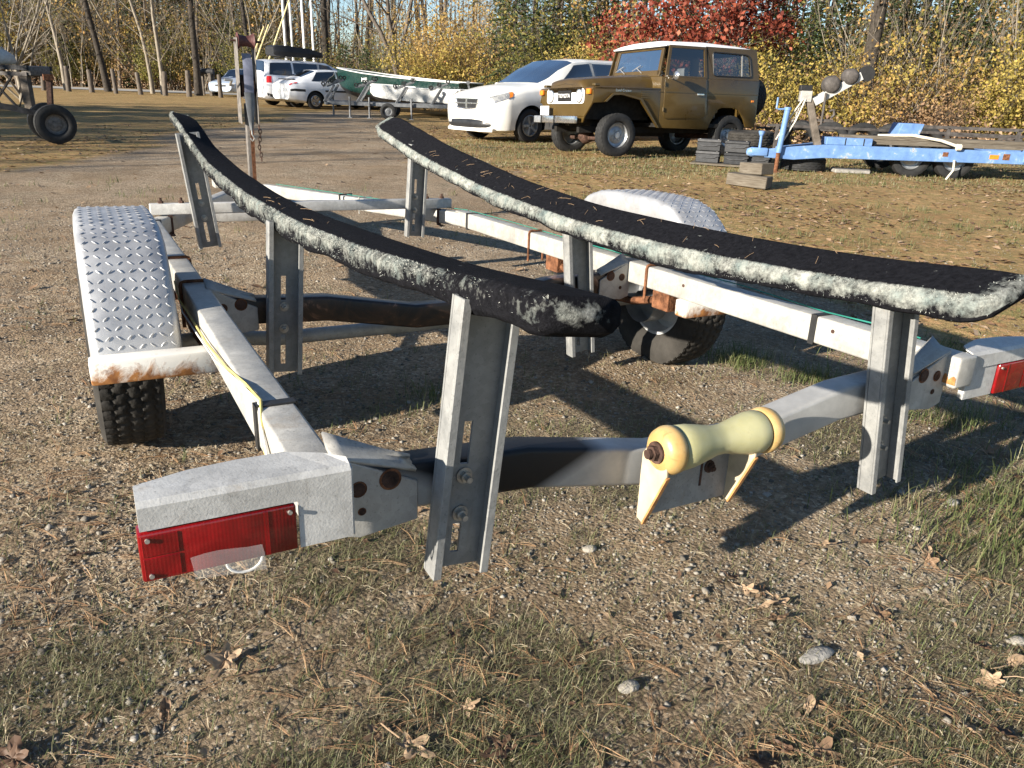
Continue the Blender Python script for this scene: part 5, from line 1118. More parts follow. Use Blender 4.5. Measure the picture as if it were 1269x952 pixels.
# ------------------------------------------------------------------ yard clutter
def hull_loft(st, n=9):
    """st: (x, halfbeam, keel_z, chine_z, sheer_z) bow to stern"""
    rows = []
    for x, b, k, c, s in st: rows.append([Vector((x, 0, k)), Vector((x, b * .62, (k + c) / 2 + .0)), Vector((x, b * .86, c)), Vector((x, b * .97, (c + s) / 2)), Vector((x, b, s))])
    return rows
def boat(name, label, M, st, top, bottom, rail, mark=None, group=None):
    T = thing(name, label, 'boat', matrix=M, group=group); rows = hull_loft(st)
    def shell(j0, j1):
        m = MB()
        for s in (1, -1): m.grid([[Vector((p.x, s * p.y, p.z)) for p in r[j0:j1 + 1]] for r in rows])
        return m
    m = shell(2, 4); r = rows[-1]; m.add([Vector((r[2].x, s * r[j].y, r[j].z)) for s, j in ((1, 2), (1, 3), (1, 4), (-1, 4), (-1, 3), (-1, 2))], [(0, 1, 2, 3, 4, 5)]); part('topside', m, top, T, smooth=50)
    m = shell(0, 2); m.add([Vector((r[0].x, s * r[j].y, r[j].z)) for s, j in ((1, 0), (1, 1), (1, 2), (-1, 2), (-1, 1))], [(0, 1, 2, 3, 4)]); part('bottom', m, bottom, T, smooth=50)
    m = MB()
    pth = [Vector((q[4].x, q[4].y, q[4].z + .012)) for q in rows]; m.tube(pth, .022, 8); m.tube([Vector((p.x, -p.y, p.z)) for p in pth], .022, 8); m.tube([pth[-1], Vector((pth[-1].x, -pth[-1].y, pth[-1].z))], .022, 8); part('gunwale', m, rail, T, smooth=50)
    m = MB(); m.grid([[Vector((q[4].x, q[4].y * .93, q[4].z - .18)), Vector((q[4].x, -q[4].y * .93, q[4].z - .18))] for q in rows]); part('deck', m, rail, T, smooth=50)
    if mark:
        x0 = st[3][0]; y0 = st[3][1]
        text_mesh('hull_number', mark, .20, 'ink_white', T, Matrix(((-1, 0, 0, x0 - .35), (0, 0, 1, y0 * 1.0 + .015), (0, 1, 0, st[3][4] - .22), (0, 0, 0, 1))), .004)
    return T
def dirm(x, y, bearing, z=0.0):
    """+X local heads along bearing (clockwise from +Y), +Y to its left"""
    f = Vector((math.sin(bearing), math.cos(bearing), 0)); l = Vector((-f.y, f.x, 0)); return Matrix(((f.x, l.x, 0, x), (f.y, l.y, 0, y), (0, 0, 1, z), (0, 0, 0, 1)))
def build_boats():
    # bows point left (bearing about -75 deg); camera sees the port... side facing the yard
    b = math.radians(-66)
    st = [(2.9, .03, .95, 1.05, 1.50), (2.5, .35, .62, .85, 1.46), (1.9, .66, .45, .70, 1.40), (1.2, .86, .38, .62, 1.33), (0, .98, .36, .58, 1.24), (-1.4, 1.0, .36, .58, 1.16), (-2.9, .95, .38, .58, 1.12)]
    boat('motor_boat', 'dark green hulled boat with a pale gunwale behind the roller trailer', dirm(-4.5, 30.6, b), st, 'hull_green', 'hull_black', 'hull_white', 'ME 2857')
    st = [(2.0, .03, .60, .72, .98), (1.7, .30, .45, .60, .97), (1.2, .55, .38, .54, .95), (.5, .70, .35, .50, .92), (-.6, .76, .34, .48, .90), (-2.0, .72, .35, .48, .90)]
    boat('skiff', 'small white skiff with a black bottom lying in front of the green boat', dirm(-3.6, 28.4, b), st, 'hull_white', 'hull_black', 'hull_white')
    st = [(1.6, .03, .50, .62, .95), (1.2, .34, .40, .55, .93), (.5, .60, .36, .50, .90), (-.6, .70, .36, .48, .88), (-1.8, .66, .36, .48, .88)]
    boat('rowing_boat', 'dark green open boat behind the white minivan nose', dirm(-.9, 29.5, b), st, 'hull_green', 'hull_black', 'hull_white')
    # galvanised roller trailer in front
    T = thing('roller_trailer', 'empty galvanised boat trailer with tall roller arms beside the white minivan', 'boat trailer', matrix=dirm(-3.9, 26.0, math.radians(86)))
    for s in (-1, 1):
        m = MB(); m.beam((-2.3, s * .45, .42), (2.1, s * .55, .42), .07, .11); part('side_rail', m, 'galv_grey', T, .008, 1)
    for x in (-2.2, -.9, .4, 1.9): m = MB(); m.beam((x, -.6, .40), (x, .6, .40), .06, .08); part('crossmember', m, 'galv_grey', T, .006, 1)
    m = MB(); m.beam((1.9, 0, .40), (4.2, 0, .38), .08, .10); part('tongue', m, 'galv_grey', T, .006, 1)
    for x in (-2.2, -1.2, 0.0, 1.1):
        for s in (-1, 1):
            a = link('roller_arm', None, T); a.location = (x, s * .5, .45); a.empty_display_size = .05
            m = MB(); m.beam((-.10, 0, 0), (.22, -s * .10, .50), .05, .07); part('upright', m, 'galv_grey', a, .005, 1)
            m = MB(); m.beam((-.14, -s * .10, .44), (.44, -s * .10, .66), .04, .06); part('cradle', m, 'galv_grey', a, .005, 1)
            for q in (-.12, .14, .42):
                m = MB(); m.lathe([(-.04, .03), (-.045, .055), (-.03, .06), (.03, .06), (.045, .055), (.04, .03)], (q, -s * .10, .56 + q * .36), 1, 16); part('roller', m, 'rubber', a, smooth=50)
    for x, s in ((-2.2, 1), (-.9, -1), (.4, -1), (-1.5, -1)):
        m = MB(); m.cyl((x, s * .62, .02), (x, s * .62, .62), .03, 10); m.box(x - .07, x + .07, s * .62 - .07, s * .62 + .07, 0, .025); part('stand_leg', m, 'galv_grey', T)
    ty = tyre_mesh('tyre', .24, .14, .13, 'rubber', 60, depth=0); rm = rim_mesh('rim', .132, .10, 'galv_grey')
    for s in (-1, 1):
        w = link('wheel', None, T); w.location = (-.3, s * .92, .24); w.rotation_euler = (0, 0, -math.pi / 2 if s > 0 else math.pi / 2); link('tyre', ty, w); link('rim', rm, w)
    m = MB(); m.cyl((-.3, -.9, .24), (-.3, .9, .24), .03, 10); part('axle', m, 'galv_grey', T)
    m = MB(); m.cyl((3.4, .08, .05), (3.4, .08, .85), .03, 10); m.cyl((3.4, .0, .08), (3.4, .16, .08), .08, 16); m.tube([(3.4, .08, .85), (3.4, .08, .9), (3.55, .08, .9)], .014, 6); part('jack', m, 'galv_grey', T)
    m = MB(); m.beam((2.3, 0, .45), (2.15, 0, 1.15), .06, .06); m.cyl((2.15, -.1, 1.15), (2.15, .1, 1.15), .06, 12); part('winch_post', m, 'galv_grey', T)
    # sailing dinghies with tall masts
    st = [(2.3, .03, .75, .90, 1.42), (1.9, .34, .55, .75, 1.36), (1.2, .62, .42, .66, 1.28), (.2, .80, .38, .60, 1.22), (-1.0, .82, .38, .60, 1.20), (-2.2, .70, .40, .62, 1.20)]
    specs = [(-12.5, 45.2, 186, 'white sailing dinghy on a cradle with two bare masts behind the far minivan', (-.3, .9)), (-11.0, 46.6, 188, 'white sailing dinghy parked deeper in the row, its mast raised', (.6,)), (-9.8, 47.8, 190, 'white sailing dinghy hidden behind the far minivan, one mast showing', (.4,))]
    mx = [(-12.45, 43.5), (-12.15, 43.7), (-11.95, 45.3), (-11.45, 45.3)]
    k = 0
    for x, y, bd, lab, ms in specs:
        T = boat('sailing_dinghy', lab, dirm(x, y, math.radians(bd)), st, 'hull_white', 'hull_white', 'hull_white'); Mi = T.matrix_basis.inverted()
        m = MB(); m.box(-1.2, -1.1, -.5, .5, 0, .5); m.box(.9, 1.0, -.5, .5, 0, .5); part('cradle', m, 'galv', T)
        for _ in ms:
            p = Mi @ Vector((mx[k][0], mx[k][1], 0)); m = MB(); m.tube([(p.x, p.y, 1.0), (p.x + .02, p.y, 5), (p.x + .05, p.y, 9.0)], [.065, .06, .045], 10); part('mast', m, 'mast_white', T); k += 1
    T = thing('spar_bundle', 'pale yellow spars leaning up from a trailer beside the white dinghies', 'spars', (-13.9, 41.0, 0)); 
    for a, bb in (((0, 0, .9), (.8, 1.2, 3.4)), ((.25, 0, .9), (1.05, 1.2, 3.5)), ((.85, .1, .9), (2.2, 1.4, 4.9))):
        m = MB(); m.tube([a, bb], [.05, .035], 8); part('spar', m, 'pole_yellow', T)
    m = MB(); m.box(-.2, 1.2, -.2, .2, .55, .9); m.box(-.1, .0, -.15, -.05, 0, .55); m.box(1.0, 1.1, -.15, -.05, 0, .55); m.box(.5, .6, .05, .15, 0, .55); part('trestle', m, 'old_steel', T)
    # drum on a stand by the road
    T = thing('fuel_drum', 'dark drum lying on a wooden stand by the road', 'drum', (-17.2, 44.6, 0)); m = MB(); m.cyl((-.5, 0, 1.22), (.45, 0, 1.22), .16, 20); part('drum', m, 'dark_sheet', T)
    for x in (-.3, .3):
        m = MB(); m.box(x - .07, x + .07, -.3, -.16, 0, 1.06); m.box(x - .07, x + .07, .16, .3, 0, 1.06); m.box(x - .08, x + .08, -.34, .34, 1.06, 1.12); part('stand_leg', m, 'post_wood', T)
    # posts along the road
    proto = None
    for i, (px, y) in enumerate(((-26.2, 42.5), (-24.8, 42.3), (-23.4, 42.1), (-22.1, 41.9), (-20.76, 41.7), (-19.4, 41.5), (-18.05, 41.25), (-16.74, 41.0), (-15.3, 41.4))):
        h = 1.05 + .22 * ((i * 37) % 5) / 5; m = MB(); rr = .10 + .03 * ((i * 13) % 4) / 4; ln = .04 * ((i * 29) % 5 - 2)
        m.tube([(0, 0, -.05), (ln * .5, 0, h * .5), (ln, 0, h - .03), (ln, .0, h)], [rr * 1.15, rr, rr * .95, rr * .75], 12); part_ = make_mesh('wooden_post', m, 'bark', smooth=50)
        o = link('wooden_post', part_, None, 'short thick weathered wooden post in the row along the road', 'post', 'wooden posts along the road'); o.location = (px, y, 0)
def build_left():
    # two-wheeled drag cart
    T = thing('steel_cart', 'rusty steel drag cart on two fat rubber tyres in the shade', 'cart', matrix=dirm(-7.66, 13.12, math.radians(-128)))
    ty = tyre_mesh('tyre', .300, .18, .150, 'rubber', 90, depth=.006); rm = rim_mesh('rim', .153, .13, 'post_grey', 5)
    # axle along local Y; camera-side wheel
    for s in (-1, 1):
        w = link('wheel', None, T); w.location = (0, s * .36, .300); w.rotation_euler = (0, 0, -math.pi / 2 if s > 0 else math.pi / 2); link('tyre', ty, w); link('rim', rm, w)
    m = MB(); m.cyl((0, -.32, .300), (0, .32, .300), .035, 12); part('axle', m, 'old_steel', T)
    m = MB(); m.beam((0, .05, .38), (-.06, .08, .98), .09, .07); part('stub_post', m, 'rust_dark', T); m = MB(); m.box(-.12, .02, .03, .14, .95, 1.04); part('post_cap', m, 'rust', T)
    for y in (-.22, .22): m = MB(); m.beam((.0, y, .40), (2.6, y * .7, 1.02), .06, .08); part('drawbar', m, 'old_steel', T)
    m = MB(); m.beam((1.3, -.2, .72), (1.3, .2, .72), .05, .05); part('cross_tie', m, 'old_steel', T); m = MB(); m.beam((2.55, 0, 1.02), (2.6, 0, .03), .06, .06); part('prop_leg', m, 'old_steel', T)
    # trestle table stacked with steel
    T = thing('dock_frame', 'dark steel dock frame on crossed legs behind the drag cart', 'dock frame', matrix=dirm(-15.2, 23.2, math.radians(98)))
    m = MB(); m.box(-3.2, 1.75, -.5, .5, 1.04, 1.16); part('top_slab', m, 'dark_sheet', T, .01, 1)
    for y in (-.45, .45): m = MB(); m.beam((-3.2, y, .94), (1.7, y, .94), .08, .10); part('side_beam', m, 'old_steel', T)
    m = MB(); m.box(1.50, 1.80, -.45, .35, .90, 1.16); part('end_float', m, 'post_grey', T, .05, 2)
    for k, x in enumerate((-2.8, -1.9, -1.0, -.1, .8)):
        for s in (-1, 1):
            m = MB(); m.beam((x - .45 * s, -.42, .0), (x + .45 * s, -.42, .95), .05, .05); part('cross_leg', m, 'old_steel', T)
    for x in (1.55, -3.0):
        m = MB(); m.box(x - .11, x + .11, -.46, -.30, 0, .95); part('end_leg', m, 'post_wood', T)
    for k in range(7):
        m = MB(); x = -2.5 + k * .55; m.beam((x, .1, .02), (x + .35 * (-1) ** k, .2, .88), .03, .03); part('strut', m, 'old_steel', T)
    T = thing('white_sack', 'bulging pale cloth sack lying on the dock frame', 'sack', (-13.2, 21.0, 1.16)); m = MB()
    m.lathe([(0, .001), (.02, .26), (.12, .34), (.28, .30), (.40, .14), (.46, .05), (.50, .08), (.51, .001)], (0, 0, 0), 2, 22)
    for i, v in enumerate(m.v): q = 1 + .12 * math.sin(i * 2.3) * math.sin(i * .7); m.v[i] = (v[0] * q * .8, v[1] * q * .7, v[2] * .8)
    part('sack', m, 'cloth_pale', T, smooth=60)
    T = thing('oil_tank', 'rounded rusty steel tank standing on legs at the end of the dock frame', 'tank', (-14.0, 20.6, 0)); m = MB()
    m.lathe([(-.9, .001), (-.88, .30), (-.78, .42), (.5, .42), (.6, .30), (.62, .001)], (0, 0, .66), 0, 24); part('shell', m, 'rust_dark', T, smooth=50)
    for x in (-.6, .3):
        for y in (-.2, .2): m = MB(); m.cyl((x, y, 0), (x, y, .34), .03, 8); part('leg', m, 'old_steel', T)

def battery(parent, x, y, z, L, W_, H, lid='battery_grey'):
    pass
def build_right():
    # blue flatbed trailer, coupler to the left
    yaw = math.radians(-4); T = thing('flatbed_trailer', 'blue painted flatbed trailer with tandem wheels and old timber on deck', 'trailer', matrix=Matrix.Translation((3.75, 12.75, 0)) @ Matrix.Rotation(yaw, 4, 'Z'))
    # local +X along the bed to the right, -Y faces the yard
    m = MB(); P = [[(.0, y, .22), (.0, y, .32)] for y in (-.04,)]
    m.prism([(.10, .22), (.55, .20), (1.0, .245), (6.6, .30), (6.6, .475), (1.0, .445), (.55, .40), (.10, .34)], 1, -.06, .0); part('side_beam', m, 'blue_paint', T, .006, 1)
    m = MB(); m.box(1.6, 6.6, 1.60, 1.66, .29, .46); part('side_beam', m, 'blue_paint', T, .006, 1)
    m = MB(); m.beam((.30, .03, .31), (1.7, 1.62, .37), .06, .15); part('tongue_brace', m, 'blue_paint', T, .006, 1)
    for x in (1.9, 2.9, 3.9, 4.9, 5.9): m = MB(); m.box(x - .03, x + .03, .001, 1.599, .31, .40); part('crossmember', m, 'blue_paint', T)
    m = MB(); m.box(-.10, .14, -.09, .05, .24, .36); m.lathe([(-.16, .001), (-.15, .05), (-.08, .075), (0, .07)], (-.02, -.02, .29), 0, 16); part('coupler', m, 'blue_paint', T, .015, 2)
    m = MB(); m.cyl((.02, -.02, .36), (.02, -.02, .56), .022, 10); m.lathe([(.0, .03), (.05, .05), (.07, .05), (.075, .001)], (.02, -.02, .54), 2, 12); part('coupler_latch', m, 'blue_paint', T)
    J = link('jack', None, T); J.location = (.30, -.10, 0); J.empty_display_size = .05
    m = MB(); m.tube([(.0, 0, .30), (.04, 0, .94)], .045, 16); part('jack_tube', m, 'blue_paint', J); m = MB(); m.cyl((.04, 0, .93), (.04, 0, .975), .052, 16); part('jack_cap', m, 'blue_paint', J)
    m = MB(); m.tube([(.04, 0, .95), (-.10, -.02, .94), (-.135, -.02, .95), (-.135, -.02, 1.11)], .014, 8); part('crank_handle', m, 'blue_paint', J); m = MB(); m.cyl((.0, 0, .0), (.0, 0, .32), .032, 12); m.cyl((0, 0, 0), (0, 0, .02), .09, 16); part('jack_foot', m, 'rust', J)
    # winch mast leaning back with bow rollers on an arm
    Wn = link('winch_mast', None, T); Wn.location = (.86, .02, .44); Wn.empty_display_size = .05
    m = MB(); m.beam((.06, 0, -.03), (-.26, 0, .84), .09, .10); part('post', m, 'post_wood', Wn, .006, 1)
    m = MB(); m.box(-.36, -.18, -.07, .07, .78, .86); part('post_cap', m, 'plastic_black', Wn, .01, 1); m = MB(); m.box(-.34, -.17, -.065, .065, .62, .779); part('post_plate', m, 'galv', Wn, .006, 1)
    m = MB(); m.beam((-.12, -.05, .62), (.52, -.05, 1.02), .02, .12); part('arm', m, 'galv_light', Wn, .004, 1); m = MB(); m.beam((-.12, .07, .62), (.52, .07, 1.02), .02, .12); part('arm', m, 'galv_light', Wn, .004, 1)
    for x, z, r in ((.10, .88, .13), (.36, 1.0, .12)):
        m = MB(); m.lathe([(-.13, .001), (-.13, r * .55), (-.11, r * .85), (-.06, r), (.06, r), (.11, r * .85), (.13, r * .55), (.13, .001)], (x, .01, z), 1, 24); part('bow_roller', m, 'old_steel', Wn, smooth=60)
    m = MB(); m.lathe([(-.05, .001), (-.05, .11), (.05, .11), (.05, .001)], (.60, .01, 1.05), 1, 22); part('stop_wheel', m, 'rubber', Wn)
    m = MB(); m.cyl((.02, -.10, .30), (.02, -.10, .76), .018, 8); m.tube([(.16, -.08, .40), (.20, -.08, .45), (.18, -.08, .52), (.12, -.08, .50)], .02, 8); m.box(-.02, .20, -.09, .09, .34, .38); part('winch', m, 'old_steel', Wn)
    m = MB()
    for k in range(22):
        t_ = k / 21; c = Vector((-.28 - .26 * t_ + .02 * math.sin(k), -.06, .62 - .60 * t_)); a = 0 if k % 2 else math.pi / 2
        m.tube([c + Vector((.018 * math.cos(q) * math.cos(a), .018 * math.cos(q) * math.sin(a), .027 * math.sin(q))) for q in np.linspace(0, 6.283, 9)], .006, 5, False)
    part('chain', m, 'galv', Wn)
    for dx in (0.0, .12):
        m = MB(); m.tube([(-.26 - dx * .3, -.07, .66), (-.36 - dx, -.07, .34), (-.50 - dx, -.08, .05)], .012, 6); part('rope', m, 'rope_pale', Wn)
    # wheels
    ty = tyre_mesh('tyre', .30, .19, .18, 'rubber', 90, depth=.006); rm = rim_mesh('rim', .182, .14, 'rim_steel', 5)
    for x in (2.42, 3.08):
        for y, r in ((.17, math.pi / 2), (1.50, -math.pi / 2)):
            w = link('wheel', None, T); w.location = (x, y, .30); w.rotation_euler = (0, 0, r); link('tyre', ty, w); link('rim', rm, w)
        m = MB(); m.cyl((x, .2, .30), (x, 1.5, .30), .03, 10); part('axle', m, 'rust_dark', T)
    # deck fittings
    m = MB(); m.box(1.02, 1.72, -.05, .25, .447, .56); part('tool_box', m, 'blue_paint', T, .008, 1)
    for x in (1.30, 1.58): m = MB(); m.box(x, x + .015, -.054, -.0505, .45, .555); part('box_seam', m, 'underbody', T)
    m = MB(); m.box(3.50, 3.64, -.068, -.0605, .335, .40); part('marker_light', m, 'lamp_amber', T, .004, 1); m = MB(); m.box(2.80, 2.88, -.066, -.0605, .345, .41); part('marker_base', m, 'rust', T)
    m = MB(); m.box(3.70, 3.80, -.064, -.0605, .33, .42); part('rust_patch', m, 'rust', T); m = MB(); m.box(4.0, 4.08, -.085, .02, .30, .50); part('stake_pocket', m, 'blue_paint', T, .006, 1); m = MB(); m.box(4.45, 4.53, -.085, .02, .30, .50); part('stake_pocket', m, 'blue_paint', T, .006, 1)
    m = MB(); m.box(2.40, 2.75, .9, 1.35, .48, .78); m.v = [(v[0] + (.08 if v[2] > .7 else 0), v[1], v[2]) for v in m.v]; part('wheel_box', m, 'blue_paint', T, .008, 1)
    m = MB(); m.beam((2.75, 1.3, .73), (4.6, 1.3, .73), .05, .05); m.beam((4.55, 1.3, .46), (4.55, 1.3, .73), .05, .05); m.beam((3.4, 1.3, .46), (3.4, 1.3, .73), .05, .05); part('side_rail', m, 'old_steel', T)
    m = MB(); m.tube([(1.9, .3, .60), (2.35, .1, .63), (2.75, -.02, .575), (3.0, -.075, .50), (3.02, -.08, .47)], .022, 8); m.lathe([(-.05, .01), (-.03, .05), (.03, .05), (.05, .01)], (3.0, -.09, .49), 0, 10); part('tie_rope', m, 'rope_pale', T)
    m = MB(); m.tube([(2.98, -.09, .30), (2.99, -.11, .15), (2.90, -.13, .005)], .016, 6); part('hanging_rope', m, 'rope_pale', T)
    # timber on the deck
    for k, (x0, x1, y0, y1, z0, z1) in enumerate(((1.45, 4.4, .05, .30, .475, .545), (1.30, 4.3, .06, .34, .546, .60), (1.5, 4.5, .36, .66, .475, .56), (2.2, 6.4, .68, .96, .475, .54), (3.4, 6.5, -.02, .04, .478, .53))):
        o = link('timber_plank', make_mesh('timber_plank', MB().box(x0, x1, y0, y1, z0, z1), 'weathered_wood', .006, 1), None, ('long grey plank lying low on the blue flatbed behind its side beam', 'topmost grey plank on the blue flatbed stack', 'grey plank lying second row in on the blue flatbed', 'long grey plank set furthest in on the blue flatbed', 'thin batten along the edge of the blue flatbed deck')[k], 'plank'); o.matrix_basis = T.matrix_basis.copy()
    # batteries stacked on a board
    bd = link('base_board', make_mesh('base_board', MB().box(-.62, .62, -.22, .22, 0, .03), 'weathered_wood', .004, 1), None, 'flat pale board under the stacked batteries', 'board'); bd.location = (3.50, 13.42, .01); bd.rotation_euler = (0, 0, -.32)
    bl = [(-.36, .02, .0, 'vehicle battery at the bottom of the stack next to the brown wagon'), (-.36, .02, .19, 'vehicle battery on top of the stack next to the brown wagon'), (.10, -.05, .0, 'vehicle battery at the bottom of the stack by the blue coupler'), (.10, -.05, .19, 'vehicle battery on top of the stack by the blue coupler'), (.44, .06, .0, 'single dark battery on the board under the blue coupler')]
    Mb = Matrix.Translation((3.50, 13.42, .042)) @ Matrix.Rotation(-.32, 4, 'Z')
    for k, (x, y, z, lab) in enumerate(bl):
        B = thing('vehicle_battery', lab, 'battery', matrix=Mb @ Matrix.Translation((x, y, z)) @ Matrix.Rotation(.06 * (k % 3 - 1), 4, 'Z'), group='old batteries on the board')
        m = MB(); m.box(-.19, .19, -.10, .10, 0, .14); part('case', m, 'battery_black', B, .008, 1); m = MB(); m.box(-.195, .195, -.105, .105, .1405, .182); lid = part('lid', m, 'battery_grey' if k < 2 else 'battery_black', B, .006, 1)
        for q in (-.15, .15): m = MB(); m.cyl((q, -.06, .182), (q, -.06, .187), .014, 10); part('terminal', m, 'bolt_steel', lid)
        m = MB(); m.tube([(-.2, -.106, .12), (-.1, -.115, .08), (.1, -.115, .08), (.2, -.106, .12)], .008, 6); part('strap_handle', m, 'battery_grey', B)
    # tyres: treaded stack behind, one flat under the beam, a row far behind
    big = tyre_mesh('loose_tyre', .39, .24, .22, 'rubber_dusty', 90, depth=.014); md_ = tyre_mesh('loose_tyre', .35, .21, .20, 'rubber', 90, depth=.008)
    def tyre_obj(me, loc, rot, lab, g=None): o = link('loose_tyre', me, None, lab, 'tyre', g); o.location = loc; o.rotation_euler = rot; return o
    tyre_obj(big, (4.02, 14.2, .42), (0, math.radians(88), .2), 'worn tread tyre lying flat on a block behind the batteries')
    tyre_obj(big, (4.06, 14.25, .14), (0, math.pi / 2, .6), 'muddy tyre flat on the ground beneath another tyre behind the batteries')
    tyre_obj(md_, (4.62, 13.10, .115), (0, math.pi / 2, 0), 'dark tyre lying flat on the grass under the blue tongue')
    for k in range(5): tyre_obj(md_, (5.6 + k * .62, 16.3 + .1 * (k % 2), .34), (0, .12 * (k % 3 - 1), math.radians(62 + 14 * (k % 3))), 'dark tyre standing upright in the row behind the blue flatbed', 'tyres standing behind the blue flatbed')
    o = link('steel_rack', make_mesh('steel_rack', MB().beam((0, 0, .60), (5.2, .2, .55), .05, .05).beam((.2, 0, .0), (.2, 0, .6), .06, .06).beam((5.0, .2, 0), (5.0, .2, .52), .06, .06).beam((0, .7, .52), (5.2, .9, .50), .04, .04).beam((.2, 0, .55), (.2, .7, .5), .05, .05).beam((5.0, .2, .5), (5.0, .9, .47), .05, .05), 'old_steel', .004, 1), None, 'low dark steel rack standing behind the blue flatbed', 'rack'); o.location = (4.7, 15.6, 0)
    # timber blocks in the grass
    for k, (loc, rz, sz, lab) in enumerate((((3.02, 10.45, .085), -.62, (.27, .12, .075), 'split grey timber block lying on the grass, lower of two'), ((3.12, 10.55, .232), -1.0, (.19, .12, .072), 'yellowish timber block resting on top of another block'))):
        m = MB(); m.box(-sz[0], sz[0], -sz[1], sz[1], -sz[2], sz[2]); o = link('timber_block', make_mesh('timber_block', m, 'weathered_wood', .008, 1), None, lab, 'timber'); o.location = loc; o.rotation_euler = (0, .03 if k == 0 else -.05, rz)
    o = link('broken_slab', make_mesh('broken_slab', MB().prism([(-.3, -.15), (.25, -.18), (.34, .08), (.05, .2), (-.28, .12)], 2, 0, .06), 'stone_grey', .01, 1), None, 'flat grey broken slab lying beside the tyre under the blue tongue', 'slab'); o.location = (5.35, 12.95, .01)
def build_small():
    # stones and leaves that can be told apart near the trailer (x, y on the ground)
    def stone(x, y, s, mat, lab, flat=.6, seed=0):
        r = random.Random(seed); bm = bmesh.new(); bmesh.ops.create_icosphere(bm, subdivisions=2, radius=1)
        for v in bm.verts: q = 1 + .22 * (vnoise(v.co.x * 1.7 + seed, v.co.y * 1.7 + v.co.z, seed) - .5) * 2; v.co = Vector((v.co.x * s[0] * q, v.co.y * s[1] * q, v.co.z * min(s) * flat * q))
        me = bpy.data.meshes.new('stone'); bm.to_mesh(me); bm.free(); me.materials.append(MATS[mat]); me.shade_smooth(); me.set_sharp_from_angle(angle=math.radians(42))
        o = link('stone', me, None, lab, 'stone'); o.location = (x, y, float(gz(x, y)) + min(s) * flat * .35); o.rotation_euler = (0, 0, r.uniform(0, 6)); return o
    S_ = STONES
    for k, (x, y, s, mat, lab, rz) in enumerate(S_): o = stone(x, y, s, mat, lab, seed=k + 3); o.rotation_euler = (0, 0, rz)
    rr = random.Random(11); protos = []
    for v in range(3):
        # lobed leaf, curled
        out = []; nl = 5 if v < 2 else 1
        for k in range(28):
            a = 2 * math.pi * k / 28; r_ = (1 + .34 * math.cos(5 * a) * (1 if v < 2 else 0)) * (.8 + .2 * math.cos(a)); out.append((r_ * math.cos(a) * .024, r_ * math.sin(a) * (.018 if v < 2 else .010)))
        m = MB(); rings = []
        for f in (1, .66, .33): rings.append([(x * f, y * f, .30 * ((x * f) ** 2 * 14 + abs(y * f) * (.55 + .3 * v)) + .002 * math.sin(9 * f + i)) for i, (x, y) in enumerate(out)])
        vs = [p for q in rings for p in q] + [(0, 0, 0)]; n = 28; fs = [(i * n + j, i * n + (j + 1) % n, (i + 1) * n + (j + 1) % n, (i + 1) * n + j) for i in range(2) for j in range(n)] + [(2 * n + j, 2 * n + (j + 1) % n, 3 * n) for j in range(n)]
        m.add(vs, fs); m.tube([(-.016, 0, .003), (-.034, .002, .004), (-.046, .006, .002)], .0009, 5)
        for cc, c0 in (('tan', .85), ('brown', .45), ('dark', .12)):
            me = make_mesh('fallen_leaf', m, 'litter', smooth=60); at = me.attributes.new('rnd', 'FLOAT', 'POINT'); at.data.foreach_set('value', np.full(len(me.vertices), c0, np.float32)); protos.append((me, cc, v))
    sit = LEAVES; names = {'tan': 'curled tan', 'brown': 'dry brown', 'dark': 'dark purplish'}
    for k, (x, y, sc) in enumerate(sit):
        me, cc, v = protos[(k * 5 + k // 3) % 9]
        o = link('fallen_leaf', me, None, '%s fallen %s leaf lying on the gravel behind the trailer' % (names[cc], 'lobed' if v < 2 else 'narrow'), 'leaf', '%s %s leaves on the gravel' % (cc, 'lobed' if v < 2 else 'narrow'))
        o.location = (x, y, float(gz(x, y)) + .010); o.rotation_euler = (rr.uniform(-.5, .5), rr.uniform(-.5, .5), rr.uniform(0, 6.28)); o.scale = (sc * 1.3, sc * 1.3, sc * 1.3)
# ------------------------------------------------------------------ woods
TR = np.random.default_rng(23)
def seg_mesh(name, segs, mat, n=4):
    """segs: list of (p0, p1, r0, r1) -> thin prisms"""
    S = np.array([[*a, *b, c, d] for a, b, c, d in segs], float); k = len(S); p, q, r0, r1 = S[:, :3], S[:, 3:6], S[:, 6], S[:, 7]
    d = q - p; L = np.linalg.norm(d, axis=1)[:, None] + 1e-9; d = d / L; up = np.where(np.abs(d[:, 2:3]) > .9, np.array([[1., 0, 0]]), np.array([[0, 0, 1.]])); u = np.cross(d, up); u /= np.linalg.norm(u, axis=1)[:, None]; w = np.cross(d, u)
    V = np.empty((k, 2 * n, 3)); p = p - d * r0[:, None] * .3
    for j in range(n):
        a = 2 * math.pi * j / n; o = u * math.cos(a) + w * math.sin(a); V[:, j] = p + o * r0[:, None]; V[:, n + j] = q + o * r1[:, None]
    b = (np.arange(k) * 2 * n)[:, None]; F = np.concatenate([np.hstack([b + j, b + (j + 1) % n, b + n + (j + 1) % n, b + n + j]) for j in range(n)])
    return np_mesh(name, V.reshape(-1, 3), F, mat, None, True)
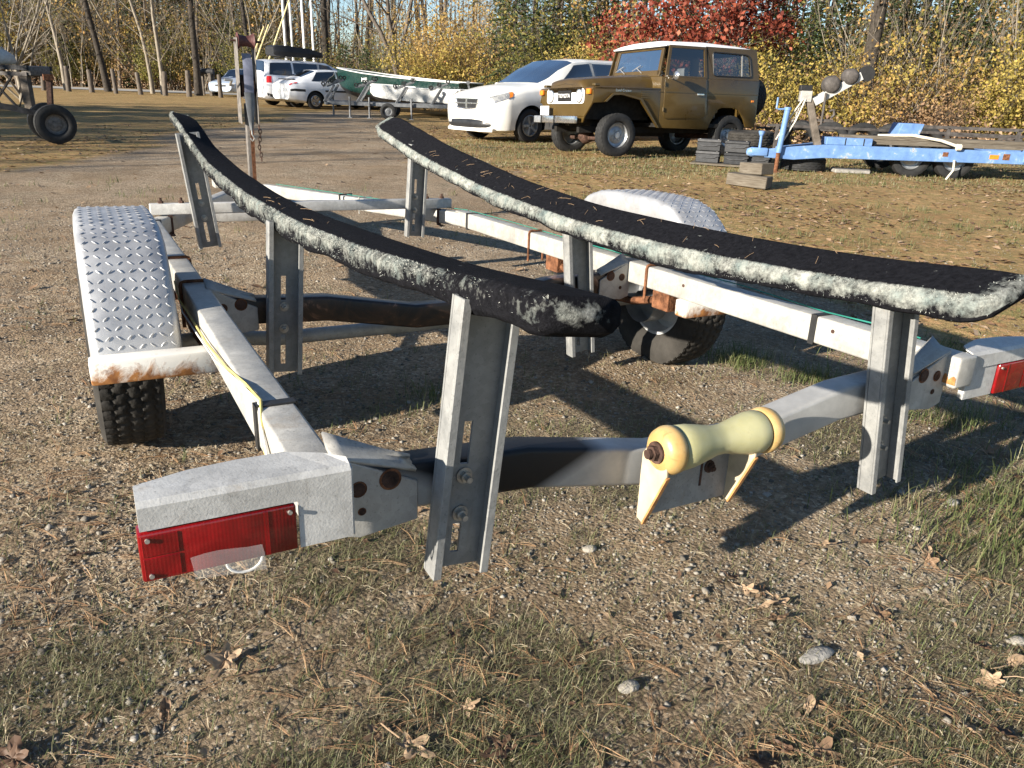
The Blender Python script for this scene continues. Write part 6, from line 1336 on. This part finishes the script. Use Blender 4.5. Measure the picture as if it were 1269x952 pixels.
def grow(segs, p, d, L, r, depth, spread, rnd, up=.15, tips=None, nseg=4, kids=(2, 4)):
    p = np.array(p, float); d = np.array(d, float)
    for i in range(nseg):
        d = d + rnd.normal(0, .10 + .04 * (depth < 2), 3); d[2] += up * .3; d /= np.linalg.norm(d); q = p + d * L / nseg; r2 = r * (1 - .75 * (i + 1) / nseg * (.6 if depth > 2 else 1)); segs.append((p, q, r * (1 - .75 * i / nseg * (.6 if depth > 2 else 1)), r2))
        if depth > 0 and i >= (1 if depth > 1 else 0):
            for _ in range(rnd.integers(*kids)):
                a = rnd.normal(0, 1, 3); a -= d * a.dot(d); a /= np.linalg.norm(a) + 1e-9; dd = d * (1 - spread) + a * spread + np.array([0, 0, up]); dd /= np.linalg.norm(dd)
                grow(segs, p + (q - p) * rnd.random(), dd, L * rnd.uniform(.32, .55), max(.0035, r2 * rnd.uniform(.35, .55)), depth - 1, spread, rnd, up, tips, 3, kids)
        p = q
    if tips is not None and depth <= 1: tips.append(p)
def leaf_mesh(name, C, size, mat, rnd, per=12, spread=.18, flat=.5, aspect=.6, tone=None):
    """C (m,3) cluster centres; per leaves round each"""
    m = len(C); n = m * per; ctr = np.repeat(C, per, 0) + rnd.normal(0, spread, (n, 3)) * np.array([1, 1, .75]); s = size * (.55 + .9 * rnd.random(n))
    a = rnd.normal(size=(n, 3)); a /= np.linalg.norm(a, axis=1)[:, None]; b = np.cross(a, rnd.normal(size=(n, 3))); b /= np.linalg.norm(b, axis=1)[:, None]
    s = s[:, None]; fold = np.cross(a, b) * s * .18
    V = np.stack([ctr - a * s, ctr - b * s * aspect + fold, ctr + a * s, ctr + b * s * aspect + fold], 1); F = np.arange(n * 4).reshape(-1, 4)
    t = np.repeat(rnd.random(m) if tone is None else tone, per) * .55 + rnd.random(n) * .45
    return np_mesh(name, V.reshape(-1, 3), F, mat, {'rnd': np.repeat(t, 4)})
def ellips(n, c, r, rnd, shell=.35):
    d = rnd.normal(size=(n, 3)); d /= np.linalg.norm(d, axis=1)[:, None]; rad = (shell + (1 - shell) * rnd.random(n)) ** .7
    return np.array(c) + d * rad[:, None] * np.array(r)
def trunk_segs(h, r, rnd, lean=.03, n=9, curve=.05):
    p = np.zeros(3); p[2] = -.15; out = []; d = np.array([rnd.normal(0, lean), rnd.normal(0, lean), 1.0])
    for i in range(n):
        d = d + np.array([rnd.normal(0, curve), rnd.normal(0, curve), 0]); d /= np.linalg.norm(d); q = p + d * h / n; out.append((p.copy(), q.copy(), r * (1 - .85 * i / n) * (1.25 if i == 0 else 1), r * (1 - .85 * (i + 1) / n))); p = q
    return out
def protos():
    P = {}
    # bare trees: slim trunk, twiggy limbs, a few last leaves
    for k in range(5):
        r = np.random.default_rng(100 + k); h = r.uniform(9, 13); tr = trunk_segs(h, r.uniform(.10, .17), r); br = []; tips = []
        for i in range(26):
            t = r.uniform(.10, .98); j = min(int(t * 9), 8); f = t * 9 - j; p = tr[j][0] * (1 - f) + tr[j][1] * f; a = r.uniform(0, 6.28); L = r.uniform(.9, 2.6) * (1.1 - .5 * t)
            grow(br, p, (math.cos(a), math.sin(a), r.uniform(.1, .9)), L, tr[j][2] * r.uniform(.14, .30), 2, .55, r, .12, tips, 4, (1, 3))
        pale = k % 2; C = np.array(tips)[r.random(len(tips)) < .22] if len(tips) else np.zeros((1, 3))
        P['bare%d' % k] = [('trunk', seg_mesh('trunk', tr, 'bark_pale' if pale else 'bark', 8)), ('branches', seg_mesh('branches', br, 'bark_pale' if pale else 'bark', 3)), ('last_leaves', leaf_mesh('last_leaves', C + r.normal(0, .1, C.shape), .05, 'leaf_tan' if k < 3 else 'leaf_gold', r, 4, .22))]
    # dark straight trunks
    for k in range(3):
        r = np.random.default_rng(140 + k); h = r.uniform(12, 15); tr = trunk_segs(h, r.uniform(.15, .22), r, .03, 10, .035); br = []
        for i in range(20):
            t = r.uniform(.15, .95); j = min(int(t * 10), 9); p = tr[j][0] + (tr[j][1] - tr[j][0]) * r.random(); a = r.uniform(0, 6.28); grow(br, p, (math.cos(a), math.sin(a), r.uniform(.3, 1.1)), r.uniform(.8, 2.6), tr[j][2] * r.uniform(.12, .25), 2, .5, r, .15, None, 4, (1, 3))
        P['dark%d' % k] = [('trunk', seg_mesh('trunk', tr, 'bark_dark', 8)), ('branches', seg_mesh('branches', br, 'bark_dark', 3))]
    # sapling clumps: pale thin stems
    for k in range(4):
        r = np.random.default_rng(180 + k); br = []; tips = []
        for i in range(7):
            a = r.uniform(0, 6.28); grow(br, (r.normal(0, .25), r.normal(0, .25), -.05), (math.cos(a) * .28, math.sin(a) * .28, 1), r.uniform(2.2, 5.5), r.uniform(.012, .032), 2, .42, r, .22, tips, 6, (1, 2))
        C = np.array(tips); C = C[r.random(len(C)) < .35]; P['sapling%d' % k] = [('stems', seg_mesh('stems', br, 'bark_pale', 3)), ('leaves', leaf_mesh('leaves', C, .040, ('leaf_tan', 'leaf_gold', 'leaf_olive', 'leaf_tan')[k], r, 5, .14))]
    # conifers
    for k in range(3):
        r = np.random.default_rng(220 + k); h = (6.5, 8.5, 4.0)[k]; tr = trunk_segs(h, .02 * h, r, .01, 8, .012); br = []; C = []; Ds = []
        nb = int(h * 17)
        for i in range(nb):
            t = (i + .5) / nb; z = .25 + t * (h - .35); L = (1 - t) ** .8 * h * .24 + .15; a = i * 2.399 + r.normal(0, .3); q = np.array([math.cos(a), math.sin(a), .10 - .45 * (1 - t)]); q /= np.linalg.norm(q); p0 = np.array([0, 0, z]); L *= r.uniform(.7, 1.15); br.append((p0, p0 + q * L, .012 * (1 - t) + .005, .003))
            for s_ in np.linspace(.25, 1, max(3, int(L / .16))):
                for sd in (-1, 1):
                    side = np.array([-q[1], q[0], -.15]) * sd; dd = q * .75 + side * (.75 if s_ < .95 else .1); dd /= np.linalg.norm(dd); ln = .16 + .26 * (1 - s_) * L * .6; C.append(p0 + q * L * s_ + np.array([0, 0, -.05 * s_ * s_])); Ds.append(dd * ln)
        C = np.array(C); Ds = np.array(Ds); n = len(C); qv = []; tone = []
        for m_ in range(3):
            jit = r.normal(0, .03, (n, 3)); a0 = C + jit; a1 = C + Ds * r.uniform(.8, 1.2, (n, 1)) + jit + r.normal(0, .03, (n, 3)); w = np.cross(Ds, r.normal(size=(n, 3))); w /= np.linalg.norm(w, axis=1)[:, None]; w *= .030
            mid = (a0 + a1) / 2; qv.append(np.stack([a0, mid + w, a1, mid - w], 1)); tone.append(r.random(n))
        V = np.concatenate(qv).reshape(-1, 3); me = np_mesh('needles', V, np.arange(len(V)).reshape(-1, 4), 'needles_green' if k < 2 else 'needles_green', {'rnd': np.repeat(np.concatenate(tone), 4)})
        P['conifer%d' % k] = [('trunk', seg_mesh('trunk', tr, 'bark_dark', 7)), ('branches', seg_mesh('branches', br, 'bark_dark', 3)), ('crown', me)]
    # leafy shrubs
    for nm, mat, w, h, nc, sz, per in (('yellow0', 'leaf_yellow', 1.5, 2.4, 300, .046, 10), ('yellow1', 'leaf_yellow', 1.2, 1.8, 240, .042, 10), ('gold0', 'leaf_gold', 1.5, 3.4, 230, .050, 9), ('olive0', 'leaf_olive', 1.5, 2.4, 290, .046, 11), ('olive1', 'leaf_olive', 1.1, 3.2, 230, .046, 10), ('tan0', 'leaf_tan', 1.3, 2.0, 200, .045, 7), ('rust0', 'leaf_gold', 1.3, 2.6, 150, .05, 6)):
        r = np.random.default_rng(abs(hash_s(nm))); br = []; tips = []
        for i in range(11):
            a = r.uniform(0, 6.28); grow(br, (r.normal(0, .2), r.normal(0, .2), -.05), (math.cos(a) * .55 * w, math.sin(a) * .55 * w, 1), r.uniform(.6, 1.05) * h, r.uniform(.010, .022), 2, .5, r, .16, tips, 6, (1, 3))
        T_ = np.array(tips); C = T_[r.integers(0, len(T_), nc)] + r.normal(0, .16, (nc, 3)); low = ellips(nc // 3, (0, 0, h * .38), (w * .8, w * .8, h * .36), r); C = np.vstack([C, low]); C = C[C[:, 2] > .10]
        P[nm] = [('stems', seg_mesh('stems', br, 'bark', 3)), ('leaves', leaf_mesh('leaves', C, sz, mat, r, per, .15))]
    # red tree with hanging clusters of big leaves
    r = np.random.default_rng(301); tr = trunk_segs(7.5, .15, r, .03, 8, .05); br = []; tips = []
    for i in range(44):
        t = r.uniform(.22, .95); j = min(int(t * 8), 7); p = tr[j][0] + (tr[j][1] - tr[j][0]) * r.random(); a = r.uniform(0, 6.28); grow(br, p, (math.cos(a), math.sin(a), r.uniform(-.25, .6)), r.uniform(1.4, 3.3) * (1.15 - .5 * t), tr[j][2] * .3, 2, .5, r, .03, tips, 4, (1, 3))
    T_ = np.array(tips); C = T_[r.integers(0, len(T_), 1000)] + r.normal(0, .15, (1000, 3)); C = C[C[:, 2] > 1.9]
    P['red0'] = [('trunk', seg_mesh('trunk', tr, 'bark', 8)), ('limbs', seg_mesh('limbs', br, 'bark', 4)), ('crown', leaf_mesh('crown', C, .058, 'leaf_red', r, 15, .16, aspect=.75))]
    # pale many-limbed tree, limbs from low down
    r = np.random.default_rng(310); br = []; tips = []
    for i in range(9):
        a = r.uniform(0, 6.28); grow(br, (0, 0, r.uniform(.0, 1.2)), (math.cos(a) * .75, math.sin(a) * .75, .95), r.uniform(4, 7), r.uniform(.03, .06), 3, .5, r, .10, tips, 6, (1, 3))
    P['limby0'] = [('trunk', seg_mesh('trunk', trunk_segs(3.2, .11, r, .05, 5), 'bark_pale', 8)), ('limbs', seg_mesh('limbs', br, 'bark_pale', 4))]
    # forked dark tree
    r = np.random.default_rng(320); tr = trunk_segs(1.6, .17, r, .02, 3); br = []
    for a, l in ((.4, 8), (2.6, 7), (4.4, 6)): grow(br, (0, 0, 1.3), (math.cos(a) * .35, math.sin(a) * .35, 1), l, .10, 3, .55, r, .10, None, 8, (1, 3))
    P['fork0'] = [('trunk', seg_mesh('trunk', tr, 'bark', 8)), ('limbs', seg_mesh('limbs', br, 'bark', 5))]
    return P
def hash_s(s):
    h = 7
    for c in s: h = (h * 31 + ord(c)) % 100003
    return h
LAB = {'bare': ('bare_tree', 'slim twiggy leafless tree', 'tree'), 'dark': ('bare_tree', 'tall bare dark trunked tree', 'tree'), 'sapling': ('sapling', 'clump of thin pale sapling stems', 'tree'), 'conifer': ('evergreen_tree', 'dark green drooping evergreen', 'tree'), 'yellow': ('leafy_shrub', 'bright yellow leafy shrub', 'shrub'), 'gold': ('leafy_shrub', 'tall shrub with golden orange leaves', 'shrub'), 'olive': ('leafy_shrub', 'olive green shrub', 'shrub'), 'tan': ('leafy_shrub', 'dry shrub with tan withered leaves', 'shrub'), 'rust': ('leafy_shrub', 'thin shrub with sparse orange brown leaves', 'shrub'), 'red': ('maple_tree', 'tree hung with deep red leaves rising behind the brown wagon', 'tree'), 'limby': ('bare_tree', 'pale bare tree with spreading limbs', 'tree'), 'fork': ('bare_tree', 'rough barked bare tree forking low behind the green boat', 'tree')}
SH = {}
def plant(key, x, y, where, s=1.0, rz=None):
    base = key.rstrip('0123456789'); nm, lab, cat = LAB[base]
    if key in ('bare1', 'bare3'): lab = 'slim pale barked leafless tree'; base = 'pale'
    if key == 'conifer2': lab = 'small bushy evergreen'; base = 'small evergreen'
    if key == 'olive1': lab = 'tall olive green shrub'; base = 'tall olive'
    if key == 'yellow1': lab = 'low spreading yellow shrub'; base = 'low yellow'
    full = (lab + ' ' + where).strip()
    if key not in SH: SH.update(protos())
    o = thing(nm, full, cat, (x, y, float(gz(x, y)) - .03), TR.uniform(0, 6.28) if rz is None else rz, (base + ' plants ' + where).strip()); q = s * TR.uniform(.9, 1.1); o.scale = (q, q, s * TR.uniform(.9, 1.12))
    for pn, me in SH[key]: link(pn, me, o)
    return o
def build_woods():
    R_ = TR.uniform; far = 'in the woods across the road'
    # beyond the road on the left
    for i in range(30):
        x = -43 + i * 1.12 + R_(-.5, .5); plant('bare%d' % (i % 5), x, R_(53.5, 61), far, R_(.85, 1.15))
    for i in range(16): plant('sapling%d' % (i % 4), -42 + i * 1.9 + R_(-.8, .8), R_(52.8, 57), far, R_(.9, 1.3))
    for i, x in enumerate((-41, -39, -37.5, -36, -34.6, -33.2, -32, -30.6, -29.5, -28.4, -27.5, -26.6, -25.8, -24.6, -23.5, -22.4, -21.6, -20.2, -18.5)): plant('conifer%d' % (i % 3), x, R_(54.5, 60), far, R_(.75, 1.05))
    for i in range(24): plant(('tan0', 'olive0', 'olive1', 'rust0', 'conifer2')[i % 5], -43 + i * 1.22 + R_(-.5, .5), R_(53, 57), far, R_(.8, 1.2))
    for i in range(10): plant('limby0' if i % 3 == 0 else 'sapling%d' % (i % 4), -41 + i * 2.6 + R_(-.8, .8), R_(52.8, 55), far, R_(1.0, 1.5))
    for i, (x, y) in enumerate(((-24.6, 44.0), (-20.1, 44.4), (-19.0, 43.2), (-17.3, 43.6), (-22.6, 44.6))): plant(('bare1', 'bare3', 'bare1', 'dark1', 'dark0')[i], x, y, 'on the verge behind the post row', .95)
    for i in range(11): plant(('gold0', 'olive1', 'gold0', 'yellow0')[i % 4], -42 + i * 2.5 + R_(-.8, .8), R_(55, 60), far, R_(1.5, 2.1))
    for x, y, s in ((-12.5, 58, 1.3), (-6.2, 52, 1.4), (-4.6, 44, 1.5), (-2.0, 46, 1.6), (.4, 42, 1.5)): plant('gold0', x, y, 'deep in the woods beyond the boats', s)
    plant('limby0', -16.9, 27.5, 'behind the dock frame', 1.0, 1.0)
    # centre: sky shows between dark trunks
    mid = 'beyond the parked boats'
    for i, (x, y) in enumerate(((-16.6, 50), (-15.2, 54), (-14.4, 51), (-13.2, 56), (-12.4, 52), (-11.3, 57), (-10.1, 53), (-8.9, 58), (-8.1, 52), (-6.6, 56), (-5.0, 52), (-3.4, 55))): plant('dark%d' % (i % 3), x, y, mid, R_(.85, 1.1))
    for i, (x, y) in enumerate(((-15.6, 58), (-11.8, 60), (-9.4, 54.5), (-7.4, 49.5), (-5.8, 50), (-4.4, 47), (-2.6, 48), (-1.2, 50), (.2, 47))): plant('bare%d' % (i % 5), x, y, mid, R_(.85, 1.1))
    for i, (x, y, k) in enumerate(((-16.6, 49, 'olive1'), (-15.0, 51.5, 'olive0'), (-13.4, 50.5, 'olive1'), (-11.8, 51, 'olive0'), (-10.3, 50, 'tan0'), (-8.6, 47, 'olive1'), (-6.4, 43, 'olive1'), (-7.4, 44.5, 'tan0'), (-9.2, 48.5, 'tan0'), (-5.2, 46, 'olive0'))): plant(k, x, y, mid, R_(.8, 1.05))
    for x, y, s in ((-9.6, 44.5, .50), (-8.3, 43.6, .42), (-7.5, 42.8, .38)): plant('conifer2', x, y, mid, s * 1.5)
    for i in range(9): plant('sapling%d' % (i % 4), -9.5 + i * 1.15, R_(44, 49), mid, R_(.9, 1.3))
    plant('fork0', -5.75, 37.6, '', 1.0, .3)
    # yellow thicket behind the skiff
    th = 'in the thicket behind the green boat'
    for k, x, y, s in (('gold0', -4.1, 35.6, 1.0), ('yellow0', -3.7, 34.6, 1.05), ('yellow0', -2.4, 35.0, 1.1), ('gold0', -2.6, 36.2, 1.15), ('rust0', -1.4, 35.2, 1.2), ('rust0', -.6, 34.4, 1.1), ('yellow1', -1.0, 33.6, .9), ('tan0', -.1, 34.8, 1.2)): plant(k, x, y, th, s)
    for x, y in ((-2.9, 37.2), (-1.8, 36.6), (-.7, 36.2), (.3, 35.6)): plant('sapling%d' % int(abs(x * 3) % 4), x, y, th, 1.2)
    ev = 'behind the white minivan'
    for k, x, y, s in (('conifer1', -.4, 33.2, .8), ('conifer0', 1.9, 32.0, .8), ('conifer1', 2.8, 33.2, .85), ('olive1', 1.1, 31.6, 1.2), ('gold0', 3.4, 30.0, 1.0), ('yellow0', 1.9, 29.2, .9), ('conifer0', .25, 31.5, .80), ('conifer1', 1.25, 33.0, .75), ('conifer2', .8, 30.4, .85), ('olive0', 1.6, 30.5, .95), ('olive1', .2, 30.2, .8), ('yellow1', .6, 29.4, .7), ('olive0', 2.2, 31.5, 1.1), ('yellow0', 2.75, 29.2, .9), ('gold0', 3.0, 31.2, .95), ('yellow1', 3.6, 28.8, .8), ('olive1', 2.3, 34, 1.1), ('bare3', .9, 34.5, 1.0), ('bare1', 2.9, 35, 1.0), ('bare1', 3.6, 33.5, 1.0), ('bare3', 4.2, 36, 1.0), ('sapling1', 1.9, 32.6, 1.1), ('sapling0', 3.3, 32.2, 1.2), ('sapling3', .4, 33.4, 1.1), ('conifer0', -1.0, 39, .9), ('conifer1', 4.6, 38, .9), ('olive0', 4.4, 33, 1.1), ('tan0', 4.2, 30.5, 1.1)): plant(k, x, y, ev, s)
    # behind the brown wagon and the blue flatbed
    bk = 'behind the brown wagon'
    plant('red0', 5.5, 24.2, '', .95, .4)
    for k, x, y, s in (('conifer0', 8.3, 27.5, .9), ('conifer1', 5.6, 30, .8), ('gold0', 4.6, 26.6, .9), ('olive0', 5.6, 26.5, .95), ('olive1', 6.8, 27.5, 1.1), ('yellow0', 7.6, 22.0, .98), ('yellow1', 8.3, 21.4, .95), ('olive0', 7.1, 23.2, .9), ('tan0', 8.8, 22.8, 1.1), ('bare3', 7.4, 29, 1.0), ('bare1', 9.1, 27.2, 1.0), ('sapling2', 6.5, 25.6, 1.0), ('tan0', 6.0, 22.6, .8), ('yellow1', 6.5, 21.4, .75)): plant(k, x, y, bk, s)
    rt = 'in the brush behind the blue flatbed'
    plant('dark1', 8.85, 21.6, rt, .95)
    for k, x, y, s in (('conifer0', 9.0, 24.0, .75), ('conifer1', 14.4, 24.2, .75), ('olive0', 10.6, 24.4, 1.3), ('yellow0', 9.4, 22.0, 1.0), ('sapling0', 9.2, 22.6, .9), ('sapling1', 9.9, 22.2, 1.0), ('sapling3', 10.4, 22.8, 1.1), ('sapling2', 11.0, 23.4, 1.1), ('sapling0', 11.9, 22.6, 1.1), ('sapling1', 13.4, 23.5, 1.2), ('sapling3', 14.6, 23.0, 1.2), ('sapling0', 15.8, 23.6, 1.2), ('rust0', 9.6, 21.2, .85), ('rust0', 10.3, 21.6, 1.0), ('rust0', 8.9, 20.6, .7), ('tan0', 9.8, 20.3, .75), ('tan0', 11.2, 22.2, 1.1), ('gold0', 10.9, 23.6, .95), ('tan0', 10.4, 20.4, .7),
        ('conifer1', 10.2, 23.0, .62), ('conifer0', 12.0, 22.8, .60), ('conifer2', 13.6, 22.0, .95), ('conifer0', 7.9, 23.4, .55), ('conifer0', 11.2, 22.6, .55), ('conifer2', 11.9, 22.0, .8), ('sapling1', 8.4, 21.4, .9), ('sapling0', 12.6, 20.6, 1.0), ('sapling2', 14.0, 20.4, 1.0), ('sapling1', 15.2, 21.6, 1.1), ('sapling3', 9.4, 20.6, .8), ('sapling0', 10.8, 21.2, 1.0), ('conifer1', 12.3, 24.6, .70), ('conifer0', 13.4, 25.2, .72), ('conifer2', 12.6, 23.4, .9), ('conifer0', 15.9, 25.5, .85), ('conifer2', 15.3, 20.6, .50), ('conifer2', 14.6, 19.9, .38), ('yellow0', 12.2, 21.4, .92), ('yellow0', 13.1, 21.2, 1.05), ('yellow0', 11.4, 20.6, .75), ('yellow1', 12.4, 20.3, .8), ('yellow0', 14.1, 21.4, 1.0), ('yellow1', 13.4, 20.1, .75), ('gold0', 14.8, 22.6, 1.15), ('gold0', 15.9, 22.4, 1.2), ('olive1', 13.8, 23.4, 1.15), ('olive0', 12.8, 24.0, 1.25), ('olive0', 11.8, 24.6, 1.2), ('yellow1', 15.6, 21.4, .9), ('tan0', 14.4, 20.2, .6), ('rust0', 16.4, 21.6, 1.0), ('bare1', 11.6, 26, 1.0), ('bare3', 14.2, 26.4, 1.0), ('bare1', 16.3, 26, 1.0), ('bare0', 12.8, 27.5, 1.0), ('bare3', 10.3, 26.5, 1.0), ('olive1', 10.2, 25.4, 1.2), ('gold0', 17.6, 23.6, 1.1), ('yellow0', 17.0, 22.2, .9), ('olive0', 9.2, 25.0, 1.1), ('olive1', 15.0, 25, 1.3), ('tan0', 16.8, 20.8, .8)): plant(k, x, y, rt, s)
    # trees standing left of the yard; their shade falls over the cart and the drive
    lf = 'on the left edge of the yard'
    for k, x, y, s in (('conifer1', -27, -1.5, 1.05), ('conifer0', -26, 1.5, 1.30), ('conifer1', -28, 4.2, 1.15), ('conifer0', -26, 6.8, 1.35), ('conifer1', -27.5, 9.4, 1.10), ('conifer0', -26.5, 12.2, 1.35), ('conifer1', -28, 15, 1.12), ('conifer0', -23, 8.2, 1.5), ('conifer1', -30, 6.6, 1.4), ('conifer0', -24, 10.6, 1.55), ('conifer1', -31, 10.4, 1.4), ('conifer0', -22.5, 13.2, 1.5), ('conifer0', -31, 2.4, 1.4), ('olive1', -23.5, 3.4, 2.2), ('olive1', -23, 5.6, 2.3), ('olive1', -24.5, .8, 2.2), ('bare2', -20.5, 1.2, .8), ('bare1', -23, -4.5, .8), ('bare3', -25, -7.5, .8), ('bare0', -21, -2.2, .7), ('bare2', -24, -10.5, .8)): plant(k, x, y, lf, s)
    # the deep wood behind: countless stems and leaves
    r = np.random.default_rng(77); segs = []
    def band(n, f):
        out = []
        for _ in range(n): out.append(f())
        return out
    for _ in range(620):
        t = r.random()
        if t < .62: x = r.uniform(-58, -17); y = r.uniform(60, 80)
        elif t < .74: x = r.uniform(-17, 0); y = r.uniform(62, 85)
        else: x = r.uniform(-1, 34); y = r.uniform(29, 42) + max(0, (8 - x)) * 1.0
        h = r.uniform(5, 12); l = r.normal(0, .06, 2); rad = r.uniform(.03, .13); segs.append(((x, y, -.1), (x + l[0] * h, y + l[1] * h, h), rad, rad * .3))
        for _ in range(5): z = r.uniform(1, h * .8); a = r.uniform(0, 6.28); L = r.uniform(.6, 2.2); b0 = np.array([x + l[0] * z, y + l[1] * z, z]); segs.append((b0, b0 + np.array([math.cos(a) * L, math.sin(a) * L, r.uniform(.1, 1.4)]), rad * .25, .004))
    o = link('distant_woods', seg_mesh('distant_woods', segs, 'bark', 4), None, 'mass of stems deep in the far woods', 'woods', kind='stuff')
    C = []; tone = []
    for _ in range(4600):
        t = r.random()
        if t < .66: x = r.uniform(-60, -17.5); y = r.uniform(58, 70); z = 8.5 * r.random() ** 1.3 + .2
        elif t < .72: x = r.uniform(-18, -1); y = r.uniform(64, 80); z = abs(r.normal(0, 1.3)) + .2
        else: x = r.uniform(1.5, 36); y = r.uniform(29, 38) + max(0, 8 - x) * .8; z = abs(r.normal(0, 2.2)) + .2
        C.append((x, y, z)); tone.append(r.random())
    C = np.array(C); L_ = leaf_mesh('far_foliage', C, .12, 'leaf_olive', r, 19, .65, tone=np.array(tone)); L_.name = 'far_foliage'; link('far_foliage', L_, None, 'mass of olive and tan foliage deep in the far woods', 'foliage', kind='stuff')
    k = r.random(len(C)) < .45; C2 = C[k] + r.normal(0, .8, (k.sum(), 3)); link('far_tan_foliage', leaf_mesh('far_tan_foliage', C2, .10, 'leaf_tan', r, 12, .7), None, 'mass of withered tan foliage deep in the far woods', 'foliage', kind='stuff')
    k = r.random(len(C)) < .5; C3 = C[k] + r.normal(0, .8, (k.sum(), 3)) + np.array([0, 3, -.5]); C3[:, 2] = np.abs(C3[:, 2]); link('far_evergreens', leaf_mesh('far_evergreens', C3, .14, 'needles_green', r, 14, .7), None, 'mass of dark evergreen growth deep in the far woods', 'foliage', kind='stuff')
    # weeds and brush along the wood edges
    C = []
    for _ in range(900):
        t = r.random()
        if t < .4: x = r.uniform(-46, -12); y = r.uniform(52.6, 55)
        elif t < .55: x = r.uniform(-12, -1); y = r.uniform(40, 46)
        else: x = r.uniform(3.5, 18); y = r.uniform(18.6, 22)
        C.append((x, y, abs(r.normal(0, .28)) + .08))
    link('edge_brush', leaf_mesh('edge_brush', np.array(C), .05, 'litter', r, 16, .24), None, 'low brown brush and dead weeds along the wood edge', 'brush', kind='stuff')
    # low hill on the skyline
    m = MB(); xs = np.linspace(-260, 260, 60); hz = lambda x: 9 + 4 * math.sin(x * .02 + 1) + 2 * math.sin(x * .055)
    m.grid([[(x, 300, -1), (x, 320, hz(x) * .6), (x, 350, hz(x)), (x, 400, hz(x) * .7), (x, 430, -1)] for x in xs]); simple('hill_brown', (.10, .085, .065), .95, 0, .4, .05); link('hill', make_mesh('hill', m, 'hill_brown', smooth=80), None, 'low brown wooded hill on the skyline', kind='structure')
STONES = [(0.226, 1.777, (0.02, 0.016, 0.016), 'stone_pale', 'rounded pale stone on the dirt beside the rear bunk bracket', 0.4), (0.704, 1.393, (0.05, 0.02, 0.02), 'stone_grey', 'long flat grey stone in the foreground grass', 0.4), (0.266, 1.269, (0.026, 0.018, 0.018), 'stone_pale', 'broken pale stone slab beside a small round pebble', 0.4), (1.203, 1.472, (0.02, 0.016, 0.016), 'stone_pale', 'small buff stone at the edge of the grass', 0.4), (-0.528, 3.303, (0.022, 0.018, 0.018), 'stone_pale', 'pale stone on the gravel beyond the rear bunk bracket', 0.4), (-0.3, 2.817, (0.018, 0.013, 0.013), 'stone_pale', 'yellowish stone lying against a grey pebble', 0.4), (1.234, 2.147, (0.016, 0.013, 0.013), 'stone_pale', 'small yellow stone beside the right bunk bracket', 0.4), (1.375, 2.097, (0.022, 0.016, 0.016), 'stone_grey', 'flat grey stone in the green grass', 0.4)]
LEAVES = [(-0.162, 1.088, 1.3), (0.007, 1.093, 1.2), (-0.228, 1.119, 0.9), (-0.65, 1.152, 1.0), (-0.584, 1.297, 1.5), (0.12, 1.572, 0.7), (-0.114, 1.405, 0.7), (0.645, 1.507, 1.0), (0.635, 1.551, 1.1), (0.676, 1.575, 0.9), (1.021, 1.854, 1.0), (0.913, 1.536, 1.0), (1.138, 1.769, 0.9), (1.158, 1.809, 0.9), (0.487, 1.091, 1.3), (0.543, 1.121, 1.1), (0.615, 1.115, 1.2), (1.066, 1.336, 1.0), (1.145, 1.396, 1.1), (1.101, 1.447, 1.0), (0.414, 1.797, 0.8), (0.539, 2.171, 0.8), (0.312, 6.091, 0.8), (-0.876, 1.036, 1.4), (-1.097, 1.659, 0.9), (-1.808, 3.242, 1.3), (0.877, 1.829, 0.9), (0.606, 1.613, 0.8), (0.578, 1.661, 0.7), (1.693, 2.47, 0.9), (0.934, 1.553, 0.8), (-0.063, 1.193, 0.7), (0.393, 1.492, 0.7), (1.677, 2.261, 1.0), (-0.519, 1.258, 0.8), (0.626, 1.227, 0.9), (0.934, 1.189, 0.9), (0.994, 1.182, 1.1), (0.177, 1.395, 0.7), (0.62, 2.076, 0.8)]
build_ground(); build_woods(); build_trailer(); build_fj(); build_cars(); build_boats(); build_left(); build_right(); build_small(); build_scatter()
